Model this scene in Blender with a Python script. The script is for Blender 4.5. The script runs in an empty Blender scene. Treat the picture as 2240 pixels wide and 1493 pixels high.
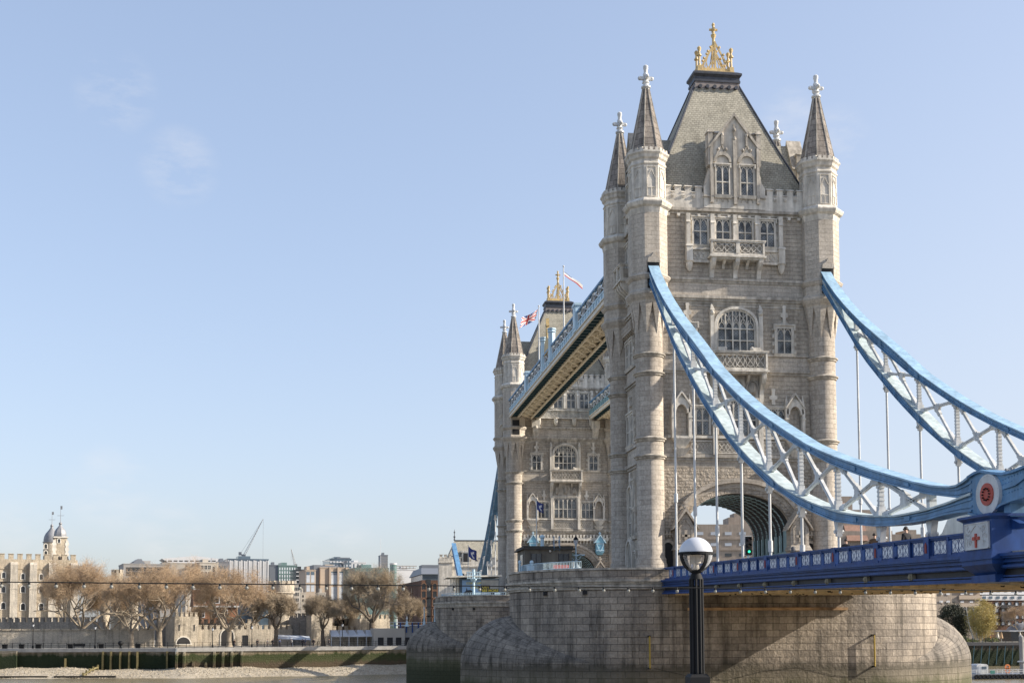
import bpy, math, random
from mathutils import Vector, Matrix
R = math.radians
PI = math.pi
D = bpy.data
scene = bpy.context.scene
COL = scene.collection

# ------------------------------------------------------------------ camera, sky, sun, exposure
CAM = Vector((-34.306, -110.378, 9.390))
YAW, PITCH, ROLL, FPX, PPY = 0.138969, 0.068901, -0.004293, 2800.0, 1180.6
fw = Vector((math.sin(YAW)*math.cos(PITCH), math.cos(YAW)*math.cos(PITCH), math.sin(PITCH)))
rt = Vector((math.cos(YAW), -math.sin(YAW), 0)); up = rt.cross(fw)
rt, up = rt*math.cos(ROLL)+up*math.sin(ROLL), -rt*math.sin(ROLL)+up*math.cos(ROLL)
cd = D.cameras.new('camera'); cam = D.objects.new('camera', cd); COL.objects.link(cam)
cam.matrix_world = Matrix(((rt.x, up.x, -fw.x, CAM.x), (rt.y, up.y, -fw.y, CAM.y), (rt.z, up.z, -fw.z, CAM.z), (0, 0, 0, 1)))
cd.sensor_width = 36; cd.lens = FPX/2240*36; cd.shift_y = (PPY-746.5)/2240
cd.clip_start = 0.5; cd.clip_end = 6000
scene.camera = cam
SUN_AZ, SUN_EL = R(101), R(27.5)
w = D.worlds.new('World'); scene.world = w; w.use_nodes = True
nt = w.node_tree; nt.nodes.clear()
sk = nt.nodes.new('ShaderNodeTexSky'); sk.sky_type = 'NISHITA'; sk.sun_disc = False
sk.sun_elevation = SUN_EL; sk.sun_rotation = SUN_AZ; sk.air_density = 1.0; sk.dust_density = 2.0; sk.ozone_density = 1.4
tc = nt.nodes.new('ShaderNodeTexCoord')
mpw = nt.nodes.new('ShaderNodeMapping'); mpw.inputs['Scale'].default_value = (1.0, 1.0, 2.6)
nz = nt.nodes.new('ShaderNodeTexNoise'); nz.inputs['Scale'].default_value = 22.0; nz.inputs['Detail'].default_value = 8; nz.inputs['Roughness'].default_value = 0.62
rp = nt.nodes.new('ShaderNodeValToRGB'); rp.color_ramp.elements[0].position = 0.42; rp.color_ramp.elements[1].position = 0.85
rp.color_ramp.elements[1].color = (0.38, 0.38, 0.38, 1)
mxw = nt.nodes.new('ShaderNodeMixRGB'); mxw.inputs['Color2'].default_value = (4.2, 4.2, 4.3, 1)
tint = nt.nodes.new('ShaderNodeMixRGB'); tint.blend_type = 'MULTIPLY'; tint.inputs['Fac'].default_value = 1; tint.inputs['Color2'].default_value = (1.72, 1.77, 1.98, 1)
gm = nt.nodes.new('ShaderNodeGamma'); gm.inputs['Gamma'].default_value = 0.57   # a hazier, flatter spring sky
bg = nt.nodes.new('ShaderNodeBackground'); bg.inputs['Strength'].default_value = 0.12
ow = nt.nodes.new('ShaderNodeOutputWorld')
L = nt.links.new
def wdot(vec):
    n = nt.nodes.new('ShaderNodeVectorMath'); n.operation = 'DOT_PRODUCT'; n.inputs[1].default_value = vec; nt.links.new(tc.outputs['Generated'], n.inputs[0]); return n.outputs['Value']
def wmap(sock, a, b, lo=0.0, hi=1.0):
    n = nt.nodes.new('ShaderNodeMapRange'); n.interpolation_type = 'SMOOTHSTEP'; n.inputs[1].default_value = a; n.inputs[2].default_value = b; n.inputs[3].default_value = lo; n.inputs[4].default_value = hi; nt.links.new(sock, n.inputs[0]); return n.outputs[0]
def wmath(op, a, b):
    n = nt.nodes.new('ShaderNodeMath'); n.operation = op
    for i, q in enumerate((a, b)):
        if isinstance(q, (int, float)): n.inputs[i].default_value = q
        else: nt.links.new(q, n.inputs[i])
    return n.outputs[0]
# pale air towards the sun and the horizon
glow = wmath('MULTIPLY', wmap(wdot((math.sin(SUN_AZ), math.cos(SUN_AZ), 0)), -.25, .75, 0, .75), wmap(wdot((0, 0, 1)), .02, .55, 1, .15))
gmx = nt.nodes.new('ShaderNodeMixRGB'); gmx.inputs['Color2'].default_value = (3.3, 3.55, 3.95, 1); nt.links.new(glow, gmx.inputs['Fac'])
# a few small wisps, each at its own bearing
puffs = None
for az, el, r_ in ((-9.6, 22.3, 1.9), (-6.9, 19.6, 1.9), (-9.5, 6.0, 2.2), (-7.2, 4.0, 2.0), (-14, 3.6, 2.4), (0.0, 3.4, 2.2), (20.6, 21.6, 1.6), (22.6, 20.6, 1.6)):
    a_, e_ = math.radians(az), math.radians(el)
    p_ = wmap(wdot((math.sin(a_)*math.cos(e_), math.cos(a_)*math.cos(e_), math.sin(e_))), math.cos(math.radians(r_)), math.cos(math.radians(r_*.15)))
    puffs = p_ if puffs is None else wmath('MAXIMUM', puffs, p_)
L(tc.outputs['Generated'], mpw.inputs['Vector']); L(mpw.outputs['Vector'], nz.inputs['Vector']); L(nz.outputs['Fac'], rp.inputs['Fac'])
L(sk.outputs['Color'], gm.inputs['Color']); L(gm.outputs['Color'], tint.inputs['Color1']); L(tint.outputs['Color'], gmx.inputs['Color1']); L(gmx.outputs['Color'], mxw.inputs['Color1']); L(wmath('MULTIPLY', wmath('MULTIPLY', rp.outputs['Color'], puffs), 1.15), mxw.inputs['Fac'])
L(mxw.outputs['Color'], bg.inputs['Color']); L(bg.outputs['Background'], ow.inputs['Surface'])
sl = D.lights.new('sun', 'SUN'); sl.energy = 5.0; sl.angle = R(0.5); sl.color = (1.0, 0.90, 0.76)
so = D.objects.new('sun', sl); COL.objects.link(so); so.location = (200, -60, 200)
sdir = Vector((math.sin(SUN_AZ)*math.cos(SUN_EL), math.cos(SUN_AZ)*math.cos(SUN_EL), math.sin(SUN_EL)))
so.rotation_euler = sdir.to_track_quat('Z', 'Y').to_euler()
vs = scene.view_settings; vs.view_transform = 'Standard'; vs.look = 'None'; vs.exposure = 0.82; vs.gamma = 1
scene.render.engine = 'CYCLES'

# ------------------------------------------------------------------ geometry helpers
def at(u, v, Y):
    """point of the plane y=Y seen at photo pixel (u, v): used to read true places off the photograph"""
    d = fw + rt*((u-1120)/FPX) - up*((v-PPY)/FPX)
    return CAM + d*((Y-CAM.y)/d.y)
OFF = {}
class MB:
    def __init__(s, T=None): s.v = []; s.f = []; s.uv = []; s.sm = []; s.T = T
    def add(s, pts, faces, uvs=None, smooth=False):
        n = len(s.v)
        s.v += [s.T(*p) for p in pts] if s.T else [tuple(p) for p in pts]
        for i, f in enumerate(faces):
            s.f.append([k+n for k in f]); s.uv.append(uvs[i] if uvs else None); s.sm.append(smooth)
        return s
    def box(s, x0, x1, y0, y1, z0, z1):
        if x0 > x1: x0, x1 = x1, x0
        if y0 > y1: y0, y1 = y1, y0
        if z0 > z1: z0, z1 = z1, z0
        return s.add([(x0,y0,z0),(x1,y0,z0),(x1,y1,z0),(x0,y1,z0),(x0,y0,z1),(x1,y0,z1),(x1,y1,z1),(x0,y1,z1)],
              [(0,3,2,1),(4,5,6,7),(0,1,5,4),(1,2,6,5),(2,3,7,6),(3,0,4,7)])
    def frus(s, a, b, z0, z1):
        (x0,x1,y0,y1), (X0,X1,Y0,Y1) = a, b
        return s.add([(x0,y0,z0),(x1,y0,z0),(x1,y1,z0),(x0,y1,z0),(X0,Y0,z1),(X1,Y0,z1),(X1,Y1,z1),(X0,Y1,z1)],
              [(0,3,2,1),(4,5,6,7),(0,1,5,4),(1,2,6,5),(2,3,7,6),(3,0,4,7)])
    def prism(s, poly, a, b, ax='y'):
        """polygon extruded along ax; poly = (x,z) for y, (y,z) for x, (x,y) for z"""
        g = {'y': lambda p, t: (p[0], t, p[1]), 'x': lambda p, t: (t, p[0], p[1]), 'z': lambda p, t: (p[0], p[1], t)}[ax]
        n = len(poly); pts = [g(p, a) for p in poly]+[g(p, b) for p in poly]
        fs = [tuple(range(n)), tuple(range(2*n-1, n-1, -1))]+[(i, i+n, (i+1) % n+n, (i+1) % n) for i in range(n)]
        return s.add(pts, fs)
    def strip(s, A, B, a, b):
        """ring between outlines A and B (x,z lists of equal length), extruded from y=a to y=b"""
        n = len(A); pts = [(p[0], a, p[1]) for p in A]+[(p[0], a, p[1]) for p in B]+[(p[0], b, p[1]) for p in A]+[(p[0], b, p[1]) for p in B]
        fs = []
        for i in range(n-1):
            fs += [(i, i+1, n+i+1, n+i), (2*n+i+1, 2*n+i, 3*n+i, 3*n+i+1), (i, 2*n+i, 2*n+i+1, i+1), (n+i, n+i+1, 3*n+i+1, 3*n+i)]
        for i in (0, n-1): fs.append((i, n+i, 3*n+i, 2*n+i))
        return s.add(pts, fs)
    def tube(s, p0, p1, r0, r1=None, n=6, smooth=True):
        p0 = Vector(p0); p1 = Vector(p1); r1 = r0 if r1 is None else r1
        d = (p1-p0); ln = d.length
        if ln < 1e-6: return s
        d /= ln; a = d.cross(Vector((0,0,1))) if abs(d.z) < .95 else d.cross(Vector((1,0,0))); a.normalize(); b = d.cross(a)
        pts = []
        for P, r in ((p0, r0), (p1, r1)):
            for i in range(n):
                t = 2*PI*i/n; q = P+a*(r*math.cos(t))+b*(r*math.sin(t)); pts.append((q.x, q.y, q.z))
        fs = [(i, (i+1) % n, (i+1) % n+n, i+n) for i in range(n)]
        if n > 3: fs += [tuple(range(n-1, -1, -1)), tuple(range(n, 2*n))]
        return s.add(pts, fs, None, smooth and n > 4)
    def path(s, P, r, n=5):
        for a, b in zip(P, P[1:]): s.tube(a, b, r, r, n)
        return s
    def bar(s, p0, p1, w, h, side=(0,1,0)):
        """square bar p0-p1, w along side, h across"""
        p0 = Vector(p0); p1 = Vector(p1); d = (p1-p0).normalized(); sd = Vector(side); sd = (sd-d*sd.dot(d)).normalized(); u = d.cross(sd)
        pts = []
        for P in (p0, p1):
            for a, b in ((-1,-1),(1,-1),(1,1),(-1,1)):
                q = P+sd*(a*w/2)+u*(b*h/2); pts.append((q.x, q.y, q.z))
        return s.add(pts, [(0,3,2,1),(4,5,6,7),(0,1,5,4),(1,2,6,5),(2,3,7,6),(3,0,4,7)])
    def lathe(s, cx, cy, prof, n=24, ph=0, smooth=True, caps=True):
        k = len(prof); pts = []
        for r, z in prof:
            for i in range(n):
                t = 2*PI*i/n+ph; pts.append((cx+r*math.cos(t), cy+r*math.sin(t), z))
        R0 = max(p[0] for p in prof); fs = []; uv = []
        acc = [0]
        for j in range(1, k): acc.append(acc[-1]+math.hypot(prof[j][0]-prof[j-1][0], prof[j][1]-prof[j-1][1]))
        z0 = prof[0][1]
        for j in range(k-1):
            for i in range(n):
                fs.append((j*n+i, j*n+(i+1) % n, (j+1)*n+(i+1) % n, (j+1)*n+i))
                a, b = 2*PI*i/n*R0, 2*PI*(i+1)/n*R0
                uv.append(((a, z0+acc[j]), (b, z0+acc[j]), (b, z0+acc[j+1]), (a, z0+acc[j+1])))
        if caps:
            fs.append(tuple(range(n-1, -1, -1))); uv.append(None)
            fs.append(tuple(range((k-1)*n, k*n))); uv.append(None)
        return s.add(pts, fs, uv, smooth)
    def oct(s, cx, cy, prof):
        c = math.cos(PI/8); return s.lathe(cx, cy, [(r/c, z) for r, z in prof], 8, PI/8, False)
    def ball(s, c, r, n=12, m=8, sz=1):
        return s.lathe(c[0], c[1], [(max(.001, r*math.sin(PI*j/m)), c[2]-r*sz*math.cos(PI*j/m)) for j in range(m+1)], n)
    def build(s, name, mat, parent=None, smooth=None, angle=35):
        off = OFF[parent] if parent else Vector((0,0,0))
        me = D.meshes.new(name); me.from_pydata([(p[0]-off.x, p[1]-off.y, p[2]-off.z) for p in s.v], [], s.f)
        uvl = me.uv_layers.new(name='UVMap'); data = [0.0]*(2*len(me.loops)); i = 0
        for poly, uv in zip(me.polygons, s.uv):
            if uv is None:
                n = poly.normal
                if abs(n.z) > .8: uv = [(s.v[k][0], s.v[k][1]) for k in poly.vertices]
                else:
                    h = math.hypot(n.x, n.y); tx, ty = -n.y/h, n.x/h
                    sc = 1/max(.3, h)
                    uv = [(s.v[k][0]*tx+s.v[k][1]*ty, s.v[k][2]*sc) for k in poly.vertices]
            for q in uv: data[i] = q[0]; data[i+1] = q[1]; i += 2
        uvl.data.foreach_set('uv', data)
        sm = s.sm if smooth is None else [smooth]*len(s.f)
        me.polygons.foreach_set('use_smooth', sm)
        if any(sm): me.set_sharp_from_angle(angle=R(angle))
        me.materials.append(mat); me.update()
        o = D.objects.new(name, me); COL.objects.link(o)
        if parent: o.parent = parent
        OFF[o] = off
        return o
def tag(o, label=None, cat=None, group=None, kind=None):
    if label: o['label'] = label
    if cat: o['category'] = cat
    if group: o['group'] = group
    if kind: o['kind'] = kind
    return o
def thing(name, loc, label, cat, group=None):
    o = D.objects.new(name, None); COL.objects.link(o); o.location = loc; o.empty_display_size = .5
    OFF[o] = Vector(loc); return tag(o, label, cat, group)
def struct(o): o['kind'] = 'structure'; return o
KIDS = lambda o: list(o.children)
def copy_tree(o, parent=None, skip=()):
    c = o.copy(); COL.objects.link(c); c.parent = parent; OFF[c] = OFF[o]
    for ch in KIDS(o):
        if ch not in skip: copy_tree(ch, c, skip)
    return c

# ------------------------------------------------------------------ materials
def newmat(name):
    m = D.materials.new(name); m.use_nodes = True; nt = m.node_tree
    return m, nt, nt.nodes['Principled BSDF'], nt.nodes.new, nt.links.new
def N(nt, t, **kw):
    n = nt.nodes.new(t)
    for k, v in kw.items(): n.inputs[k.replace('_', ' ')].default_value = v
    return n
def c4(c): return (c[0], c[1], c[2], 1)
def plain(name, col, rough=.6, metal=0, var=.12, scale=3, bump=0, spec=.5, streak=0):
    m, nt, b, new, ln = newmat(name)
    b.inputs['Roughness'].default_value = rough; b.inputs['Metallic'].default_value = metal; b.inputs['Specular IOR Level'].default_value = spec
    tcn = new('ShaderNodeTexCoord'); no = N(nt, 'ShaderNodeTexNoise', Scale=scale, Detail=6.0, Roughness=.6)
    ln(tcn.outputs['Object'], no.inputs['Vector'])
    r = new('ShaderNodeValToRGB'); r.color_ramp.elements[0].position = .3; r.color_ramp.elements[1].position = .72
    r.color_ramp.elements[0].color = c4([x*(1-var*1.4) for x in col]); r.color_ramp.elements[1].color = c4([min(1, x*(1+var)) for x in col])
    ln(no.outputs['Fac'], r.inputs['Fac']); out = r.outputs['Color']
    if streak:
        mp = new('ShaderNodeMapping'); mp.inputs['Scale'].default_value = (2.2, 2.2, .22); ln(tcn.outputs['Object'], mp.inputs['Vector'])
        n2 = N(nt, 'ShaderNodeTexNoise', Scale=1.4, Detail=5.0); ln(mp.outputs['Vector'], n2.inputs['Vector'])
        r2 = new('ShaderNodeValToRGB'); r2.color_ramp.elements[0].position = .38; r2.color_ramp.elements[1].position = .62
        r2.color_ramp.elements[0].color = (1-streak, 1-streak, 1-streak, 1); ln(n2.outputs['Fac'], r2.inputs['Fac'])
        mx = new('ShaderNodeMixRGB'); mx.blend_type = 'MULTIPLY'; mx.inputs['Fac'].default_value = 1
        ln(out, mx.inputs['Color1']); ln(r2.outputs['Color'], mx.inputs['Color2']); out = mx.outputs['Color']
    ln(out, b.inputs['Base Color'])
    if bump:
        bp = N(nt, 'ShaderNodeBump', Strength=bump, Distance=.05); n3 = N(nt, 'ShaderNodeTexNoise', Scale=scale*4, Detail=6.0); ln(tcn.outputs['Object'], n3.inputs['Vector'])
        ln(n3.outputs['Fac'], bp.inputs['Height']); ln(bp.outputs['Normal'], b.inputs['Normal'])
    return m
def masonry(name, c1, c2, mortar, bw, bh, ms=.012, rock=.3, stain=.35, dist=.04, tide=None, rough=.9, patch=None, bias=0):
    m, nt, b, new, ln = newmat(name); b.inputs['Roughness'].default_value = rough; b.inputs['Specular IOR Level'].default_value = .25
    tcn = new('ShaderNodeTexCoord'); br = new('ShaderNodeTexBrick')
    br.inputs['Color1'].default_value = c4(c1); br.inputs['Color2'].default_value = c4(c2); br.inputs['Mortar'].default_value = c4(mortar)
    br.inputs['Scale'].default_value = 1; br.inputs['Mortar Size'].default_value = ms; br.inputs['Mortar Smooth'].default_value = .3
    br.inputs['Brick Width'].default_value = bw; br.inputs['Row Height'].default_value = bh; br.inputs['Bias'].default_value = bias
    ln(tcn.outputs['UV'], br.inputs['Vector'])
    out = br.outputs['Color']
    def mul(fac_out, lo, p0, p1, hi=(1,1,1)):
        nonlocal out
        r = new('ShaderNodeValToRGB'); r.color_ramp.elements[0].position = p0; r.color_ramp.elements[1].position = p1
        r.color_ramp.elements[0].color = c4(lo); r.color_ramp.elements[1].color = c4(hi); ln(fac_out, r.inputs['Fac'])
        mx = new('ShaderNodeMixRGB'); mx.blend_type = 'MULTIPLY'; mx.inputs['Fac'].default_value = 1
        ln(out, mx.inputs['Color1']); ln(r.outputs['Color'], mx.inputs['Color2']); out = mx.outputs['Color']
    n1 = N(nt, 'ShaderNodeTexNoise', Scale=.35, Detail=8.0, Roughness=.65); ln(tcn.outputs['Object'], n1.inputs['Vector'])
    mul(n1.outputs['Fac'], (1-stain, 1-stain*.97, 1-stain*.9), .32, .62)
    mp = new('ShaderNodeMapping'); mp.inputs['Scale'].default_value = (1.6, 1.6, .13); ln(tcn.outputs['Object'], mp.inputs['Vector'])
    n2 = N(nt, 'ShaderNodeTexNoise', Scale=.9, Detail=6.0, Roughness=.6); ln(mp.outputs['Vector'], n2.inputs['Vector'])
    mul(n2.outputs['Fac'], (1-stain*1.1,)*3, .36, .52)
    n3 = N(nt, 'ShaderNodeTexNoise', Scale=6.0, Detail=5.0); ln(tcn.outputs['Object'], n3.inputs['Vector'])
    mul(n3.outputs['Fac'], (.82, .81, .8), .35, .65, (1.08, 1.07, 1.06))
    if tide:
        sep = new('ShaderNodeSeparateXYZ'); geo = new('ShaderNodeNewGeometry'); ln(geo.outputs['Position'], sep.inputs['Vector'])
        jit = new('ShaderNodeMath'); jit.operation = 'MULTIPLY_ADD'; ln(n2.outputs['Fac'], jit.inputs[0]); jit.inputs[1].default_value = tide.get('jit', 2.0); ln(sep.outputs['Z'], jit.inputs[2])
        jj = new('ShaderNodeMath'); jj.operation = 'MULTIPLY_ADD'; ln(n1.outputs['Fac'], jj.inputs[0]); jj.inputs[1].default_value = tide.get('jit', 2.0); ln(jit.outputs[0], jj.inputs[2])
        mr = new('ShaderNodeMapRange'); ln(jj.outputs[0], mr.inputs['Value']); mr.inputs['From Min'].default_value = tide['z0']; mr.inputs['From Max'].default_value = tide['z1']
        r = new('ShaderNodeValToRGB'); els = r.color_ramp.elements
        st = tide['stops']; els[0].position, els[0].color = st[0][0], st[0][1]; els[1].position, els[1].color = st[-1][0], st[-1][1]
        for p, c in st[1:-1]: e = els.new(p); e.color = c
        ln(mr.outputs['Result'], r.inputs['Fac'])
        mx = new('ShaderNodeMixRGB'); ln(r.outputs['Alpha'], mx.inputs['Fac']); ln(out, mx.inputs['Color1']); ln(r.outputs['Color'], mx.inputs['Color2']); out = mx.outputs['Color']
    ln(out, b.inputs['Base Color'])
    ad = new('ShaderNodeMath'); ad.operation = 'MULTIPLY_ADD'; n4 = N(nt, 'ShaderNodeTexNoise', Scale=3.2, Detail=5.0, Roughness=.6); ln(tcn.outputs['Object'], n4.inputs['Vector'])
    inv = new('ShaderNodeMath'); inv.operation = 'SUBTRACT'; inv.inputs[0].default_value = 1; ln(br.outputs['Fac'], inv.inputs[1])
    ln(n4.outputs['Fac'], ad.inputs[0]); ad.inputs[1].default_value = rock*2; ln(inv.outputs[0], ad.inputs[2])
    bp = N(nt, 'ShaderNodeBump', Strength=.9, Distance=dist); ln(ad.outputs[0], bp.inputs['Height']); ln(bp.outputs['Normal'], b.inputs['Normal'])
    return m
M = {}
M['granite'] = masonry('granite_ashlar', (.53,.47,.39), (.45,.40,.335), (.385,.34,.285), .95, .36, .018, .5, .2, .05)
M['rock'] = masonry('rock_faced_granite', (.53,.465,.385), (.43,.375,.31), (.32,.28,.23), .62, .27, .024, 1.6, .18, .11)
M['ashlar'] = masonry('turret_stone', (.58,.525,.45), (.505,.455,.39), (.445,.40,.34), .85, .38, .02, .18, .17, .02)
M['shaft'] = masonry('shaft_granite', (.53,.475,.405), (.435,.385,.325), (.385,.34,.285), 1.0, .42, .022, .22, .17, .02)
M['port'] = plain('portland_stone', (.68,.635,.56), .85, 0, .16, 1.6, .25, .25, .3)
M['trim'] = plain('weathered_trim', (.51,.465,.40), .9, 0, .28, 1.4, .3, .25, .35)
M['pier'] = masonry('pier_granite', (.48,.415,.34), (.33,.285,.235), (.15,.13,.108), 1.15, .54, .02, .7, .46, .06,
    tide=dict(z0=4.5, z1=12.5, jit=1.3, stops=[(0, (.055,.058,.032,1)), (.18, (.085,.085,.045,.9)), (.27, (.13,.115,.08,.7)), (.38, (.05,.046,.034,.75)), (.46, (.1,.09,.075,.12)), (1, (.2,.18,.15,0))]))
M['dome'] = masonry('cutwater_granite', (.34,.30,.25), (.255,.225,.19), (.16,.14,.115), 1.8, .72, .03, .12, .5, .03,
    tide=dict(z0=4.5, z1=12.5, jit=1.3, stops=[(0, (.07,.085,.03,1)), (.18, (.09,.1,.04,.9)), (.3, (.14,.125,.08,.6)), (.38, (.06,.055,.045,.6)), (.46, (.1,.09,.075,.1)), (1, (.2,.18,.15,0))]))
M['slate'] = masonry('green_slate', (.46,.435,.36), (.375,.355,.295), (.24,.225,.185), .34, .22, .018, .25, .18, .03)
M['spire'] = masonry('stone_spire_slabs', (.37,.325,.285), (.27,.24,.21), (.13,.115,.1), .85, .55, .02, .35, .45, .05)
M['lead'] = plain('lead', (.06,.065,.08), .5, .3, .3, 2)
M['leadpale'] = plain('pale_lead', (.27,.275,.29), .55, .2, .15, .5, 0, .5, .2)
M['gold'] = plain('gold_paint', (.58,.43,.20), .6, .03, .25, 2.5, .1)
M['cream'] = plain('cream_stone', (.70,.66,.58), .75, 0, .12, 2)
M['glass'] = None
def leaded(name, base, line, scale, rough=.12):
    m, nt, b, new, ln = newmat(name); b.inputs['Roughness'].default_value = rough; b.inputs['Specular IOR Level'].default_value = .5
    tcn = new('ShaderNodeTexCoord'); mp = new('ShaderNodeMapping'); mp.inputs['Rotation'].default_value = (0, 0, PI/4); mp.inputs['Scale'].default_value = (scale,)*3
    ln(tcn.outputs['UV'], mp.inputs['Vector']); br = new('ShaderNodeTexBrick'); br.offset = 0; ln(mp.outputs['Vector'], br.inputs['Vector'])
    for k, v in (('Scale', 1), ('Mortar Size', .09), ('Brick Width', 1), ('Row Height', 1)): br.inputs[k].default_value = v
    br.inputs['Color1'].default_value = c4(base); br.inputs['Color2'].default_value = c4([x*1.9 for x in base]); br.inputs['Mortar'].default_value = c4(line)
    ln(br.outputs['Color'], b.inputs['Base Color'])
    vn = N(nt, 'ShaderNodeTexNoise', Scale=1.1, Detail=3.0); ln(tcn.outputs['Object'], vn.inputs['Vector']); vr = new('ShaderNodeValToRGB'); vr.color_ramp.elements[0].position = .35; vr.color_ramp.elements[1].position = .65; vr.color_ramp.elements[0].color = (.25,.25,.25,1); vr.color_ramp.elements[1].color = (1.9,1.9,1.8,1); ln(vn.outputs['Fac'], vr.inputs['Fac'])
    vm = new('ShaderNodeMixRGB'); vm.blend_type = 'MULTIPLY'; vm.inputs['Fac'].default_value = 1; ln(br.outputs['Color'], vm.inputs['Color1']); ln(vr.outputs['Color'], vm.inputs['Color2']); ln(vm.outputs['Color'], b.inputs['Base Color'])
    no = N(nt, 'ShaderNodeTexNoise', Scale=2.5, Detail=2.0); ln(tcn.outputs['Object'], no.inputs['Vector'])
    bp = N(nt, 'ShaderNodeBump', Strength=.3, Distance=.05); ln(no.outputs['Fac'], bp.inputs['Height']); ln(bp.outputs['Normal'], b.inputs['Normal'])
    return m
M['glass'] = leaded('leaded_glass', (.045,.052,.062), (.16,.16,.155), 5.5)
M['dark'] = plain('dark_opening', (.012,.012,.014), .7, 0, .1)
M['blue'] = plain('chain_blue_paint', (.13,.285,.48), .5, 0, .2, .9, .05, .4, .25)
M['paleblue'] = plain('pale_blue_paint', (.50,.66,.76), .45, 0, .1, .9, 0, .5, .12)
M['white'] = plain('white_paint', (.64,.65,.65), .5, 0, .12, 1.2, 0, .4, .18)
M['royal'] = plain('royal_blue_paint', (.02,.068,.235), .5, 0, .2, 1.2, .05, .3, .22)
M['navy'] = plain('dark_girder', (.028,.026,.032), .55, 0, .3, 1.2, 0, .4, .3)
M['teal'] = plain('teal_paint', (.012,.06,.085), .5, 0, .2, 1, 0, .4)
M['tealpale'] = plain('pale_teal_paint', (.22,.36,.40), .5, 0, .15, 1, 0, .4)
M['red'] = plain('red_paint', (.45,.055,.03), .5, 0, .1)
M['buff'] = plain('buff_soffit', (.72,.58,.38), .7, 0, .2, 1.0, .1, .3, .1)
M['latt'] = plain('cream_lattice_paint', (.86,.78,.63), .65, 0, .12, 1)
M['shield'] = plain('shield_red', (.27,.035,.025), .6)
M['black'] = plain('black_paint', (.008,.009,.011), .7, 0, .15, 4, 0, .25)
M['flange'] = plain('flange_blue_sunlit', (.33,.50,.65), .5, 0, .18, .9, .05, .4, .2)  # paler than the chord blue, partly sun and sky light put into the colour
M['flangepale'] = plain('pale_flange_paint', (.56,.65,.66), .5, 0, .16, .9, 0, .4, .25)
M['panelwhite'] = plain('panel_white', (.84,.85,.86), .5, 0, .03)
M['rib'] = plain('rib_teal', (.42,.58,.60), .5, 0, .1)
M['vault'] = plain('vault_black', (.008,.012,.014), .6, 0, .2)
M['asphalt'] = plain('asphalt', (.05,.05,.052), .9, 0, .2, 2, .2)
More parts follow.
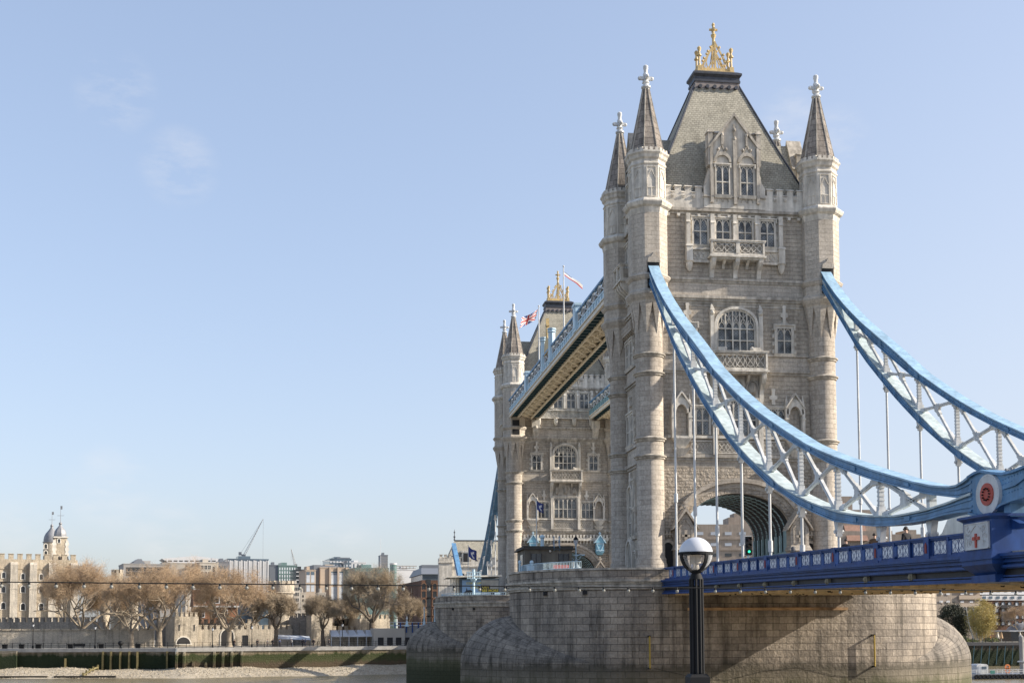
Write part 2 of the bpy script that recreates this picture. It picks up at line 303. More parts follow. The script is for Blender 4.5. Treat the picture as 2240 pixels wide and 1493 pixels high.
# ------------------------------------------------------------------ bridge towers
A_, B_ = 7.70, 5.10           # turret centres: x = +-A_, y = +-B_
ZB = 13.2                     # roadway level above the low-tide river
TS = lambda s, o, z: (s, -B_-o, z)              # south face: along, out, up
TW = lambda s, o, z: (-7.55-o, -s, z)           # west face
TN = lambda s, o, z: (-s, B_+o, z)
TE = lambda s, o, z: (7.55+o, s, z)
def arcpts(a, zs, za, n=20, ex=.5, c=0, a0=-1, a1=1):
    P = []
    for i in range(n+1):
        t = PI*(1-i/n); P.append((c+a*math.cos(t), zs+(za-zs)*abs(math.sin(t))**(ex*2)))
    return P
def gwin(parent, T, s0, s1, z0, z1, lights, trans=(), arch=0, sur=.22, quoin=True, sill=True, deep=.16, name='window'):
    """stone mullioned window: surround, mullions, transoms, cusped heads; the leaded pane is its child"""
    m = MB(T); c = (s0+s1)/2; a = (s1-s0)/2; lw = (s1-s0)/lights; mw = min(.1, .13*lw+.03)
    top = lambda s: z1 if not arch else (z1-arch)+arch*math.sqrt(max(0, 1-((s-c)/a)**2))**.9
    zs = z1-arch
    if arch:
        A = [(s0, z0)]+arcpts(a, zs, z1, 18, .45, c)+[(s1, z0)]
        Bq = [(s0-sur*1.5, z0)]+arcpts(a+sur*1.5, zs, z1+sur*1.5, 18, .45, c)+[(s1+sur*1.5, z0)]
        Cq = [(s0-sur*.6, z0)]+arcpts(a+sur*.6, zs, z1+sur*.6, 18, .45, c)+[(s1+sur*.6, z0)]
        m.strip(A, Cq, -.02, deep-.06); m.strip(Cq, Bq, -.02, deep+.08)
    else:
        m.box(s0-sur, s0, 0, deep, z0-.02, z1+sur); m.box(s1, s1+sur, 0, deep, z0-.02, z1+sur); m.box(s0, s1, 0, deep, z1, z1+sur)
        m.box(s0-sur-.1, s1+sur+.1, 0, deep+.1, z1+sur, z1+sur+.12)
        for q in (s0-sur-.1, s1+sur-.02): m.box(q, q+.12, 0, deep+.08, z1-.15, z1+sur)
    if quoin:
        k = 0; z = z0
        while z < (zs if arch else z1)-.1:
            h = min(.34, z1-z)
            if k % 2 == 0: m.box(s0-sur-.2, s0-sur, 0, deep-.08, z, z+h); m.box(s1+sur, s1+sur+.2, 0, deep-.08, z, z+h)
            z += h; k += 1
    if sill: m.frus((s0-sur-.1, s1+sur+.1, 0, deep+.02), (s0-sur-.1, s1+sur+.1, 0, deep+.14), z0-.28, z0-.02)
    for i in range(1, lights): m.box(s0+i*lw-mw/2, s0+i*lw+mw/2, .03, deep-.04, z0, top(s0+i*lw)-.02)
    for t in trans: m.box(s0, s1, .03, deep-.05, t-mw/2, t+mw/2)
    for i in range(lights):
        l, r = s0+i*lw+mw*.4, s0+(i+1)*lw-mw*.4; c0 = (l+r)/2
        zt = min(top(l), top(r), top(c0))-.05 if not arch else min(zs+.15*arch+.2*lw, min(top(l+.02), top(r-.02)))
        hh = lw*.75; prev = None
        for sg in (-1, 1):
            e = l if sg < 0 else r; P = [(e, zt-hh), (e+(c0-e)*.18, zt-hh*.45), (e+(c0-e)*.55, zt-hh*.12), (c0, zt+.02)]
            for p, q in zip(P, P[1:]): m.bar((p[0], deep*.45, p[1]), (q[0], deep*.45, q[1]), .07, .06)
        if zt+.06 < top(c0)-.05:      # tracery above the light
            m.box(c0-.025, c0+.025, .03, deep-.06, zt, top(c0))
            if not arch:
                m.box(s0, s1, .03, deep-.06, z1-.03, z1)
    if arch:
        for i in range(1, lights):
            e = s0+i*lw
            for sg in (-1, 1):
                P = [(e, zs), (e+sg*lw*.3, zs+arch*.42), (e+sg*lw*.95, zs+arch*.8)]
                P = [p for p in P if p[1] < top(p[0])]
                for p, q in zip(P, P[1:]): m.bar((p[0], deep*.45, p[1]), (q[0], deep*.45, q[1]), .06, .06)
    o = m.build(name, M['port'], parent)
    g = MB(T)
    if arch: g.prism([(s0+.01, z0+.01)]+[(x, z) for x, z in arcpts(a-.01, zs, z1-.01, 18, .45, c)]+[(s1-.01, z0+.01)], .012, .03)
    else: g.box(s0+.005, s1-.005, .012, .03, z0+.005, z1-.005)
    g.build('pane', M['glass'], o)
    return o
def finial_cross(m, T, s, z, h=1.4, o=.1):
    m2 = [(-.16,0),(.16,0),(.13,.3*h),(.34,.36*h),(.34,.55*h),(.13,.6*h),(.13,.85*h),(.19,.9*h),(.13,h),(-.13,h),(-.19,.9*h),(-.13,.85*h),(-.13,.6*h),(-.34,.55*h),(-.34,.36*h),(-.13,.3*h)]
    m.prism([(s+a, z+b) for a, b in m2], 0, o+.1)
def corbel(m, s0, s1, o1, z0, z1):
    """S-shaped stone bracket under a balcony"""
    P = [(0, z0), (.16*o1, z0+.02), (.22*o1, z0+.25*(z1-z0)), (.34*o1, z0+.42*(z1-z0)), (.72*o1, z0+.62*(z1-z0)), (.92*o1, z0+.78*(z1-z0)), (o1, z1), (0, z1)]
    n = len(P); pts = [(s0, o, z) for o, z in P]+[(s1, o, z) for o, z in P]
    m.add(pts, [tuple(range(n)), tuple(range(2*n-1, n-1, -1))]+[(i, i+n, (i+1) % n+n, (i+1) % n) for i in range(n)])
def pierced(m, s0, s1, o, z0, z1, n):
    """open carved panel: quatrefoil bars over a dark back"""
    w = (s1-s0)/n; h = z1-z0
    for i in range(n):
        c = s0+(i+.5)*w; q = (z0+z1)/2
        P = [(c+w*.46*math.cos(t*PI/4), o, q+h*.46*math.sin(t*PI/4)) for t in range(9)]
        for a, b in zip(P, P[1:]): m.bar(a, b, .06, .05)
        m.bar((c-w*.45, o, z0), (c+w*.45, o, z1), .05, .05); m.bar((c-w*.45, o, z1), (c+w*.45, o, z0), .05, .05)
def balcony(parent, T, hw, z0, zr, out, corbs, cz, npan, name='balcony', deepdark=True):
    m = MB(T)
    m.box(-hw, hw, 0, out, z0-.2, z0); m.box(-hw-.12, hw+.12, 0, out+.12, z0-.36, z0-.2); m.box(-hw+.1, hw-.1, 0, out-.1, z0-.5, z0-.36)
    m.box(-hw-.06, hw+.06, out-.3, out+.06, zr-.12, zr); m.box(-hw-.12, hw+.12, out-.36, out+.12, zr, zr+.1)
    for s in (-hw, hw): m.box(s-.08*(1 if s > 0 else -1), s-.08*(1 if s > 0 else -1)-.16*(1 if s > 0 else -1), 0, out-.3, zr-.12, zr+.08)
    seg = (2*hw)/npan
    for i in range(npan+1):
        s = -hw+i*seg; wv = .17
        m.box(max(-hw, s-wv), min(hw, s+wv), out-.26, out+.04, z0, zr-.12)
    o = m.build(name, M['port'], parent)
    p = MB(T)
    for i in range(npan): pierced(p, -hw+i*seg+.17, -hw+(i+1)*seg-.17, out-.1, z0+.05, zr-.14, 2 if npan > 1 else 5)
    p.build('pierced_panel', M['port'], o)
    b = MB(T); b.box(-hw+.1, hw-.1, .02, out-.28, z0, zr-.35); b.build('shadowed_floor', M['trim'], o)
    for s in corbs:
        c = MB(T); corbel(c, s-.19, s+.19, out, cz, z0-.36); c.build('corbel', M['port'], o)
    return o
def niche(parent, T, c, z0):
    m = MB(T); w = .74
    for s in (-1, 1):
        m.box(c+s*w-.13, c+s*w+.13, 0, .5, z0, z0+2.55); m.frus((c+s*w-.17, c+s*w+.17, 0, .55), (c+s*w-.17, c+s*w+.17, 0, .55), z0+1.6, z0+1.75)
        m.frus((c+s*w-.14, c+s*w+.14, .1, .5), (c+s*w-.02, c+s*w+.02, .28, .32), z0+2.55, z0+3.75)
        m.prism([(c+s*.92, z0+2.6), (c, z0+3.95), (c, z0+3.72), (c+s*.78, z0+2.6)], 0, .62)
    m.strip(arcpts(.5, z0+2.0, z0+2.75, 14, .5, c), [(c+(x-c)*1.5, z0+2+(z-z0-2)*1.62+.12) for x, z in arcpts(.5, z0+2.0, z0+2.75, 14, .5, c)], 0, .5)
    m.prism([(c-.62, z0+2.75), (c+.62, z0+2.75), (c, z0+3.7)], 0, .4)
    m.box(c-.9, c+.9, 0, .62, z0-.16, z0); m.frus((c-.3, c+.3, 0, .25), (c-.85, c+.85, 0, .6), z0-1.0, z0-.16)
    o = m.build('niche', M['port'], parent)
    d = MB(T); d.prism([(c-.5, z0)]+arcpts(.5, z0+2.0, z0+2.72, 12, .5, c)+[(c+.5, z0)], .02, .06); d.build('niche_back', M['shaft'], o)
def turret(parent, cx, cy, kind):
    s = MB()
    s.lathe(cx, cy, [(1.34,ZB),(1.34,14.75),(1.26,14.9),(1.26,15.2),(1.16,15.35),(1.16,36.9)], 32)
    base = s.build('turret', M['shaft'], parent)
    for z in (23.75, 25.25, 30.85, 32.45):
        r = MB(); r.lathe(cx, cy, [(1.15,z-.2),(1.26,z-.13),(1.26,z-.03),(1.38,z+.03),(1.4,z+.12),(1.2,z+.22),(1.15,z+.25)], 32); r.build('ring_moulding', M['trim'], base)
    u = MB(); ap = 1.58; rv = ap/math.cos(PI/8)
    u.oct(cx, cy, [(1.5,36.9),(1.56,37.3),(1.56,44.8)])
    # corner spikes that carry the octagon down into the round shaft
    for k in range(8):
        t = PI/8+k*PI/4; V = (cx+1.5/math.cos(PI/8)*math.cos(t), cy+1.5/math.cos(PI/8)*math.sin(t), 36.95)
        f = lambda q: (cx+1.5*math.cos(q), cy+1.5*math.sin(q), 36.95)
        a, b = f(t-PI/8), f(t+PI/8); tip = (cx+1.17*math.cos(t), cy+1.17*math.sin(t), 34.2)
        i1 = (cx+1.0*math.cos(t-PI/8), cy+1.0*math.sin(t-PI/8), 36.95); i2 = (cx+1.0*math.cos(t+PI/8), cy+1.0*math.sin(t+PI/8), 36.95)
        mid = lambda p, q, w: tuple(p[j]*(1-w)+q[j]*w for j in range(3))
        e = (V[0], V[1], 36.0)
        u.add([a, V, b, tip, i1, i2], [(0,1,3),(1,2,3),(2,5,3),(4,0,3),(0,4,5,2,1)])
    u.oct(cx, cy, [(1.5,37.0),(1.72,37.35),(1.82,37.55),(1.82,37.75),(1.6,38.0)])
    u.oct(cx, cy, [(1.56,38.75),(1.74,38.95),(1.82,39.15),(1.6,39.35)])
    u.build('octagon_stage', M['ashlar'], base)
    h = MB()
    h.oct(cx, cy, [(1.56,44.55),(1.62,44.75),(1.66,45.0),(1.86,45.15),(1.98,45.4),(1.98,45.5),(1.75,45.72),(1.5,45.85)])
    h.oct(cx, cy, [(1.48,45.6),(1.48,49.35)])
    for k in range(8):
        t = k*PI/4; c, sn = math.cos(t), math.sin(t)
        T = lambda s_, o, z: (cx+(1.48+o)*c-s_*sn, cy+(1.48+o)*sn+s_*c, z)
        q = MB(T); h.T = T
        h.box(-.42,-.36,0,.06,46.0,48.5); h.box(.36,.42,0,.06,46.0,48.5); h.box(-.42,.42,0,.06,48.5,48.56); h.box(-.42,.42,0,.06,45.95,46.0)
        h.bar((-.36,.03,47.6),(0,.03,48.3),.06,.07); h.bar((.36,.03,47.6),(0,.03,48.3),.06,.07); h.box(-.03,.03,0,.05,46,46.7); h.box(-.36,.36,0,.05,46.7,46.76)
        h.T = None
    h.oct(cx, cy, [(1.48,48.7),(1.56,48.8),(1.56,48.9),(1.48,49.0)])
    h.oct(cx, cy, [(1.48,49.2),(1.62,49.35),(1.68,49.6),(1.8,49.75),(1.8,49.9),(1.55,50.0)])
    for k in range(8):
        for q in (-.45, 0, .45):
            t = k*PI/4; c, sn = math.cos(t), math.sin(t); h.T = lambda s_, o, z: (cx+(1.5+o)*c-s_*sn, cy+(1.5+o)*sn+s_*c, z)
            h.box(q-.14, q+.14, -.1, .2, 49.9, 50.18); h.T = None
    h.build('turret_head', M['port'], base)
    sp = MB(); sp.oct(cx, cy, [(1.42,49.9),(1.1,51.6),(.74,53.4),(.45,54.9),(.27,55.9)]); spo = sp.build('spire', M['spire'], base)
    rb = MB(); c8 = math.cos(PI/8)
    for k in range(8):
        t = PI/8+k*PI/4
        rb.path([(cx+r/c8*math.cos(t), cy+r/c8*math.sin(t), z) for r, z in ((1.42,49.95),(1.1,51.6),(.74,53.4),(.45,54.9),(.27,55.9))], .055, 5)
    rb.build('spire_rib', M['trim'], base)
    f = MB(); f.lathe(cx, cy, [(.26,55.7),(.3,55.95),(.42,56.0),(.42,56.12),(.24,56.2),(.24,56.35),(.34,56.45),(.2,56.6),(.17,57.6),(.22,57.7),(.22,57.95),(.1,58.05)], 10)
    for dx, dy in ((1,0),(0,1)):
        for sg in (-1, 1):
            f.bar((cx, cy, 56.85), (cx+sg*dx*.6, cy+sg*dy*.6, 56.85), .24, .28, (dy, dx, 0)); f.ball((cx+sg*dx*.56, cy+sg*dy*.56, 56.85), .16, 8, 6)
    f.ball((cx, cy, 57.15), .26, 8, 6); f.ball((cx, cy, 56.6), .26, 8, 6)
    f.build('cross_finial', M['white'], base)
    return base
def dormer(parent, T, deep, sc=1.0):
    """gabled stone dormer with two windows, over the battlements"""
    m = MB(T)
    m.prism([(-2.75,45.55),(2.75,45.55),(2.75,47.4),(2.45,47.9),(2.3,48.6),(2.05,49.3),(2.05,51.0),(0,53.75),(-2.05,51.0),(-2.05,49.3),(-2.3,48.6),(-2.45,47.9),(-2.75,47.4)], -.9, .2)
    o = m.build('dormer', M['port'], parent)
    c = MB(T)
    for s in (-1, 1):
        c.prism([(s*2.15,50.85),(s*.0,53.72),(s*.0,54.02),(s*2.4,50.85)], -.95, .42)
        c.box(s*1.95, s*2.35, -.5, .36, 49.3, 52.2); c.frus((min(s*1.85,s*2.45), max(s*1.85,s*2.45), -.55, .42), (min(s*1.98,s*2.3), max(s*1.98,s*2.3), -.3, .3), 52.2, 52.5)
        c.box(s*1.3, s*2.0, -.4, .1, 51.0, 52.2); c.frus((min(s*1.2,s*2.0), max(s*1.2,s*2.0), -.5, .25), (min(s*1.2,s*2.0), max(s*1.2,s*2.0), -.5, .15), 52.2, 52.38)
        c.box(s*1.95, s*2.2, .2, .42, 46.0, 50.9)
        for a, b in (((s*.55, .25, 49.9), (s*1.15, .25, 51.2)), ((s*1.75, .25, 49.9), (s*1.15, .25, 51.2))):
            c.bar(a, b, .14, .12)
        c.box(s*1.1-.09, s*1.1+.09, .15, .4, 51.1, 52.0); c.ball((s*1.1, .3, 52.05), .17, 8, 6); c.ball((s*.75, .3, 50.75), .13, 8, 6); c.ball((s*1.45, .3, 50.75), .13, 8, 6)
        c.strip(arcpts(.62, 49.6, 50.2, 12, .5, s*1.1), arcpts(.82, 49.6, 50.5, 12, .5, s*1.1), .18, .38)
        for q in (.28, .84):
            c.strip(arcpts(.2, 46.1, 46.4, 8, .5, s*(1.1)+q-.56), arcpts(.27, 46.1, 46.48, 8, .5, s*1.1+q-.56), .18, .26)
    c.box(-.14, .14, .2, .42, 45.9, 51.6); c.ball((0,.3,51.7), .2, 8, 6); c.box(-.08,.08,.18,.36,51.7,53.0); c.ball((0,.3,52.5), .17, 8, 6)
    c.box(-2.8, 2.8, .1, .36, 46.5, 46.62)
    c.build('gable_carving', M['trim'], o)
    for s in (-1, 1): gwin(o, lambda a, b, z: T(a, b+.2, z), s*1.1-.56, s*1.1+.56, 46.7, 49.25, 2, (47.85,), .0, .1, False, True)
    rf = MB(T); rf.prism([(-2.05,50.7),(0,53.5),(2.05,50.7),(2.05,46.5),(-2.05,46.5)], -deep, -.85); rf.build('dormer_roof', M['slate'], o)
    return o
def battlement(parent, T, hw, gap):
    for sg in (-1, 1):
        m = MB(T)
        a, b = sg*gap, sg*hw; lo, hi = min(a, b), max(a, b)
        m.box(lo, hi, -.35, .16, 45.5, 46.85)
        n = max(2, round((hi-lo)/1.0)); st = (hi-lo)/n
        for i in range(n):
            q = lo+(i+.5)*st
            m.box(q-st*.3, q+st*.3, -.35, .16, 46.85, 47.35); m.frus((q-st*.36, q+st*.36, -.42, .26), (q-st*.36, q+st*.36, -.42, .1), 47.35, 47.5)
            m.frus((q+st*.3, q+st*.7 if i < n-1 else q+st*.4, -.38, .24), (q+st*.3, q+st*.7 if i < n-1 else q+st*.4, -.38, .1), 46.85, 46.98)
            m.box(q+st*.36, q+st*.62, .1, .3, 46.5, 46.62); m.box(q+st*.38, q+st*.6, .1, .24, 46.38, 46.5)
        m.build('battlement', M['port'], parent)
def make_tower():
    root = thing('bridge_tower', (0, 0, ZB), 'nearer Gothic stone bridge tower with steep slate roof, corner spires and road arch', 'bridge tower', 'stone towers of the bridge')
    SP, AP, A1, OA, OZ = 17.4, 20.85, 4.72, 5.75, 22.15
    # walls: south and north with the road arch left open, plain east and west walls, tunnel
    for T, hw in ((TS, 6.7), (TN, 6.7)):
        m = MB(T); arch = arcpts(A1, SP, AP, 28, .46)
        top = 23.0
        for p, q in zip(arch, arch[1:]): m.add([(p[0],0,p[1]),(q[0],0,q[1]),(q[0],0,top),(p[0],0,top)], [(0,1,2,3)])
        for s in (-1, 1): m.add([(s*A1,0,ZB),(s*hw,0,ZB),(s*hw,0,top),(s*A1,0,top)], [(0,1,2,3)])
        m.build('lower_wall', M['rock'], root)
        m = MB(T); m.add([(-hw,0,top),(hw,0,top),(hw,0,45.8),(-hw,0,45.8)], [(0,1,2,3)]); m.build('wall', M['granite'], root)
        a = MB(T)
        for i, (r0, r1, o) in enumerate(((0, .38, -.25), (.38, .72, .05), (.72, 1.02, .3))):
            f = lambda e: [(x*(A1+e)/A1, z) for x, z in arcpts(A1, SP, AP+e*1.25, 28, .46)]
            a.strip(f(r0), f(r1), -.6, o)
            for s in (-1, 1): a.box(s*(A1+r0), s*(A1+r1), -.6, o, ZB, SP)
        a.build('arch_moulding', M['shaft'], root)
    m = MB(); m.box(-7.55, 7.55, -4.9, 4.9, 23.2, 45.6)
    for s in (-1, 1): m.box(s*5.4, s*7.55, -5.05, 5.05, ZB, 23.2)
    m.build('side_wall', M['granite'], root)
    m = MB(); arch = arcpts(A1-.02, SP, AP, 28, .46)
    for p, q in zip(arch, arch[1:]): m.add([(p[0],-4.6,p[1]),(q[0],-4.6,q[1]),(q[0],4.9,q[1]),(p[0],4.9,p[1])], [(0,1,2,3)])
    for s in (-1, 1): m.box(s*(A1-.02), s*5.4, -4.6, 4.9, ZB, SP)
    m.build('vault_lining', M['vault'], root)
    for k in range(8):
        y = -3.7+k*1.17; m = MB()
        for p, q in zip(arch, arch[1:]): m.bar((p[0]*.985, y, p[1]-.12), (q[0]*.985, y, q[1]-.04), .11, .08)
        for s in (-1, 1): m.box(s*A1*.985-.17, s*A1*.985+.17, y-.1, y+.1, 15.9, SP)
        m.build('vault_rib', M['rib'], root)
    m = MB()
    for s in (-1, 1): m = MB(); m.box(s*4.3, s*4.72, -4.9, 4.9, ZB, 15.9); m.box(s*4.35, s*4.75, -5.05, -3.9, 15.9, 17.9); m.build('vault_plinth', M['tealpale'], root)
    for sx in (-1, 1):
        for sy in (-1, 1): turret(root, sx*A_, sy*B_, 0)
    # string courses round all faces
    for z0, z1, o in ((45.0, 45.25, .12), (45.25, 45.5, .34), (45.5, 45.62, .22), (39.05, 39.22, .14), (39.22, 39.42, .24), (37.2, 37.42, .12), (37.42, 37.62, .25), (37.62, 37.86, .36), (36.95, 37.2, .06), (32.72, 32.86, .18), (31.1, 31.3, .1), (31.3, 31.52, .24), (25.45, 25.66, .2), (23.62, 23.85, .12), (23.85, 24.15, .26)):
        m = MB()
        m.box(-6.7, 6.7, -B_-o, -B_, z0, z1); m.box(-6.7, 6.7, B_, B_+o, z0, z1); m.box(-7.55-o, -7.55, -4.3, 4.3, z0, z1); m.box(7.55, 7.55+o, -4.3, 4.3, z0, z1)
        m.build('string_course', M['trim'], root)
    for z0, z1 in ((37.86, 39.05), (31.52, 32.72), (24.15, 25.45)):
        m = MB(); o = .04; m.box(-6.7, 6.7, -B_-o, -B_, z0, z1); m.box(-7.55-o, -7.55, -4.3, 4.3, z0, z1); m.box(-6.7, 6.7, B_, B_+o, z0, z1)
        m.build('ashlar_band', M['ashlar'], root)
    m = MB()
    for i in range(14):
        q = -5.9+i*.9; m = MB(); m.frus((q-.1, q+.1, -B_-.3, -B_), (q-.14, q+.14, -B_-.3, -B_), 44.75, 45.0); m.build('cornice_boss', M['port'], root)
    # roof
    m = MB()
    a, b, c = (-7.3, 7.3, -4.75, 4.75), (-4.55, 4.55, -2.75, 2.75), (-2.05, 2.05, -.9, .9)
    m.frus(a, b, 46.4, 52.6); m.frus(b, c, 52.6, 58.5)
    rf = m.build('roof', M['slate'], root)
    m = MB()
    for sx in (-1, 1):
        for sy in (-1, 1): m = MB(); m.path([(sx*7.3, sy*4.75, 46.4), (sx*4.55, sy*2.75, 52.6), (sx*2.05, sy*.9, 58.5)], .1, 6); m.build('hip_roll', M['lead'], rf)
    m = MB(); m.frus((-2.2,2.2,-1.05,1.05), (-2.05,2.05,-.95,.95), 57.9, 58.9); m.build('roof_apron', plain('stained_lead_apron', (.27,.235,.22), .7, 0, .25, 2, 0, .3, .3), rf)
    m = MB(); m.box(-2.15,2.15,-1.05,1.05,58.75,58.95); m.box(-2.1,2.1,-1,1,58.95,59.2); m.frus((-2.1,2.1,-1,1),(-2.27,2.27,-1.2,1.2),59.2,59.42); m.box(-2.27,2.27,-1.2,1.2,59.42,59.6); m.frus((-2.27,2.27,-1.2,1.2),(-1.9,1.9,-.9,.9),59.6,59.8)
    m.build('roof_cap', M['lead'], rf)
    m = MB()
    for i in range(6):
        q = -1.68+i*.67
        for sy in (-1, 1): m = MB(); m.tube((q, sy*.95, 58.2), (q, sy*1.32, 58.2), .17, .17, 10); m.build('roof_vent', M['lead'], rf)
    g = MB()
    g.box(-1.75,1.75,-.7,.7,59.8,59.95); g.box(-1.68,1.68,-.55,.55,59.95,60.25)
    for sx in (-1, 1):
        for sy in (-1, 1):
            x, y = sx*1.5, sy*.45; g.box(x-.2, x+.2, y-.18, y+.18, 59.8, 60.4); g.lathe(x, y, [(.15,60.3),(.1,60.7),(.1,61.3),(.22,61.36),(.22,61.44),(.11,61.6),(.09,61.75),(.17,61.95),(.2,62.1),(.08,62.25)], 8)
        for y in (-.42, .42):
            g.bar((sx*1.35, y, 60.2), (0, y, 62.7), .1, .14); g.bar((sx*.68, y, 60.2), (sx*.0, y, 61.4), .07, .08); g.bar((sx*.68, y, 60.2), (sx*.9, y, 61.0), .07, .08)
            g.bar((sx*.36, y, 60.2), (sx*.05, y, 62.1), .06, .06); g.bar((sx*1.0, y, 60.2), (sx*.65, y, 61.5), .06, .06)
            for t in (.22, .5, .78): g.ball((sx*(1.35-1.35*t)+sx*.12, y, 60.3+2.4*t+.1), .12, 7, 5)
    for y in (-.42, .42): g.box(-.08, .08, y-.07, y+.07, 60.2, 62.8)
    cr = g.build('cresting', M['gold'], rf)
    f = MB(); f.lathe(0, 0, [(.14,62.5),(.24,62.6),(.14,62.75),(.13,63.3),(.2,63.4),(.26,63.6),(.12,63.75),(.11,64.5),(.16,64.56),(.08,64.74)], 8)
    for dx, dy in ((1,0),(0,1)): f.bar((-.38*dx,-.38*dy,64.1),(.38*dx,.38*dy,64.1),.13,.18,(dy,dx,0))
    f.ball((0,0,64.1), .2, 8, 6); f.build('finial', M['gold'], cr)
    # south face
    dormer(root, lambda s, o, z: TS(s, o+.15, z), 4.5); dormer(root, lambda s, o, z: TN(s, o+.15, z), 4.5)
    battlement(root, lambda s, o, z: TS(s, o+.1, z), 6.4, 2.75); battlement(root, lambda s, o, z: TN(s, o+.1, z), 6.4, 2.75)
    TWd = lambda s, o, z: TW(s*.62, o+.15, z); TEd = lambda s, o, z: TE(s*.62, o+.15, z)
    dormer(root, TWd, 6.5); dormer(root, TEd, 6.5)
    battlement(root, TW, 3.9, 1.75); battlement(root, TE, 3.9, 1.75)
    for i in range(4): gwin(root, TS, -3.04+i*2.0-.6, -3.04+i*2.0+.6, 42.35, 44.6, 2, (43.55,), 0, .16, i in (0, 3), True)
    m = MB(TS)
    for s in (-4.2, -2.04, 0-.04, 1.96, 4.1): m = MB(TS); m.box(s-.17, s+.17, .1, .42, 42.2, 45.0); m.frus((s-.2, s+.2, .1, .5), (s-.04, s+.04, .1, .2), 44.2, 45.1); m.build('window_buttress', M['port'], root)
    m = MB(TS)
    m.box(-4.4, 4.4, 0, .009, 41.0, 45.0)
    m.build('window_backing', M['port'], root)
    for s in (-1, 1):
        m = MB(TS); m.box(s*2.2, s*4.2, .1, .3, 40.75, 40.95); m.box(s*2.2, s*4.2, .1, .34, 41.85, 42.05); m.box(s*2.2, s*4.2, .08, .16, 40.95, 41.85)
        pierced(m, min(s*2.5, s*3.9), max(s*2.5, s*3.9), .2, 40.98, 41.82, 2)
        m.box(s*4.12-.28, s*4.12+.28, .1, .5, 40.8, 42.1); m.frus((s*4.12-.36, s*4.12+.36, .1, .55), (s*4.12-.28, s*4.12+.28, .1, .5), 42.1, 42.3)
        m.lathe(s*4.12, .25, [(.04,39.95),(.2,40.1),(.3,40.5),(.3,40.7),(.42,40.8)], 8)
        m.build('carved_parapet', M['port'], root)
    mid = []
    bal = balcony(root, TS, 2.38, 41.45, 42.5, 1.0, (-2.1, 0, 2.1), 39.45, 2)
    mid.append(bal)
    m = MB(TS)
    for s in (-1.05, 1.05): m = MB(TS); corbel(m, s-.12, s+.12, .7, 40.3, 41.1); m.build('small_corbel', M['port'], bal)
    gwin(root, TS, -1.6, 1.6, 33.05, 36.62, 5, (34.05, 35.07), 1.35, .24, True, False, .22)
    m = MB(TS)
    for s in (-1, 1): m = MB(TS); m.box(s*2.16-.17, s*2.16+.17, 0, .36, 33.0, 36.6); m.frus((s*2.16-.2, s*2.16+.2, 0, .42), (s*2.16-.05, s*2.16+.05, 0, .15), 36.6, 37.2); m.ball((s*2.16, .3, 36.4), .22, 8, 6); m.build('window_pinnacle', M['port'], root)
    for c in (-4.32, 4.32):
        o = gwin(root, TS, c-.62, c+.62, 33.02, 35.2, 2, (34.15,), 0, .26, True, True)
        m = MB(TS); finial_cross(m, TS, c, 35.65, 1.55, .12); m.frus((c-.5, c+.5, 0, .2), (c-.1, c+.1, 0, .2), 35.5, 35.85); m.build('hood_finial', M['port'], o)
    b2 = balcony(root, TS, 2.42, 31.5, 32.85, 1.15, (-2.15, 2.15), 28.75, 1)
    m = MB(TS)
    for s in (-.9, .9): corbel(m, s-.11, s+.11, .8, 30.0, 31.0)
    m.box(-1.9, 1.9, .05, .14, 28.9, 31.0)
    for s in (-1.35, 0, 1.35):
        m.lathe(s, .1, [(.05,29.3),(.3,29.5),(.34,30.0),(.26,30.4),(.05,30.5)], 10); m.strip(arcpts(.5, 29.7, 30.5, 10, .5, s), arcpts(.58, 29.7, 30.62, 10, .5, s), .1, .26)
    m.build('carved_shields', M['trim'], b2)
    m = MB(TS)
    for s in (-1, 1): m = MB(TS); m.box(s*1.55-.3, s*1.55+.3, .5, .9, 32.97, 33.3); m.ball((s*1.2, .7, 33.2), .2, 8, 6); m.build('balcony_ornament', M['port'], b2)
    gwin(root, TS, -1.68, 1.62, 25.85, 28.75, 5, (27.16,), 0, .18, False, False)
    for c in (-3.38, 3.34):
        o = gwin(root, TS, c-.84, c+.84, 25.85, 28.1, 3, (27.05,), 0, .18, False, False)
        m = MB(TS); finial_cross(m, TS, c*.96, 28.5, 1.4, .12); m.build('hood_finial', M['port'], o)
    m = MB(TS)
    for s in (-2.05, 2.0): m.box(s-.2, s+.2, 0, .4, 24.1, 28.8)
    m.box(-6.2, 6.2, .06, .3, 25.5, 25.72)
    for a, b, n in ((-4.2, -2.3, 3), (-1.8, 1.75, 5), (2.25, 4.15, 3)): pierced(m, a, b, .12, 24.35, 25.2, n); m.box(a, b, .05, .2, 24.22, 24.32); m.box(a, b, .05, .2, 25.22, 25.32)
    m.build('carved_frieze', M['port'], root)
    for c in (-5.02, 5.05): niche(root, TS, c, 25.6)
    m = MB(TS)
    for c in (-5.02, 5.05): m = MB(TS); m.frus((c-.2, c+.2, 0, .2), (c-.75, c+.75, 0, .55), 23.9, 24.6); m.build('niche_corbel', M['port'], root)
    for s in (-1, 1):   # gabled buttresses beside the arch
        m = MB(TS); c = s*5.0; m.box(c-.85, c+.85, 0, 1.25, ZB, 15.9); m.frus((c-1.0, c+1.0, 0, 1.4), (c-.8, c+.8, 0, 1.2), 15.9, 16.35); m.box(c-.8, c+.8, 0, 1.1, 16.35, 17.8)
        m.prism([(c-.8, 17.8), (c+.8, 17.8), (c, 19.2)], 0, 1.1)
        for q in (-1, 1): m.prism([(c+q*1.15, 17.6), (c+q*1.0, 17.95), (c, 19.5), (c, 19.15)], 0, 1.35)
        for a, b in ((-.6, -.45), (.45, .6)): m.box(c+a, c+b, 1.1, 1.18, 16.5, 17.7)
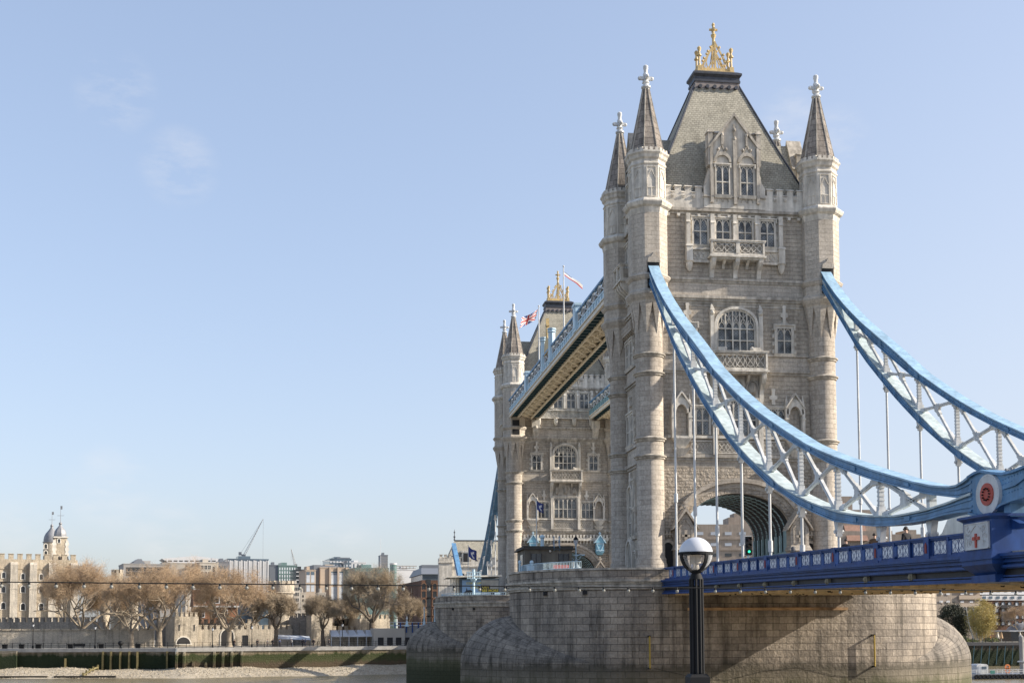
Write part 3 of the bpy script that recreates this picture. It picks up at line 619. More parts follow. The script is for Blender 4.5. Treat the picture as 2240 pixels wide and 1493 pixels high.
        m.box(c-.12, c+.12, 1.1, 1.2, 16.6, 17.6); m.box(c-.36, c+.36, 1.1, 1.2, 17.0, 17.2); m.bar((c-.6,1.14,17.7),(c,1.14,18.5),.08,.1); m.bar((c+.6,1.14,17.7),(c,1.14,18.5),.08,.1)
        m.box(c-.12, c+.12, .8, 1.1, 19.3, 19.6); m.box(c-.3, c+.3, .85, 1.05, 19.55, 19.75); m.box(c-.12, c+.12, .8, 1.1, 19.75, 20.0)
        m.build('gabled_buttress', M['shaft'], root)
    for s in (-1, 1):
        c = s*6.25; d = MB(TS); d.prism([(c-.42, ZB)]+arcpts(.42, 16.1, 16.6, 12, .45, c)+[(c+.42, ZB)], .01, .04)
        o = d.build('footway_door', M['dark'], root)
        m = MB(TS); m.strip([(c-.42, ZB)]+arcpts(.42, 16.1, 16.6, 12, .45, c)+[(c+.42, ZB)], [(c-.6, ZB)]+arcpts(.6, 16.1, 16.85, 12, .45, c)+[(c+.6, ZB)], 0, .16)
        m.box(c-.6, c+.6, 0, .2, 17.2, 17.35)
        for i in range(4): m.box(c-.5+i*.28, c-.34+i*.28, 0, .22, 17.35, 17.55); m.box(c-.48+i*.28, c-.36+i*.28, 0, .16, 17.05, 17.2)
        m.build('door_surround', M['shaft'], o)
    # west face (its windows stand in narrow bays between the turrets)
    TW2 = lambda q, o, z: TW(q-2.35, o, z)
    for c in (-.72, .78):
        gwin(root, TW2, c-.46, c+.46, 41.8, 44.3, 2, (43.1,), 0, .2, True, True)
        gwin(root, TW2, c-.46, c+.46, 33.0, 35.3, 2, (34.2,), 0, .2, True, True)
        gwin(root, TW2, c-.46, c+.46, 25.9, 28.6, 2, (27.2,), 0, .2, True, True)
    m = MB(TW2); finial_cross(m, TW2, 0, 28.9, 1.5, .12); m.build('wall_cross', M['port'], root); m = MB(TW2); finial_cross(m, TW2, 0, 22.2, 1.2, .12); m.build('wall_cross', M['port'], root); m = MB(TW2)
    for i in range(9):
        s = -2.2+i*.55; m.box(s-.16, s+.16, 0, .55, 36.2, 36.8); corbel(m, s-.1, s+.1, .45, 35.5, 36.0)
    m.box(-2.4, 2.4, 0, .5, 35.95, 36.25); m.build('machicolation', M['shaft'], root)
    balcony(root, TW2, 1.35, 41.0, 42.2, 1.15, (-1.1, -.35, .35, 1.1), 38.8, 2)
    gwin(root, TW2, -.8, .5, 17.6, 22.0, 2, (18.9, 20.3), .5, .2, True, True)
    gwin(root, TW2, .95, 1.4, 20.2, 22.4, 1, (), 0, .18, False, True); gwin(root, TW2, .95, 1.5, 17.6, 19.8, 1, (), 0, .18, True, True)
    gwin(root, TW2, -.85, .65, ZB+.1, 17.0, 2, (), 1.0, .3, False, False, .3)
    gwin(root, TW2, 1.2, 1.75, ZB+.4, 16.0, 1, (), 0, .18, False, True)
    # slots the chains run out of
    for s in (-1, 1):
        m = MB(); x = s*A_+.1; m.box(x-.55, x+.5, -B_-1.62, -B_-1.0, 37.6, 40.2)
        so_ = m.build('chain_slot', M['dark'], root)
        m = MB(); m.prism([(x-.55, 40.2), (x+.55, 40.2), (x+.5, 40.55), (x+.2, 40.75), (x, 41.1), (x-.2, 40.75), (x-.5, 40.55)], -B_-1.74, -B_-1.4); m.build('slot_hood', M['ashlar'], so_)
    return root, mid
tower, NEAR_ONLY = make_tower()
far = copy_tree(tower, None, NEAR_ONLY); far.location.y += 82.3
far['label'] = 'farther of the two Gothic stone bridge towers, half hidden behind the high walkways'
# pieces only the far tower shows on this side: crenellated course, two blue look-out boxes, walkway brackets
m = MB(TS)
for i in range(26):
    s = -6.25+i*.5; m.box(s-.15, s+.15, 0, .45, 22.85, 23.3); corbel(m, s-.1, s+.1, .4, 21.9, 22.45)
m.box(-6.5, 6.5, 0, .42, 22.4, 22.85); m.build('crenellated_course', M['port'], far)
for s in (-5.0, 5.1):
    m = MB(TS); m.box(s-.6, s+.6, 0, .75, 20.7, 22.1); m.prism([(s-.7, 22.1), (s+.7, 22.1), (s, 23.1)], 0, .85); m.frus((s-.4, s+.4, 0, .4), (s-.6, s+.6, 0, .75), 20.3, 20.7)
    o = m.build('lookout_box', plain('lookout_box_blue', (.22,.46,.6), .5), far)
    m = MB(TS)
    for q in (-1, 1): m.prism([(s+q*.78, 22.05), (s, 23.15), (s, 23.35), (s+q*.95, 22.05)], 0, .95); m.bar((s+q*.05,.8,20.8),(s+q*.55,.8,21.9),.06,.08)
    m.box(s-.06, s+.06, .4, .6, 23.3, 23.75); m.box(s-.2, s+.2, .45, .55, 23.45, 23.58); m.box(s-.6, s+.6, .75, .82, 20.9, 21.0); m.box(s-.6, s+.6, .75, .82, 21.9, 22.0)
    m.build('box_trim', M['paleblue'], o)
for s in (-4.5, -7.3, 4.6):
    m = MB(TS); m.box(s-.6, s+.6, 0, .8, 39.2, 40.4); corbel(m, s-.45, s+.45, .8, 37.4, 39.2); m.ball((s, .7, 39.3), .3, 8, 6); m.build('walkway_bracket', M['port'], far)
m = MB(TS)
for s in (-4, -1.4, 1.4, 4): m.lathe(s, .3, [(.04,39.6),(.25,39.8),(.32,40.2),(.32,40.7),(.4,40.8)], 8)
m.box(-4.4, 4.4, .1, .35, 40.7, 40.9); m.box(-4.4, 4.4, .1, .35, 41.9, 42.05); pierced(m, -3.8, 3.8, .2, 41.0, 41.8, 6); m.build('pendant_parapet', M['port'], far)
# ------------------------------------------------------------------ high-level walkways
def walkway(x0, x1, label):
    """x0 = outer (west) face, x1 = inner face; runs between the towers"""
    root = thing('high_walkway', ((x0+x1)/2, 41.15, 40.6), label, 'walkway', 'high walkways between the towers')
    ya, yb = 5.9, 76.4; m = MB()
    wi = (x1-x0)
    for xa, xb in ((x0+1.05, x0+1.3), (x1-1.3, x1-1.05)): m.box(xa, xb, ya, yb, 40.5, 40.75)
    n = 26; st = (yb-ya)/n; a, b = x0+1.3, x1-1.3
    for i in range(n):
        y = ya+i*st
        m.box(a, b, y-.06, y+.06, 40.62, 41.0); m.bar((a, y, 40.72), (b, y+st, 40.72), .16, .2); m.bar((b, y, 40.76), (a, y+st, 40.76), .16, .2)
        m.box((a+b)/2-.06, (a+b)/2+.06, y, y+st, 40.7, 40.95)
    m.build('underside_lattice', M['latt'], root)
    m = MB(); m.box(x0+1.2, x1-1.2, ya, yb, 41.02, 41.2)
    m.build('walkway_floor', M['latt'], root)
    for xa, xb in ((x0+.1, x0+1.05), (x1-1.05, x1-.1)):
        m = MB(); m.box(xa, xb, ya, yb, 40.72, 40.85)
        for i in range(2*n): m.box(xa, xb, ya+i*st/2-.07, ya+i*st/2+.07, 40.6, 40.72)
        m.build('side_girder', M['teal'], root)
    for X, sg in ((x0, -1), (x1, 1)):
        m = MB()
        m.box(X-.12, X+.12, ya, yb, 40.55, 40.8); m.box(X-.2, X+.2, ya, yb, 41.0, 41.12); m.box(X-.08, X+.08, ya, yb, 40.8, 41.0)
        s = m.build('fascia', M['cream'], root)
        m = MB(); m.box(X-.1, X+.1, ya, yb, 41.12, 41.25); m.box(X-.1, X+.1, ya, yb, 41.8, 41.95); m.box(X-.03, X+.03, ya, yb, 41.25, 41.8)
        for i in range(2*n+1):
            y = ya+i*st/2; m.box(X-.13, X+.13, y-.1, y+.1, 41.12, 41.95)
        m.build('panel_band', M['tealpale'] if x0 > 0 else M['paleblue'], root)
        m = MB()
        for i in range(n):
            y = ya+i*st; m.bar((X, y, 41.95), (X, y+st, 43.0), .1, .15); m.bar((X, y+st, 41.95), (X, y, 43.0), .1, .15)
            m.box(X-.07, X+.07, y-.08, y+.08, 41.95, 43.05)
        m.build('side_truss', M['white'], root)
        m = MB(); m.box(X-.17, X+.17, ya, yb, 43.0, 43.22); m.build('top_rail', M['blue'], root)
    m = MB(); m.box(x0+.25, x1-.25, ya, yb, 41.3, 42.9); m.build('glazed_passage', M['glass'], root)
    m = MB(); m.prism([(x0+.2, 42.9), (x1-.2, 42.9), ((x0+x1)/2, 43.15)], ya, yb); m.build('passage_roof', M['lead'], root)
    for y, zt, wv in ((23, 44.1, .75), (39.0, 45.2, .42), (44.8, 45.4, .42), (58.6, 43.9, .75)):
        for X in (x0, x1):
            m = MB()
            if wv > .5:
                m.box(X-.3, X+.3, y-wv, y+wv, 41.1, zt-.25); m.box(X-.4, X+.4, y-wv-.1, y+wv+.1, zt-.25, zt); m.box(X-.35, X-.3, y-wv*.7, y+wv*.7, 41.4, zt-.4)
            else:
                m.lathe(X, y, [(.42,41.1),(.42,zt-.5),(.55,zt-.4),(.42,zt-.2),(.55,zt-.1),(.55,zt+.05),(.3,zt+.1)], 8)
            m.build('pylon', M['paleblue'], root)
    return root
wk = walkway(-8.5, -4.05, 'high-level walkway nearer the viewer, cream lattice underneath, flagpoles on top')
m = MB(); y = 42.0
for X in (-8.5,): m.prism([(y-1.9, 42.9), (y+1.9, 42.9), (y+1.4, 44.4), (y+.5, 44.8), (y, 46.9), (y-.5, 44.8), (y-1.4, 44.4)], X-.15, X+.15, 'x'); m.box(X-.2, X+.2, y-.12, y+.12, 44.8, 47.2); m.box(X-.2, X+.2, y-.4, y+.4, 46.2, 46.45)
m.build('gilded_crest', M['gold'], wk)
walkway(3.75, 8.2, 'high-level walkway beyond, its end showing to the right of the nearer one')
def flag(px, py, z0, z1, label, name, mesh_fn, group=None):
    root = thing('flagpole', (px, py, z0), label, 'flag', group)
    m = MB(); m.tube((px, py, z0), (px, py, z1), .1, .06, 8); m.ball((px, py, z1+.08), .12, 8, 6); m.build('pole', M['white'], root)
    mesh_fn(root); return root
def flagmesh(parent, P0, du, dv, W, H, mats, nx=24, ny=12, wave=.25, pick=None, name='flag_cloth'):
    """waving cloth; pick(i/nx, j/ny) chooses the colour of each small face"""
    vs_ = []; fs = []; mi = []; off = OFF[parent]; du = Vector(du); dv = Vector(dv); nrm = du.cross(dv).normalized()
    for j in range(ny+1):
        for i in range(nx+1):
            a, b = i/nx, j/ny
            p = Vector(P0)+du*(a*W)+dv*(b*H)+nrm*(wave*math.sin(a*7+b*1.2)*a)+dv*(.12*math.sin(a*5)*a*H)
            vs_.append(p-off)
    for j in range(ny):
        for i in range(nx):
            k = j*(nx+1)+i; fs.append((k, k+1, k+nx+2, k+nx+1)); mi.append(pick((i+.5)/nx, (j+.5)/ny))
    me = D.meshes.new(name); me.from_pydata([tuple(v) for v in vs_], [], fs)
    for q in mats: me.materials.append(q)
    me.polygons.foreach_set('material_index', mi); me.polygons.foreach_set('use_smooth', [True]*len(fs)); me.update()
    o = D.objects.new(name, me); COL.objects.link(o); o.parent = parent; OFF[o] = off; return o
M['flagblue'] = plain('flag_blue', (.03,.05,.20), .8); M['flagred'] = plain('flag_red', (.42,.03,.035), .8); M['flagwhite'] = plain('flag_white', (.7,.68,.66), .8)
def union(a, b):
    x, y = (a-.5)*2, (b-.5)*2
    if abs(y) < .2 or abs(x) < .1: return 1
    if abs(y) < .34 or abs(x) < .17: return 2
    d = min(abs(x-y), abs(x+y))
    return 1 if d < .12 else (2 if d < .3 else 0)
P1 = (-8.3, 49.8)
flag(P1[0], P1[1], 41.6, 50.65, 'white pole flying a Union flag from the walkway', 'f', lambda r: flagmesh(r, (P1[0]-.1, P1[1], 50.3), (-.86, -.2, -.55), (-.25, .05, -1), 2.7, 1.35, [M['flagblue'], M['flagred'], M['flagwhite']], 40, 24, .3, union), 'flags along the walkway')
P2 = (-8.3, 31.9)
flag(P2[0], P2[1], 41.6, 50.75, 'taller pole with a long thin pennant streaming right', 'f', lambda r: flagmesh(r, (P2[0]+.1, P2[1], 50.2), (.85, .2, -.52), (0, 0, -1), 2.7, .42, [M['flagwhite'], M['flagred'], M['flagblue']], 30, 6, .2, lambda a, b: 1 if b > .66 else (2 if b < .25 and a < .4 else 0)), 'flags along the walkway')

# ------------------------------------------------------------------ suspension chains
UT = [(-5.8,40.7),(-6.75,39.9),(-7.7,38.9),(-9.7,37.2),(-11.7,35.66),(-14.7,33.62),(-17.4,31.98),(-20,30.42),(-22.4,28.9),(-24.7,27.45),(-27.2,26.12),(-29.6,24.88),(-31.8,23.83),(-33.9,22.88),(-36,22.02),(-38.4,21.07),(-40.1,20.4),(-42.1,19.63),(-44,19.03),(-46.1,18.4),(-48.6,17.72),(-50.6,17.17),(-52.2,16.77),(-55,16.07),(-57,15.64),(-58.5,15.42),(-59.5,15.4),(-60.6,15.72)]
UB = [(-5.8,39.7),(-7.0,38.85),(-9.6,36.72),(-11.65,35.1),(-13.84,33.55),(-16.74,31.55),(-19.1,30.1),(-21.2,28.85),(-23.6,27.42),(-26,26.2),(-29.5,24.4),(-32,23.23),(-34.5,22.14),(-37.1,21.08),(-39.6,20.1),(-41.8,19.32),(-45.4,18.08),(-47.5,17.48),(-50.6,16.64),(-53.4,16.0),(-55,15.64),(-56.5,15.3),(-59.3,14.85),(-60.6,14.8)]
LT = [(-5.8,40.2),(-7.5,38.55),(-9.6,36.45),(-11,35.1),(-12.7,33.5),(-14,32.3),(-16.5,30.2),(-20.3,27.4),(-23.7,25.1),(-25.4,23.97),(-27.6,22.53),(-30.7,20.92),(-32.1,20.22),(-35.6,18.72),(-37.5,17.87),(-40.2,17.0),(-42.6,16.32),(-45.3,15.69),(-46.5,15.44),(-48.4,15.14),(-50.5,14.87),(-53.3,14.64),(-54.3,14.63),(-56.4,14.64),(-58.4,14.74),(-60.6,14.95)]
LB = [(-5.8,39.2),(-7,38.1),(-8.4,36.85),(-10.2,35.1),(-12.2,33.2),(-14,31.5),(-15.6,30.15),(-20,26.83),(-21.9,25.52),(-24.5,23.8),(-27,22.35),(-29.75,20.78),(-30.65,20.32),(-35.6,18.05),(-38.2,17.2),(-40.5,16.37),(-42.8,15.72),(-45.7,14.98),(-47,14.8),(-48.9,14.54),(-50.8,14.31),(-53.3,14.17),(-56.4,14.14),(-58,14.22),(-59.3,14.22),(-60.6,14.15)]
def ip(T, y):
    for (a, p), (b, q) in zip(T, T[1:]):
        if b <= y <= a: return p+(q-p)*(y-a)/(b-a)
    return T[-1][1] if y < T[-1][0] else T[0][1]
NODES = [-12.85, -18.2, -23.65, -29.2, -34.6, -40.0, -45.4, -50.75, -56.12]
RAIL = lambda y: 14.2-.0180*(-y-11)
def chord(xc, top, bot, y0, y1, parent, name):
    m = MB(); ys = [y0+(y1-y0)*i/90 for i in range(91)]
    def band(x0, x1, f, g):
        pts = []; n = len(ys)
        for y in ys: a, b = f(y), g(y); pts += [(x0, y, b), (x1, y, b), (x1, y, a), (x0, y, a)]
        fs = []
        for i in range(n-1):
            k = 4*i; fs += [(k+j, k+(j+1) % 4, k+4+(j+1) % 4, k+4+j) for j in range(4)]
        fs += [(0,3,2,1), (4*n-4, 4*n-3, 4*n-2, 4*n-1)]; m.add(pts, fs)
    t = lambda y: ip(top, y); b = lambda y: ip(bot, y)
    h = lambda y: max(.12, t(y)-b(y))
    band(xc-.34, xc+.34, lambda y: t(y)-.05, lambda y: b(y)+.05)
    band(xc-.43, xc+.43, lambda y: b(y)+.09, b)
    band(xc-.39, xc+.39, lambda y: t(y)-h(y)*.27, lambda y: t(y)-h(y)*.38); band(xc-.39, xc+.39, lambda y: t(y)-h(y)*.66, lambda y: t(y)-h(y)*.77)
    for i in range(0, 91, 10):
        y = ys[i]; s = .02
        band_y = (y-.28, y+.28)
        if min(band_y) > y1+.2 and max(band_y) < y0-.2:
            m.add([(x, yy, ip(tb, yy)+(-.14 if tb is top else .12)) for x in (xc-.42, xc+.42) for yy in band_y for tb in (top, bot)], [(0,1,3,2),(4,6,7,5),(0,2,6,4),(1,5,7,3),(0,4,5,1),(2,3,7,6)])
    o = m.build(name, M['blue'], parent)
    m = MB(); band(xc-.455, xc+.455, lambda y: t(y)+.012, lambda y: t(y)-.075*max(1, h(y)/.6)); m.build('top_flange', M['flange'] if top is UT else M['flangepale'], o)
    return o
def chain(xc, label):
    root = thing('suspension_chain', (xc, -B_-1.5, 39.0), label, 'suspension chain', 'suspension chains of the bridge')
    chord(xc, UT, UB, -5.9, -60.5, root, 'upper_chord'); chord(xc, LT, LB, -5.9, -60.5, root, 'lower_chord')
    for i, y in enumerate(NODES):
        u, l = ip(UB, y), ip(LT, y)
        m = MB(); m.box(xc-.12, xc+.12, y-.12, y+.12, l, u)
        for zz in (u, l): m.box(xc-.24, xc+.24, y-.24, y+.24, zz-.22, zz+.22) if u-l > .9 else None
        m.box(xc-.17, xc+.17, y-.16, y+.16, l, l+.45); m.box(xc-.17, xc+.17, y-.16, y+.16, u-.4, u)
        z = l+.5
        while z < u-.5: m.box(xc-.14, xc+.14, y-.14, y+.14, z, z+.07); z += .22
        m.build('post', M['white'], root)
        if i < len(NODES)-1:
            y2 = NODES[i+1]
            p, q = (y-.3, ip(UB, y-.3)), (y2+.35, ip(LT, y2+.35)); r, s = (y-.35, ip(LT, y-.35)), (y2+.3, ip(UB, y2+.3))
            m = MB()
            for (a, b) in ((p, q), (r, s)):
                A, Bv = Vector((xc, a[0], a[1])), Vector((xc, b[0], b[1])); d = Bv-A
                m.bar(A, Bv, .16, .2, (1,0,0)); m.bar(A, A+d*.14, .22, .28, (1,0,0)); m.bar(Bv-d*.14, Bv, .22, .28, (1,0,0)); m.bar(A+d*.42, A+d*.58, .2, .3, (1,0,0))
                m.bar(A, Bv, .24, .05, (1,0,0))
            cy = (p[0]+q[0]+r[0]+s[0])/4; cz = (p[1]+q[1]+r[1]+s[1])/4
            m.prism([(cy+.32*math.cos(k*PI/4+.3), cz+.32*math.sin(k*PI/4+.3)) for k in range(8)], xc-.11, xc+.11, 'x')
            m.build('cross_brace', M['white'], root)
        b = ip(LB, y); zd = RAIL(y)-1.0
        m = MB(); m.prism([(y-.34, b+.08), (y+.34, b+.08), (y+.16, b-.5), (y+.1, b-.85), (y-.1, b-.85), (y-.16, b-.5)], xc-.15, xc+.15, 'x')
        m.tube((xc-.26, y, b-.6), (xc+.26, y, b-.6), .1, .1, 10)
        if b-zd > 1.4:
            m.tube((xc, y, zd), (xc, y, b-.8), .085, .085, 10); zz = zd+(b-zd)*(.28 if y < -20 else .33); m.tube((xc, y, zz-.35), (xc, y, zz+.35), .15, .15, 10)
        else: m.tube((xc, y, zd), (xc, y, b-.6), .12, .12, 10)
        m.build('hanger', M['white'], root)
    # joint with the short landward link
    m = MB(); T_ = [(-60.3,15.6),(-60.9,15.72),(-61.4,15.74),(-62.3,15.55),(-63.1,15.42),(-63.9,15.42),(-64.8,15.5),(-66.5,15.9),(-70,17.2),(-75,19.6),(-92.5,28.5)]
    Bm = [(-92.5,27.2),(-75,18.0),(-70,15.9),(-66.5,14.75),(-64.6,14.35),(-63.8,14.32),(-63.0,14.22),(-62.1,14.0),(-61.2,13.9),(-60.3,14.1)]
    m.prism(T_+Bm, xc-.36, xc+.36, 'x')
    for q, w_ in ((T_, .48), (Bm, .48)):
        for a, b in zip(q, q[1:]): m.bar((xc, a[0], a[1]), (xc, b[0], b[1]), 2*w_, .1, (1,0,0))
    for k in range(7): 
        for j in range(4): m.ball((xc-.37, -63.0-.22*k, 14.6+.2*j+.02*k), .028, 6, 4)
    m.prism([(-63.1,14.95),(-63.1,14.8),(-64.0,14.85),(-70,16.5),(-70,16.9),(-64.2,15.1)], xc-.44, xc+.44, 'x')
    m.build('chain_joint', M['blue'], root)
    m = MB(); m.box(xc-.34, xc+.34, -62.3, -61.2, 13.7, 14.2); m.build('bearing', M['blue'], root); m = MB(); m.box(xc-.3, xc+.3, -63.4, -62.9, 13.7, 14.3); m.build('bearing', M['blue'], root)
    for sg in (-1, 1):
        def disc(r, t, n=40): return [(-62.0+r*math.cos(2*PI*k/n), 14.72+r*.88*math.sin(2*PI*k/n)) for k in range(n)]
        m = MB(); m.prism(disc(.93, 0), xc+sg*.36, xc+sg*.5, 'x'); m.strip(disc(.93,0), disc(.8,0), 0, 0) if 0 else None
        for k in range(28): t = 2*PI*k/28; m.ball((xc+sg*.5, -62+.85*math.cos(t), 14.72+.75*math.sin(t)), .022, 5, 4)
        o = m.build('rosette', M['white'], root)
        m = MB(); m.prism(disc(.52, 0), xc+sg*.5, xc+sg*.54, 'x'); r_ = m.build('rosette_centre', M['red'], o)
        m = MB()
        for k in range(12): t = 2*PI*k/12; m.tube((xc+sg*.5, -62+.27*math.cos(t), 14.72+.24*math.sin(t)), (xc+sg*.6, -62+.27*math.cos(t), 14.72+.24*math.sin(t)), .035, .035, 6)
        m.build('rosette_bolt', M['black'], o)
    return root
ch_w = chain(-7.62, 'blue and white suspension chain truss hanging across the front of the nearer tower')
ch_e = chain(7.62, 'blue and white suspension chain truss beyond the roadway, seen against the sky')
for src, lab in ((ch_w, 'blue suspension chain falling steeply behind the farther tower to the north bank'), (ch_e, 'suspension chain hidden beyond the farther tower, east side')):
    c = copy_tree(src); c['label'] = lab; c.scale = (1, -1, 1); c.location.y = 82.3-c.location.y

# ------------------------------------------------------------------ decks, parapets
def deck(label):
    root = thing('bridge_deck', (0, -36, 12.2), label, 'bridge deck', 'side spans of the bridge')
    y0, y1 = -10.7, -93.0
    def slab(xa, xb, za, zb):
        return [(xa,y0,RAIL(y0)+za),(xb,y0,RAIL(y0)+za),(xb,y0,RAIL(y0)+zb),(xa,y0,RAIL(y0)+zb),(xa,y1,RAIL(y1)+za),(xb,y1,RAIL(y1)+za),(xb,y1,RAIL(y1)+zb),(xa,y1,RAIL(y1)+zb)]
    FS = [(0,1,2,3),(7,6,5,4),(0,4,5,1),(1,5,6,2),(2,6,7,3),(3,7,4,0)]
    m = MB(); m.add(slab(-6.0, 6.0, -1.25, -1.02), FS); m.build('roadway', M['asphalt'], root)
    for s in (-1, 1):
        m = MB(); m.add(slab(s*6.0, s*7.85, -1.25, -.9), FS); m.build('footway', M['ashlar'], root)
        m = MB()
        for xa, za, zb in ((8.42,-1.12,-1.0),(8.34,-1.2,-1.12),(8.2,-1.3,-1.2),(8.26,-1.36,-1.3),(8.12,-1.46,-1.36),(8.3,-1.56,-1.46),(8.22,-1.6,-1.56),(8.1,-2.02,-1.96),(8.3,-2.12,-2.04),(8.24,-2.04,-1.98),(8.16,-1.92,-1.86)): m.add(slab(s*7.7, s*xa, za, zb), FS)
        g = m.build('edge_moulding', M['royal'], root)
        m = MB(); m.add(slab(s*7.6, s*8.02, -2.06, -1.1), FS); m.build('web_plate', M['navy'], g)
        for k, y in enumerate(range(-14, -60, -1)):
            if (k % 5) == 1:
                m = MB(); m.box(s*8.0, s*8.2, y-.17, y+.17, RAIL(y)-1.9, RAIL(y)-1.62); m.ball((s*8.2, y, RAIL(y)-1.76), .12, 8, 6); m.build('girder_boss', plain('boss_stone', (.3,.26,.18), .9) if k == 1 and s < 0 else D.materials['boss_stone'], g)
    m = MB(); m.add(slab(-7.75, 7.75, -2.1, -1.4), FS)
    for x in [-7.0+1.75*i for i in range(9)]: m.add(slab(x-.12, x+.12, -2.22, -2.1), FS)
    y = y0-1.5
    while y > y1: m.box(-7.6, 7.6, y-.06, y+.06, RAIL(y)-2.19, RAIL(y)-2.1); y -= 1.8
    sf = m.build('soffit', M['buff'], root)
    m = MB(); rnd = random.Random(4)
    for i in range(60):
        y = y0-1-rnd.random()*60; x = -7.4+rnd.random()*14; z = RAIL(y)-2.13
        m.path([(x, y, z), (x, y+.0, z-.12), (x, y-.25, z-.14), (x, y-.3, z-.02)], .025, 4)
    m.build('cable_hook', M['black'], sf)
    return root
dk = deck('road deck of the near side span, royal blue edge with dark web and buff underside')
def parapet(X, label):
    root = thing('bridge_parapet', (X, -36, 12.8), label, 'parapet', 'parapets of the bridge deck')
    sg = -1 if X < 0 else 1; o_ = sg
    def rb(y0, y1, xa, xb, za, zb, m):
        m.add([(xa,y0,RAIL(y0)+za),(xb,y0,RAIL(y0)+za),(xb,y0,RAIL(y0)+zb),(xa,y0,RAIL(y0)+zb),(xa,y1,RAIL(y1)+za),(xb,y1,RAIL(y1)+za),(xb,y1,RAIL(y1)+zb),(xa,y1,RAIL(y1)+zb)], [(0,1,2,3),(7,6,5,4),(0,4,5,1),(1,5,6,2),(2,6,7,3),(3,7,4,0)])
    y1 = -60.9
    m = MB(); rb(-10.7, y1, X-.16, X+.16, -.09, 0, m); rb(-10.7, y1, X-.1, X+.1, -.17, -.09, m); rb(-10.7, y1, X-.14, X+.14, -1.0, -.86, m); m.build('rail', M['royal'], root)
    k = 0
    for n in range(10):
        yb = NODES[0]+5.38*(1-n)-.24 if 0 else -7.73-5.38*n+.0
        yb = -50.99+5.38*(8-n) - 0.0
        # red-shield post, then three panels
        if yb < -10.9 and yb > y1+.3:
            m = MB(); rb(yb+.27, yb-.27, X-.17, X+.17, -1.0, 0.02, m); p = m.build('post', M['royal'], root)
            m = MB(); rb(yb+.09, yb-.09, X+sg*.17, X+sg*.2, -.72, -.36, m); m.prism([(yb-.09, RAIL(yb)-.36), (yb+.09, RAIL(yb)-.36), (yb, RAIL(yb)-.24)], X+sg*.17, X+sg*.2, 'x'); m.build('red_shield', M['shield'], p)
        for j in range(3):
            ya = yb-.45-1.675*j; yc = ya-1.3
            if ya > -10.75 or yc < y1: continue
            m = MB(); rb(ya, yc, X-.05, X+.05, -.22, -.17, m); rb(ya, yc, X-.05, X+.05, -.86, -.78, m); rb(ya+.03, ya-.07, X-.05, X+.05, -.86, -.17, m); rb(yc+.07, yc-.03, X-.05, X+.05, -.86, -.17, m)
            if j < 2: rb(yc-.1, yc-.27, X-.13, X+.13, -1.0, 0, m)
            p = m.build('panel_frame', M['royal'], root)
            m = MB(); rb(ya-.07, yc+.07, X+sg*.015, X+sg*.03, -.78, -.22, m); b = m.build('panel_back', M['panelwhite'], p)
            m = MB(); cy = (ya+yc)/2; zc = RAIL(cy)-.5; xx = X+sg*.05
            for dy in (-.29, .29):
                q = [(xx, cy+dy+.29*math.cos(t*PI/6), zc+.28*math.sin(t*PI/6)) for t in range(13)]
                for a, c in zip(q, q[1:]): m.bar(a, c, .011, .011, (1,0,0))
            for a, c in (((-.58, -.28), (0, .28)), ((-.58, .28), (0, -.28)), ((.58, -.28), (0, .28)), ((.58, .28), (0, -.28)), ((0, -.28), (0, .28)), ((-.29, -.28), (-.29, .28)), ((.29, -.28), (.29, .28)), ((0, 0), (0, .01))):
                m.bar((xx, cy+a[0], zc+a[1]), (xx, cy+c[0], zc+c[1]), .010, .010, (1,0,0))
            m.build('panel_lattice', M['royal'], p)
    return root
pw = parapet(-7.9, 'royal blue parapet with white lattice panels along the near edge of the deck')
pe = parapet(7.9, 'blue parapet along the far edge of the deck, mostly hidden behind the near one')
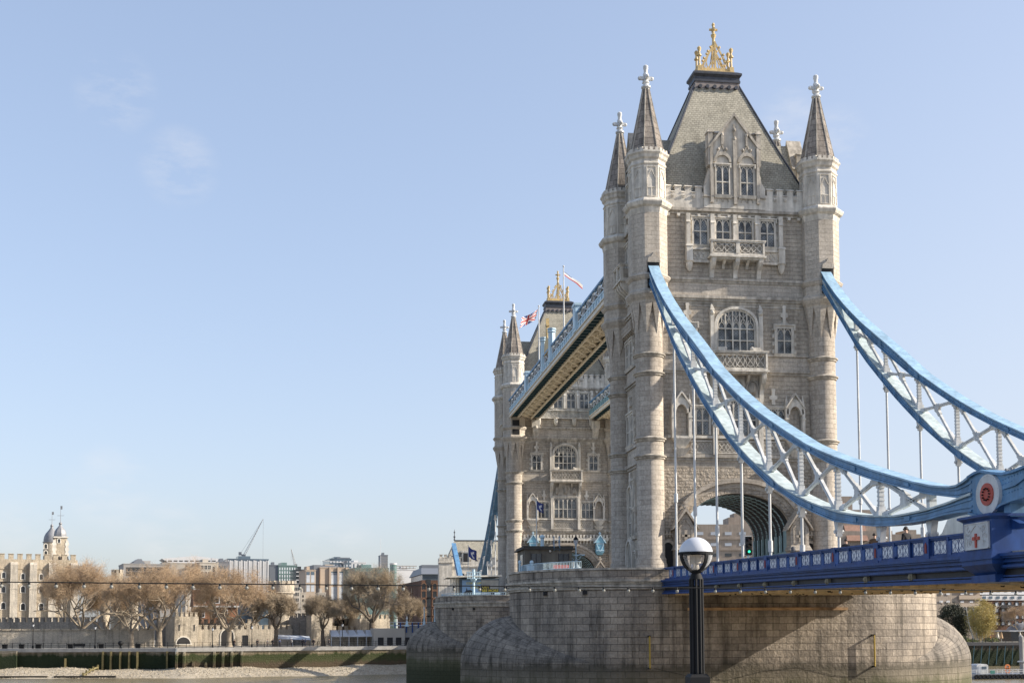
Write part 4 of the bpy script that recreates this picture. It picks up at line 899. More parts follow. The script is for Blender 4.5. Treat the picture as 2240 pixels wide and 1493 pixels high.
def pedestal(X, label):
    sg = -1 if X < 0 else 1
    root = thing('chain_pedestal', (X, -62.1, 11.4), label, 'pedestal', 'pedestals under the chain joints')
    m = MB(); ya, yb = -60.95, -63.25
    x0, x1 = X-.95, X+.95
    m.box(x0, x1, yb, ya, 12.35, 13.62); m.frus((x0,x1,yb,ya),(x0-.16,x1+.16,yb-.16,ya+.16),13.62,13.74); m.box(x0-.18,x1+.18,yb-.18,ya+.18,13.74,13.84)
    m.box(x0-.06,x1+.06,yb-.06,ya+.06,12.2,12.35); m.box(x0-.12,x1+.12,yb-.12,ya+.12,12.05,12.2); m.box(x0-.06,x1+.06,yb-.06,ya+.06,11.85,12.05)
    m.frus((x0+.35,x1-.35,yb+.3,ya-.3),(x0-.1,x1+.1,yb-.1,ya+.1),11.45,11.85); m.box(x0+.2,x1-.2,yb+.2,ya-.2,11.15,11.45)
    m.prism([(-60.9,13.2),(-60.9,13.62),(-60.3,13.45),(-59.6,13.36),(-58.9,13.34),(-58.9,13.2)], X-.15+.25*-sg*0, X+.15, 'x')
    m.prism([(-63.3,13.2),(-63.3,13.62),(-63.9,13.4),(-64.8,13.3),(-66,13.28),(-66,13.2)], X-.15, X+.15, 'x')
    m.build('plinth', M['royal'], root)
    m = MB(); m.box(X+sg*.95, X+sg*1.0, -63.1, -61.15, 12.48, 13.55); p = m.build('shield_panel', M['white'], root)
    m = MB(); xx = X+sg*1.0; rnd = random.Random(3)
    for a in (-63.1, -61.19): m.box(xx, xx+sg*.03, a, a+.04, 12.48, 13.55)
    for a in (12.48, 13.51): m.box(xx, xx+sg*.03, -63.1, -61.15, a, a+.04)
    for s in (-1, 1):
        for k in range(9):
            t0 = rnd.random()*6; r_ = .07+.08*rnd.random(); cy = -62.12+s*(.38+.4*rnd.random()); cz = 12.65+.75*rnd.random()
            q = [(xx+sg*.01, cy+r_*(1-j*.08)*math.cos(t0+j*.7), cz+r_*(1-j*.08)*math.sin(t0+j*.7)) for j in range(8)]
            for a, b in zip(q, q[1:]): m.bar(a, b, .04, .028, (1,0,0))
    for s in (-1, 1):
        q = [(xx, -62.12+s*.5, 12.85), (xx, -62.12+s*.45, 13.2), (xx, -62.12+s*.2, 13.38), (xx, -62.12, 13.48)]
        for a, b in zip(q, q[1:]): m.bar(a, b, .05, .05, (1,0,0))
    m.build('carving', plain('carved_white', (.6,.6,.6), .6), p)
    m = MB(); m.box(xx, xx+sg*.05, -62.16, -62.04, 12.55, 13.12); m.box(xx, xx+sg*.05, -62.38, -61.82, 12.86, 12.99)
    m.build('red_cross', M['red'], p)
    return root
pd_w = pedestal(-7.7, 'royal blue pedestal with white shield panel and red cross')
pd_e = pedestal(7.7, 'blue pedestal under the chain joint across the roadway')
for src, lab in ((dk, 'road deck of the north side span beyond the farther tower'), (pw, 'parapet of the north span facing upstream'), (pe, 'parapet of the north span facing downstream'), (pd_w, 'pedestal under the north chain joint upstream'), (pd_e, 'pedestal under the north chain joint downstream')):
    c = copy_tree(src); c['label'] = lab; c.scale = (1, -1, 1); c.location.y = 82.3-c.location.y
M['conc_deck'] = plain('worn_bounce_roadway', (.2,.19,.18), .9, 0, .2, .5)  # worn asphalt, made paler to bounce light up under the walkways
root = thing('bascule_span', (0, 41, 13), 'lowered pair of drawbridge leaves between the two piers', 'drawbridge')
m = MB(); m.box(-7.8, 7.8, 10.8, 71.5, 12.6, 13.15); m.build('bascule_deck', M['conc_deck'], root)
m = MB()
for s in (-1, 1): m.prism([(10.8, 9.8), (10.8, 13.1), (71.5, 13.1), (71.5, 9.8), (60, 11.4), (50, 12.2), (41, 12.45), (32, 12.2), (22, 11.4)], s*7.8, s*8.1, 'x')
m.build('bascule_girder', M['royal'], root)
m = MB()
for s in (-1, 1): m.box(s*7.9-.12, s*7.9+.12, 10.8, 71.5, 13.15, 14.15)
m.build('bascule_parapet', M['royal'], root)

# ------------------------------------------------------------------ piers
def outline(XC, Rr, n=24):
    """stadium outline: points from the south-east corner clockwise over the west end"""
    P = []
    for i in range(n+1): t = -PI/2-PI*i/n; P.append((-XC+Rr*math.cos(t), Rr*math.sin(t)))
    for i in range(n+1): t = PI/2-PI*i/n; P.append((XC+Rr*math.cos(t), Rr*math.sin(t)))
    return P
def loop_wall(m, P, Q, z0, z1, u0=0):
    """wall between outline P at z0 and Q at z1, brick coordinates run along the outline"""
    n = len(P); acc = [u0]
    for i in range(n): acc.append(acc[-1]+math.dist(P[i], P[(i+1) % n]))
    pts = [(p[0], p[1], z0) for p in P]+[(q[0], q[1], z1) for q in Q]
    fs = [(i, (i+1) % n, (i+1) % n+n, i+n) for i in range(n)]
    ext = math.hypot(z1-z0, math.dist(P[n//4], Q[n//4]))
    uv = [((acc[i], z0), (acc[i+1], z0), (acc[i+1], z0+ext if z1 > z0 else z1), (acc[i], z0+ext if z1 > z0 else z1)) for i in range(n)]
    m.add(pts, fs, uv, True)
def pier():
    XC, RB = 8.4, 10.6
    root = thing('bridge_pier', (0, 0, 0), 'nearer granite river pier with a rounded cutwater, under the tower', 'bridge pier', 'granite piers in the river')
    S = outline(XC, RB); m = MB(); loop_wall(m, S, S, -3, 13.0)
    m.add([(p[0], p[1], 13.0) for p in S], [tuple(range(len(S)))])
    body = m.build('pier_body', M['pier'], root)
    m = MB(); so = lambda o: outline(XC, RB+o)
    prev = None
    for z0, z1, o in ((12.5,12.66,.1),(12.66,12.8,.2),(12.8,12.94,.12),(12.94,13.1,.22),(13.1,13.28,.34)):
        P = so(o); loop_wall(m, P, P, z0, z1); loop_wall(m, so(0), P, z0, z0+.001); loop_wall(m, P, so(0), z1, z1+.001)
    m.build('pier_string_course', M['trim'], root)
    m = MB(); loop_wall(m, so(.02), so(.02), 13.28, 14.06); loop_wall(m, so(-.5), so(-.5), 14.0, 13.0); m.build('pier_parapet', M['pier'], root)
    m = MB(); loop_wall(m, so(.1), so(.1), 14.06, 14.22); loop_wall(m, so(.02), so(.1), 14.06, 14.061); loop_wall(m, so(.1), so(-.5), 14.22, 14.24); m.build('coping', M['trim'], root)
    # cutwaters: pointed plan below, swept up into the round end
    n = 48
    for sg in (-1, 1):
        m = MB(); O = []; I = []
        for i in range(n+1):
            t = i/n; a = PI/2-PI*t
            I.append((sg*(XC+(RB-.3)*math.cos(a)), (RB-.3)*math.sin(a)))
            # pointed arch of two circular arcs through (XC-3, +-RB) and the tip (23.4, 0)
            y = RB*math.sin(a); L_ = 23.4-(XC-2.0); rr = (L_*L_+RB*RB)/(2*RB); s_ = (1-t*2) if t <= .5 else (t*2-1)
            ang = math.asin(min(1, L_/rr)); th = ang*(1-abs(1-2*t)); 
            xo = XC-2.0+rr*math.sin(th); yo = RB-rr*(1-math.cos(th)); O.append((sg*xo, yo if t <= .5 else -yo))
        K = 14; sk_ = MB(); acc = [0]
        for i in range(n): acc.append(acc[-1]+math.dist(O[i], O[i+1]))
        sk_.add([(p[0], p[1], -3) for p in O]+[(p[0], p[1], 6.6) for p in O], [(i, i+1, n+2+i, n+1+i) for i in range(n)], [((acc[i], -3), (acc[i+1], -3), (acc[i+1], 6.6), (acc[i], 6.6)) for i in range(n)], True); cw_ = sk_.build('cutwater', M['pier'], root, None, 50)
        rows = [[(p[0], p[1], 6.6) for p in O]]
        top = [(sg*XC, RB), (sg*XC, -RB)]
        for k in range(1, K+1):
            q = k/K; row = []
            for i in range(n+1):
                d = math.dist(O[i], I[i]); H = 3.9*min(1, (d/4.7))**.85
                c = 1-math.cos(q*PI/2); s = math.sin(q*PI/2)**1.2
                row.append((O[i][0]+(I[i][0]-O[i][0])*c, O[i][1]+(I[i][1]-O[i][1])*c, 6.6+H*s))
            rows.append(row)
        pts = [p for r_ in rows for p in r_]; fs = []; uv = []; acc = [0]; w_ = n+1
        for i in range(n): acc.append(acc[-1]+math.dist(O[i], O[i+1]))
        hz = [6.6]
        for k in range(1, len(rows)): hz.append(hz[-1]+math.dist(rows[k][n//2], rows[k-1][n//2]))
        for k in range(len(rows)-1):
            for i in range(n):
                fs.append((k*w_+i, k*w_+i+1, (k+1)*w_+i+1, (k+1)*w_+i)); uv.append(((acc[i], hz[k]), (acc[i+1], hz[k]), (acc[i+1], hz[k+1]), (acc[i], hz[k+1])))
        m.add(pts, fs, uv, True); m.build('cutwater_dome', M['dome'], cw_, None, 50)
    for x in (-9.4, 9.35):
        q = MB(); q.tube((x, -10.95, 6.2), (x, -10.95, 8.75), .07, .07, 8); p = q.build('gauge_post', plain('yellow_paint', (.42,.29,.045), .6) if x < 0 else D.materials['yellow_paint'], root)
        q = MB(); q.box(x-.08, x+.08, -11.0, -10.5, 8.7, 8.8); q.box(x-.08, x+.08, -11.0, -10.5, 6.15, 6.25); q.build('post_bracket', M['black'], p)
    for x, y in ((-17.0, -6.25), (-14.2, -8.86)): q = MB(); q.box(x-.16, x+.16, y-.2, y+.2, 12.1, 12.42); q.build('drain_hole', M['dark'], root)
    q = MB(); q.box(-6.2, 7.2, -10.85, -10.6, 10.78, 11.0)
    q.build('rusty_beam', plain('rusty_paint', (.42,.27,.15), .8, 0, .55, .5, .3), root)
    for k in range(6):
        x = -15+6*k; q = MB()
        q.path([(x, -10.63, 5.2+1.0*(k % 2)), (x+3, -10.63, 5.9-.4*(k % 2)), (x+6, -10.63, 5.2+1.0*((k+1) % 2))], .01, 4) if abs(x+3) < 8 else None
        if q.v: q.build('mooring_chain', M['black'], root)
    return root
p1 = pier(); p2 = copy_tree(p1); p2.location.y += 82.3; p2['label'] = 'farther granite river pier, mostly hidden behind the nearer one'
# ------------------------------------------------------------------ water, banks, beach
M['water'] = plain('river_water', (.20,.165,.10), .2, 0, .12, .05, 0, .5)
def _w():
    nt = M['water'].node_tree; b = nt.nodes['Principled BSDF']; tcn = nt.nodes.new('ShaderNodeTexCoord')
    mp = nt.nodes.new('ShaderNodeMapping'); mp.inputs['Scale'].default_value = (.5, 1.3, 1); nt.links.new(tcn.outputs['Object'], mp.inputs['Vector'])
    n = N(nt, 'ShaderNodeTexNoise', Scale=1.1, Detail=6.0, Roughness=.6); nt.links.new(mp.outputs['Vector'], n.inputs['Vector'])
    bp = N(nt, 'ShaderNodeBump', Strength=.8, Distance=.16); nt.links.new(n.outputs['Fac'], bp.inputs['Height']); nt.links.new(bp.outputs['Normal'], b.inputs['Normal'])
_w()
m = MB(); m.add([(-1500,-200,0),(1500,-200,0),(1500,400,0),(-1500,400,0)], [(0,1,2,3)]); struct(m.build('river_water', M['water']))
m = MB(); m.box(-400, 400, -260, -84, -3, 7.7); struct(m.build('south_terrace', plain('terrace_paving', (.3,.28,.25), .85, 0, .15, .6, .1)))
GZ = 5.6
px = lambda u, Y: at(u, 1400, Y).x
wy = lambda u: 176-11*(u+260)/644 if u < 386 else 163.2+12.8*(u-388)/542
WL = [(-260, 176), (384, 165), (388, 163.2), (930, 176), (1200, 180), (2000, 178), (2500, 178)]
wl = [(px(u, Y), Y) for u, Y in WL]
m = MB(); pts = [(x, y+.2, GZ) for x, y in wl]; e = [(-900, 170, GZ)]+pts+[(900, 178, GZ), (1500, 3000, GZ), (-1500, 3000, GZ)]
m.add(e, [tuple(range(len(e)))]); struct(m.build('north_bank_ground', plain('bank_paving', (.27,.25,.21), .9, 0, .2, .3, .1)))
moss = lambda name, stops, c1, c2: masonry(name, c1, c2, (.1,.09,.07), 1.1, .5, .02, 1.2, .4, .08, dict(z0=0, z1=7.5, jit=1.5, stops=stops))
M['wall_l'] = moss('mossy_river_wall', [(0, (.03,.03,.018,1)), (.35, (.012,.02,.008,.97)), (.74, (.014,.026,.009,.96)), (.82, (.13,.11,.075,.8)), (.87, (.2,.18,.14,.2)), (1, (.3,.28,.24,0))], (.27,.25,.21), (.2,.18,.15))
M['wall_r'] = moss('rubble_river_wall', [(0, (.08,.06,.038,.95)), (.5, (.075,.055,.033,.92)), (.59, (.04,.05,.014,.88)), (.73, (.032,.046,.012,.92)), (.8, (.17,.135,.08,.7)), (.88, (.3,.27,.2,.1)), (1, (.3,.28,.24,0))], (.34,.30,.23), (.25,.22,.17))
M['wall_e'] = moss('dark_river_wall', [(0, (.02,.022,.014,1)), (.3, (.02,.03,.014,.97)), (.66, (.02,.03,.014,.97)), (.78, (.06,.05,.035,.9)), (.9, (.1,.09,.08,.3)), (1, (.3,.28,.24,0))], (.16,.15,.13), (.12,.11,.1))
M['coping'] = plain('grey_coping', (.34,.33,.31), .9, 0, .18, .8, .2)
def rwall(a, b, mat, label, top=GZ, cop=None):
    (xa, ya), (xb, yb) = a, b; root = thing('river_wall', (xa, ya, 0), label, 'river wall'); m = MB()
    m.add([(xa,ya,-1),(xb,yb,-1),(xb,yb,top-.7),(xa,ya,top-.7)], [(0,1,2,3)]); m.build('wall_face', mat, root)
    m = MB(); m.add([(xa,ya-.25,top-.7),(xb,yb-.25,top-.7),(xb,yb-.25,top+.05),(xa,ya-.25,top+.05),(xa,ya+.6,top+.05),(xb,yb+.6,top+.05),(xb,yb,top-.7),(xa,ya,top-.7)], [(0,1,2,3),(3,2,5,4),(0,7,6,1),(0,3,4,7),(1,6,5,2)])
    m.build('wall_coping', cop or M['coping'], root); return root
r1 = rwall(wl[0], wl[1], M['wall_l'], 'dark mossy river wall on the left, below the fortress')
r2 = rwall(wl[2], wl[3], M['wall_r'], 'brown rubble river wall with a green moss band and bridge shadow')
rwall(wl[3], wl[4], M['wall_r'], 'stretch of river wall hidden behind the piers')
r3 = rwall(wl[5], wl[6], M['wall_e'], 'dark green river wall right of the nearer pier', GZ, plain('dark_coping', (.08,.08,.085), .9))
for u in (142, 227, 245, 266, 286, 304, 370):
    P = Vector((px(u, 168), wy(u)-.35, 0)); q = MB(); q.box(P.x-.18, P.x+.18, P.y-.2, P.y+.3, 0, 5.0 if u != 142 else 3.6)
    q.build('timber_fender', plain('green_timber', (.17,.14,.06), .9, 0, .3, 1) if u == 142 else D.materials['green_timber'], r1)
for i, u in enumerate((388, 404, 424, 452, 470, 489, 508, 530)):
    t = (u-388)/(930-388); y = wl[2][1]+(wl[3][1]-wl[2][1])*t; x = px(u, y); q = MB(); h = 4.9 if u not in (424, 452) else 2.9
    q.prism([(y-1.6, 0), (y-1.3, h-.8), (y-.3, h), (y+.2, h), (y+.2, 0)], x-.22, x+.22, 'x'); q.build('wall_buttress', M['wall_r'], r2)
q = MB(); x0 = px(-4, 167); q.box(x0-3, x0+3.0, wy(-4)-1.8, wy(-4)+.5, -1, 5.2); q.build('wall_bastion', M['wall_l'], r1)
for i in range(12):
    u = 2128+i*17; x = px(u, 178); q = MB(); q.bar((x-.5, 177.4, .4), (x+.3, 177.9, 5.0), .12, .16); q.build('wall_rib', M['teal'], r3)
M['gravel'] = plain('beach_gravel', (.40,.345,.26), .95, 0, .3, 1.2, .8)
def beach():
    m = MB(); n = 60; rows = []
    for i in range(n+1):
        u = -250+(1000+250)*i/n; Y = wy(u)
        h = 1.5+.25*math.sin(u*.017)+.15*math.sin(u*.05)
        for k in range(6):
            t = k/5; yy = Y+.5-t*17.5-1.2*t*math.sin(u*.02); x = px(u, yy); rows.append((x, yy, h*(1-t)**.8-.12*t+.1*math.sin(x*.8+t*9)*t*(1-t)))
    m.add(rows, [(i*6+k, (i+1)*6+k, (i+1)*6+k+1, i*6+k+1) for i in range(n) for k in range(5)], None, True)
    return struct(m.build('shingle_beach', M['gravel']))
bc = beach()
rnd = random.Random(8); m = MB()
for i in range(7000):
    u = -30+940*rnd.random(); t = rnd.random(); Y = wy(u)-.3-t*16.5
    h = (1.5+.25*math.sin(u*.017)+.15*math.sin(u*.05))*(1-t)**.8; r_ = .04+.10*rnd.random()**2; x = px(u, Y)
    a = rnd.random()*6; P = [(x+r_*1.5*math.cos(a+k*2.1), Y+r_*1.5*math.sin(a+k*2.1), h-.04) for k in range(3)]
    m.add(P+[(x, Y, h+r_*1.1)], [(0,1,3),(1,2,3),(2,0,3)])
st_ = m.build('beach_stones', plain('pebbles', (.33,.285,.215), .95, 0, .4, 3)); tag(st_, 'loose stones scattered over the shingle beach', 'stones', None, 'stuff')
def onbeach(u, t): Y = wy(u)+.5-t*17.5; return Vector((px(u, Y), Y, 1.5*(1-t)**.8))
root = thing('timber_groyne', onbeach(200, .6), 'broken timber groyne running down the shingle to the water', 'groyne')
m = MB(); P = [onbeach(u, t) for u, t in ((215,.1),(205,.3),(197,.5),(190,.7),(183,.9))]
for a, b in zip(P, P[1:]): m.bar(a+Vector((0,0,.35)), b+Vector((0,0,.35)), .2, .35)
m.build('planks', D.materials['green_timber'], root)
for a in P: m = MB(); m.box(a.x-.16, a.x+.16, a.y-.16, a.y+.16, a.z-.5, a.z+.9); m.build('stake', D.materials['green_timber'], root)
for (ua, ub), lab in (((0, 105), 'sunken timber baulk along the water edge at far left'), ((120, 255), 'long dark timber baulk at the water edge beside the groyne')):
    a, b = onbeach(ua, .93), onbeach(ub, .93); m = MB(); m.bar(a+Vector((0,0,.1)), b+Vector((0,0,.1)), .5, .4); tag(m.build('timber_baulk', plain('wet_timber', (.06,.05,.035), .8) if ua == 0 else D.materials['wet_timber']), lab, 'timber')

# ------------------------------------------------------------------ faces of far buildings
class Face:
    """vertical face through photo column u0 at depth Y0, turned phi degrees"""
    def __init__(s, u0, Y0, phi=0):
        P = at(u0, 1374, Y0); s.P = P; c, n = math.cos(R(phi)), math.sin(R(phi)); s.d = Vector((c, n, 0)); s.n = Vector((n, -c, 0))
    def T(s, a, o, z): q = s.P+s.d*a+s.n*o; return (q.x, q.y, z)
    def _hit(s, u, v):
        d = fw+rt*((u-1120)/FPX)-up*((v-PPY)/FPX); t = (s.P-CAM).dot(s.n)/d.dot(s.n); return CAM+d*t
    def s(s, u, v=1374): return (s._hit(u, v)-s.P).dot(s.d)
    def z(s, u, v): return s._hit(u, v).z
def inst(mesh, name, parent, off):
    o = D.objects.new(name, mesh); COL.objects.link(o); o.parent = parent; o.location = off; OFF[o] = OFF[parent]; return o
def wingrid(F, parent, us, vs, w, h, mat, frame=None, arch=False, z_of=None, o=.0, name='window'):
    """one window part per column/row of photo positions; all share one mesh"""
    m = MB(lambda a, b, z: tuple(F.d*a+F.n*b+Vector((0,0,z))))
    if arch: m.prism([(-w/2,-h/2)]+arcpts(w/2, h/2-w/2, h/2, 8)+[(w/2,-h/2)], .02, .07)
    else: m.box(-w/2, w/2, .02, .07, -h/2, h/2)
    off = OFF[parent]; OFF['tmp'] = Vector((0,0,0)); first = None
    base = m.build(name, mat); me = base.data; D.objects.remove(base)
    fm = None
    if frame:
        m = MB(lambda a, b, z: tuple(F.d*a+F.n*b+Vector((0,0,z)))); t = .16 if w > .6 else .1
        if arch: m.strip([(-w/2,-h/2)]+arcpts(w/2, h/2-w/2, h/2, 8)+[(w/2,-h/2)], [(-w/2-t*1.6,-h/2)]+arcpts(w/2+t*1.6, h/2-w/2, h/2+t*1.6, 8)+[(w/2+t*1.6,-h/2)], 0, .14); m.box(-w/2-t*2, w/2+t*2, 0, .16, -h/2-t, -h/2)
        else:
            for a, b, c, d in ((-w/2-t, -w/2, -h/2-t, h/2+t), (w/2, w/2+t, -h/2-t, h/2+t), (-w/2, w/2, h/2, h/2+t), (-w/2, w/2, -h/2-t, -h/2)): m.box(a, b, 0, .14, c, d)
            m.box(-.04, .04, .05, .1, -h/2, h/2); m.box(-w/2, w/2, .05, .1, -.04, .04)
        b = m.build('frame', frame); fm = b.data; D.objects.remove(b)
    for v in vs:
        for u in us:
            q = Vector(F.T(F.s(u, v), o, F.z(u, v)))-off
            wo = inst(me, name, parent, q)
            if fm: inst(fm, 'frame', wo, (0,0,0))
def crenel(m, F, s0, s1, z, n, h=.9, t=1.0, cap=.15):
    st = (s1-s0)/n
    for i in range(n):
        a = s0+(i+.5)*st-st*.28; b = a+st*.56; m.box(a, b, -t, .0, z, z+h)
        if cap: m.box(a-.1, b+.1, -t-.1, .12, z+h, z+h+cap)
rub = lambda name, c1, c2, bw=.5, bh=.28, mo=None: masonry(name, c1, c2, mo or [x*.75 for x in c1], bw, bh, .03, 1.2, .3, .08)
M['ragstone'] = rub('ragstone', (.66,.57,.44), (.55,.47,.355)); M['ragpale'] = rub('pale_ragstone', (.70,.62,.50), (.59,.52,.415)); M['ragshaded'] = rub('shaded_ragstone', (.38,.355,.315), (.28,.265,.24))  # the grey one is ragstone with the walls' shade put into its colour
M['quoin'] = plain('pale_quoin', (.62,.585,.52), .85, 0, .14, .8, .2)
M['wdark'] = plain('dark_window', (.03,.035,.04), .15, 0, .2, 1, 0, .8); M['wglass'] = plain('blue_glass', (.10,.14,.18), .08, .2, .3, .15, 0, .9); M['wpale'] = plain('pale_blind', (.5,.53,.57), .3, 0, .15, .3)

M['keepstone'] = rub('pale_keep_stone', (.72,.66,.56), (.63,.57,.475))
# White keep of the fortress
F = Face(30, 292, 17); root = thing('stone_keep', F.T(0,0,GZ), 'pale ragstone castle keep with buttresses, battlements and domed corner turrets', 'castle keep')
zt = F.z(30, 1222); sL, sR = F.s(-70), F.s(167); m = MB(F.T)
m.box(sL, sR, -24, 0, 10, zt); crenel(m, F, sL, sR, zt, 12, 1.5, 1.2, .18); m.box(sL, sR, -.1, .2, zt-3.0, zt-2.7)
m.build('keep_wall', M['ragstone'], root)
for u in (-20, 28, 70, 112, 160):
    m = MB(F.T); c = F.s(u); m.box(c-1.05, c+1.05, 0, 1.1, 10, zt-1.6); m.frus((c-1.05, c+1.05, 0, 1.1), (c-1.05, c+1.05, 0, .2), zt-1.6, zt-.9); m.box(c-1.15, c+1.15, 0, 1.2, F.z(u,1288), F.z(u,1288)+.3); m.build('buttress', M['keepstone'], root)
for u, v in ((8,1257),(50,1260),(90,1261),(130,1262)): wingrid(F, root, [u], [v], .9, 1.7, M['wdark'], M['quoin'], True)
for u in (7, 50, 90, 130): wingrid(F, root, [u], [1288], 1.1, 1.9, M['wdark'], M['quoin'], True); wingrid(F, root, [u], [1326 if u > 20 else 1324], 1.15, 2.0, M['wdark'], M['quoin'], True)
for u in (7, 50, 90, 130):
    c = F.s(u); m = MB(F.T); z0 = F.z(u, 1292); A = arcpts(2.2, z0+.8, z0+2.6, 14, .5, c); m.strip(A, [(c+(x-c)*1.13, z+.32) for x, z in A], 0, .22); m.build('relieving_arch', M['quoin'], root)
def ogee(m, cx, cy, r, z, n): m.lathe(cx, cy, [(r*1.1,z),(r*1.1,z+.3),(r*.98,z+.35),(r*1.0,z+.35*r),(r*.93,z+.8*r),(r*.74,z+1.2*r),(r*.45,z+1.55*r),(r*.2,z+1.9*r),(r*.09,z+2.4*r)], n, PI/n)
def vane(m, cx, cy, z, h):
    m.tube((cx,cy,z-.5),(cx,cy,z+.3),.15,.1,8); m.ball((cx,cy,z+.5),.5,10,8); m.tube((cx,cy,z+.8),(cx,cy,z+h),.09,.04,6); m.bar((cx-1.0,cy,z+h*.5),(cx+1.0,cy,z+h*.5),.08,.09); m.box(cx-.1,cx+.5,cy-.03,cy+.03,z+h*.82,z+h)
u0, u1 = 115, 143; Ft = Face(u0, 297, 17); a, b = 0, Ft.s(u1); z1 = Ft.z(120, 1175); m = MB(Ft.T); m.box(a, b, -(b-a), 0, zt-2, z1); t = m.build('corner_turret', M['ragstone'], root)
m = MB(Ft.T); 
for q in (a, b):
    for k in range(12): m.box(q-(.6 if k % 2 else .4), q+(.6 if k % 2 else .4), -.3, .1, zt-1+k*.8, zt-.2+k*.8) if zt-.2+k*.8 < z1 else None
m.box(a-.3, b+.3, -(b-a)-.3, .3, z1, z1+.35); m.build('turret_trim', M['quoin'], t)
c = Ft.T((a+b)/2, -(b-a)/2, 0); m = MB(); ogee(m, c[0], c[1], (b-a)/2*1.02, z1+.35, 8); m.build('lead_dome', M['leadpale'], t)
m = MB(); vane(m, c[0], c[1], Ft.z(128, 1147), 6.0); m.build('weather_vane', M['leadpale'], t)
wingrid(Ft, root, [129], [1182], .7, 1.2, M['wdark'], M['quoin'], True); wingrid(Ft, root, [129], [1221], .7, 1.2, M['wdark'], M['quoin'], True)
Fr = Face(109, 312, 17); rr = abs(Fr.s(127)-Fr.s(91))/2; z1 = Fr.z(100, 1186); c = Fr.T(0,0,0); m = MB(); m.lathe(c[0], c[1], [(rr,zt-2),(rr,z1)], 24); t = m.build('round_turret', M['ragpale'], root)
m = MB(); ogee(m, c[0], c[1], rr, z1, 20); m.build('lead_dome', M['leadpale'], t); m = MB(); vane(m, c[0], c[1], Fr.z(113, 1153), 5.0); m.build('weather_vane', M['leadpale'], t)
for v in (1194, 1209): q = Face(100, 312-rr-.1, 17); wingrid(q, root, [100], [v], .8, 1.4, M['wdark'], M['quoin'], True)
def castle(name, label, cat, u0, u1, vt, Y, phi, mat, depth=6, n=6, h=.9, zb=GZ, cap=.12, parts=None):
    F = Face(u0, Y, phi); root = thing(name, F.T(0,0,zb), label, cat); z = F.z((u0+u1)/2, vt)-h-cap; m = MB(F.T); s1 = F.s(u1)
    m.box(0, s1, -depth, 0, zb, z); crenel(m, F, 0, s1, z, n, h, min(.8, depth), cap); m.build('stone_wall', mat, root); return F, root, s1, z
castle('curtain_wall', 'dark shaded curtain wall with battlements below the keep', 'castle wall', -40, 224, 1349, 240, -14, M['ragshaded'], 2, 19, 1.1)
F, rt_, s1, z = castle('wharf_wall', 'low grey rubble wall with notched coping along the wharf', 'castle wall', -40, 338, 1376, 188, 6, M['ragpale'], 1.2, 1, .1)
m = MB(F.T); k = 0
while k*2.1 < s1-1: m.box(k*2.1, k*2.1+1.75, -1.3, .2, z, z+.45); k += 1
m.build('notched_coping', M['ragstone'], rt_)
F, rt_, s1, z = castle('gate_tower', 'square stone gatehouse with a dark low archway on the wharf', 'castle tower', 382, 434, 1338, 196, 24, M['ragpale'], 9, 5)
wingrid(F, rt_, [401], [1400], 3.4, 1.6, M['dark'], M['quoin'], True, name='archway'); wingrid(F, rt_, [392, 425], [1372], .25, 1.4, M['wdark'])
castle('curtain_wall', 'shaded stone flank of the gatehouse behind two bare trees', 'castle wall', 340, 383, 1352, 203, -15, M['ragshaded'], 3, 4)
F, rt_, s1, z = castle('curtain_wall', 'long pale battlemented wall with an arched doorway behind the trees', 'castle wall', 430, 640, 1366, 199, 18, M['ragpale'], 2, 16)
wingrid(F, rt_, [497], [1395], 3.0, 4.2, M['dark'], M['quoin'], True, name='doorway'); wingrid(F, rt_, [537], [1400], .9, 2.2, M['dark'], M['wdark'], name='doorway')
castle('curtain_wall', 'inner battlemented wall rising behind the long pale one', 'castle wall', 430, 566, 1353, 213, 18, M['ragpale'], 2, 10)
castle('curtain_wall', 'dark wall in shade beside the square tower', 'castle wall', 632, 684, 1340, 207, -16, M['ragshaded'], 3, 6)
F, rt_, s1, z = castle('castle_tower', 'sunlit square stone tower behind the small bare tree', 'castle tower', 681, 727, 1336, 203, 24, M['ragpale'], 8, 5)
m = MB(F.T); m.box(s1-1.1, s1, -1.6, 0, z, z+1.4); m.build('stair_turret', M['ragpale'], rt_)
def drum(label, u0, u1, vt, Y, mat, flare=True, n=14):
    c = at((u0+u1)/2, 1374, Y); r = (at(u1, 1374, Y)-at(u0, 1374, Y)).length/2; zt = at((u0+u1)/2, vt, Y).z
    root = thing('round_tower', (c.x, c.y, GZ), label, 'castle tower'); m = MB(); f = 1.0 if flare else .94
    m.lathe(c.x, c.y, [(r*.96,GZ),(r*.92,zt-4),(r*.93,zt-2.9)]+([(r,zt-2.6),(r,zt-.9)] if flare else [(r*.95,zt-.9)]), 32); m.build('drum_wall', mat, root)
    m = MB()
    for k in range(n):
        a = 2*PI*k/n; T = lambda s_, o, z: (c.x+(r*f+o)*math.cos(a)-s_*math.sin(a), c.y+(r*f+o)*math.sin(a)+s_*math.cos(a), z)
        m.T = T; w = 2*PI*r/n*.3; m.box(-w, w, -.7, .02, zt-.9, zt)
    m.T = None; m.lathe(c.x, c.y, [(r*f*1.03,zt-3.1),(r*f*1.06,zt-2.9),(r*f*1.0,zt-2.7)], 32) if flare else None; m.build('parapet_stones', M['ragpale'], root); return root
drum('round stone drum tower with a flared battlemented top', 586, 643, 1270, 212, M['ragpale'])
drum('wide round tower half hidden by bare trees right of the keep', 246, 304, 1273, 214, M['ragpale'], False)
drum('slim round turret with battlements peeping over the trees', 241, 268, 1245, 232, M['ragstone'], False, 9)
drum('low round turret beside the large tree near the keep', 217, 240, 1261, 236, M['ragstone'], False, 9)
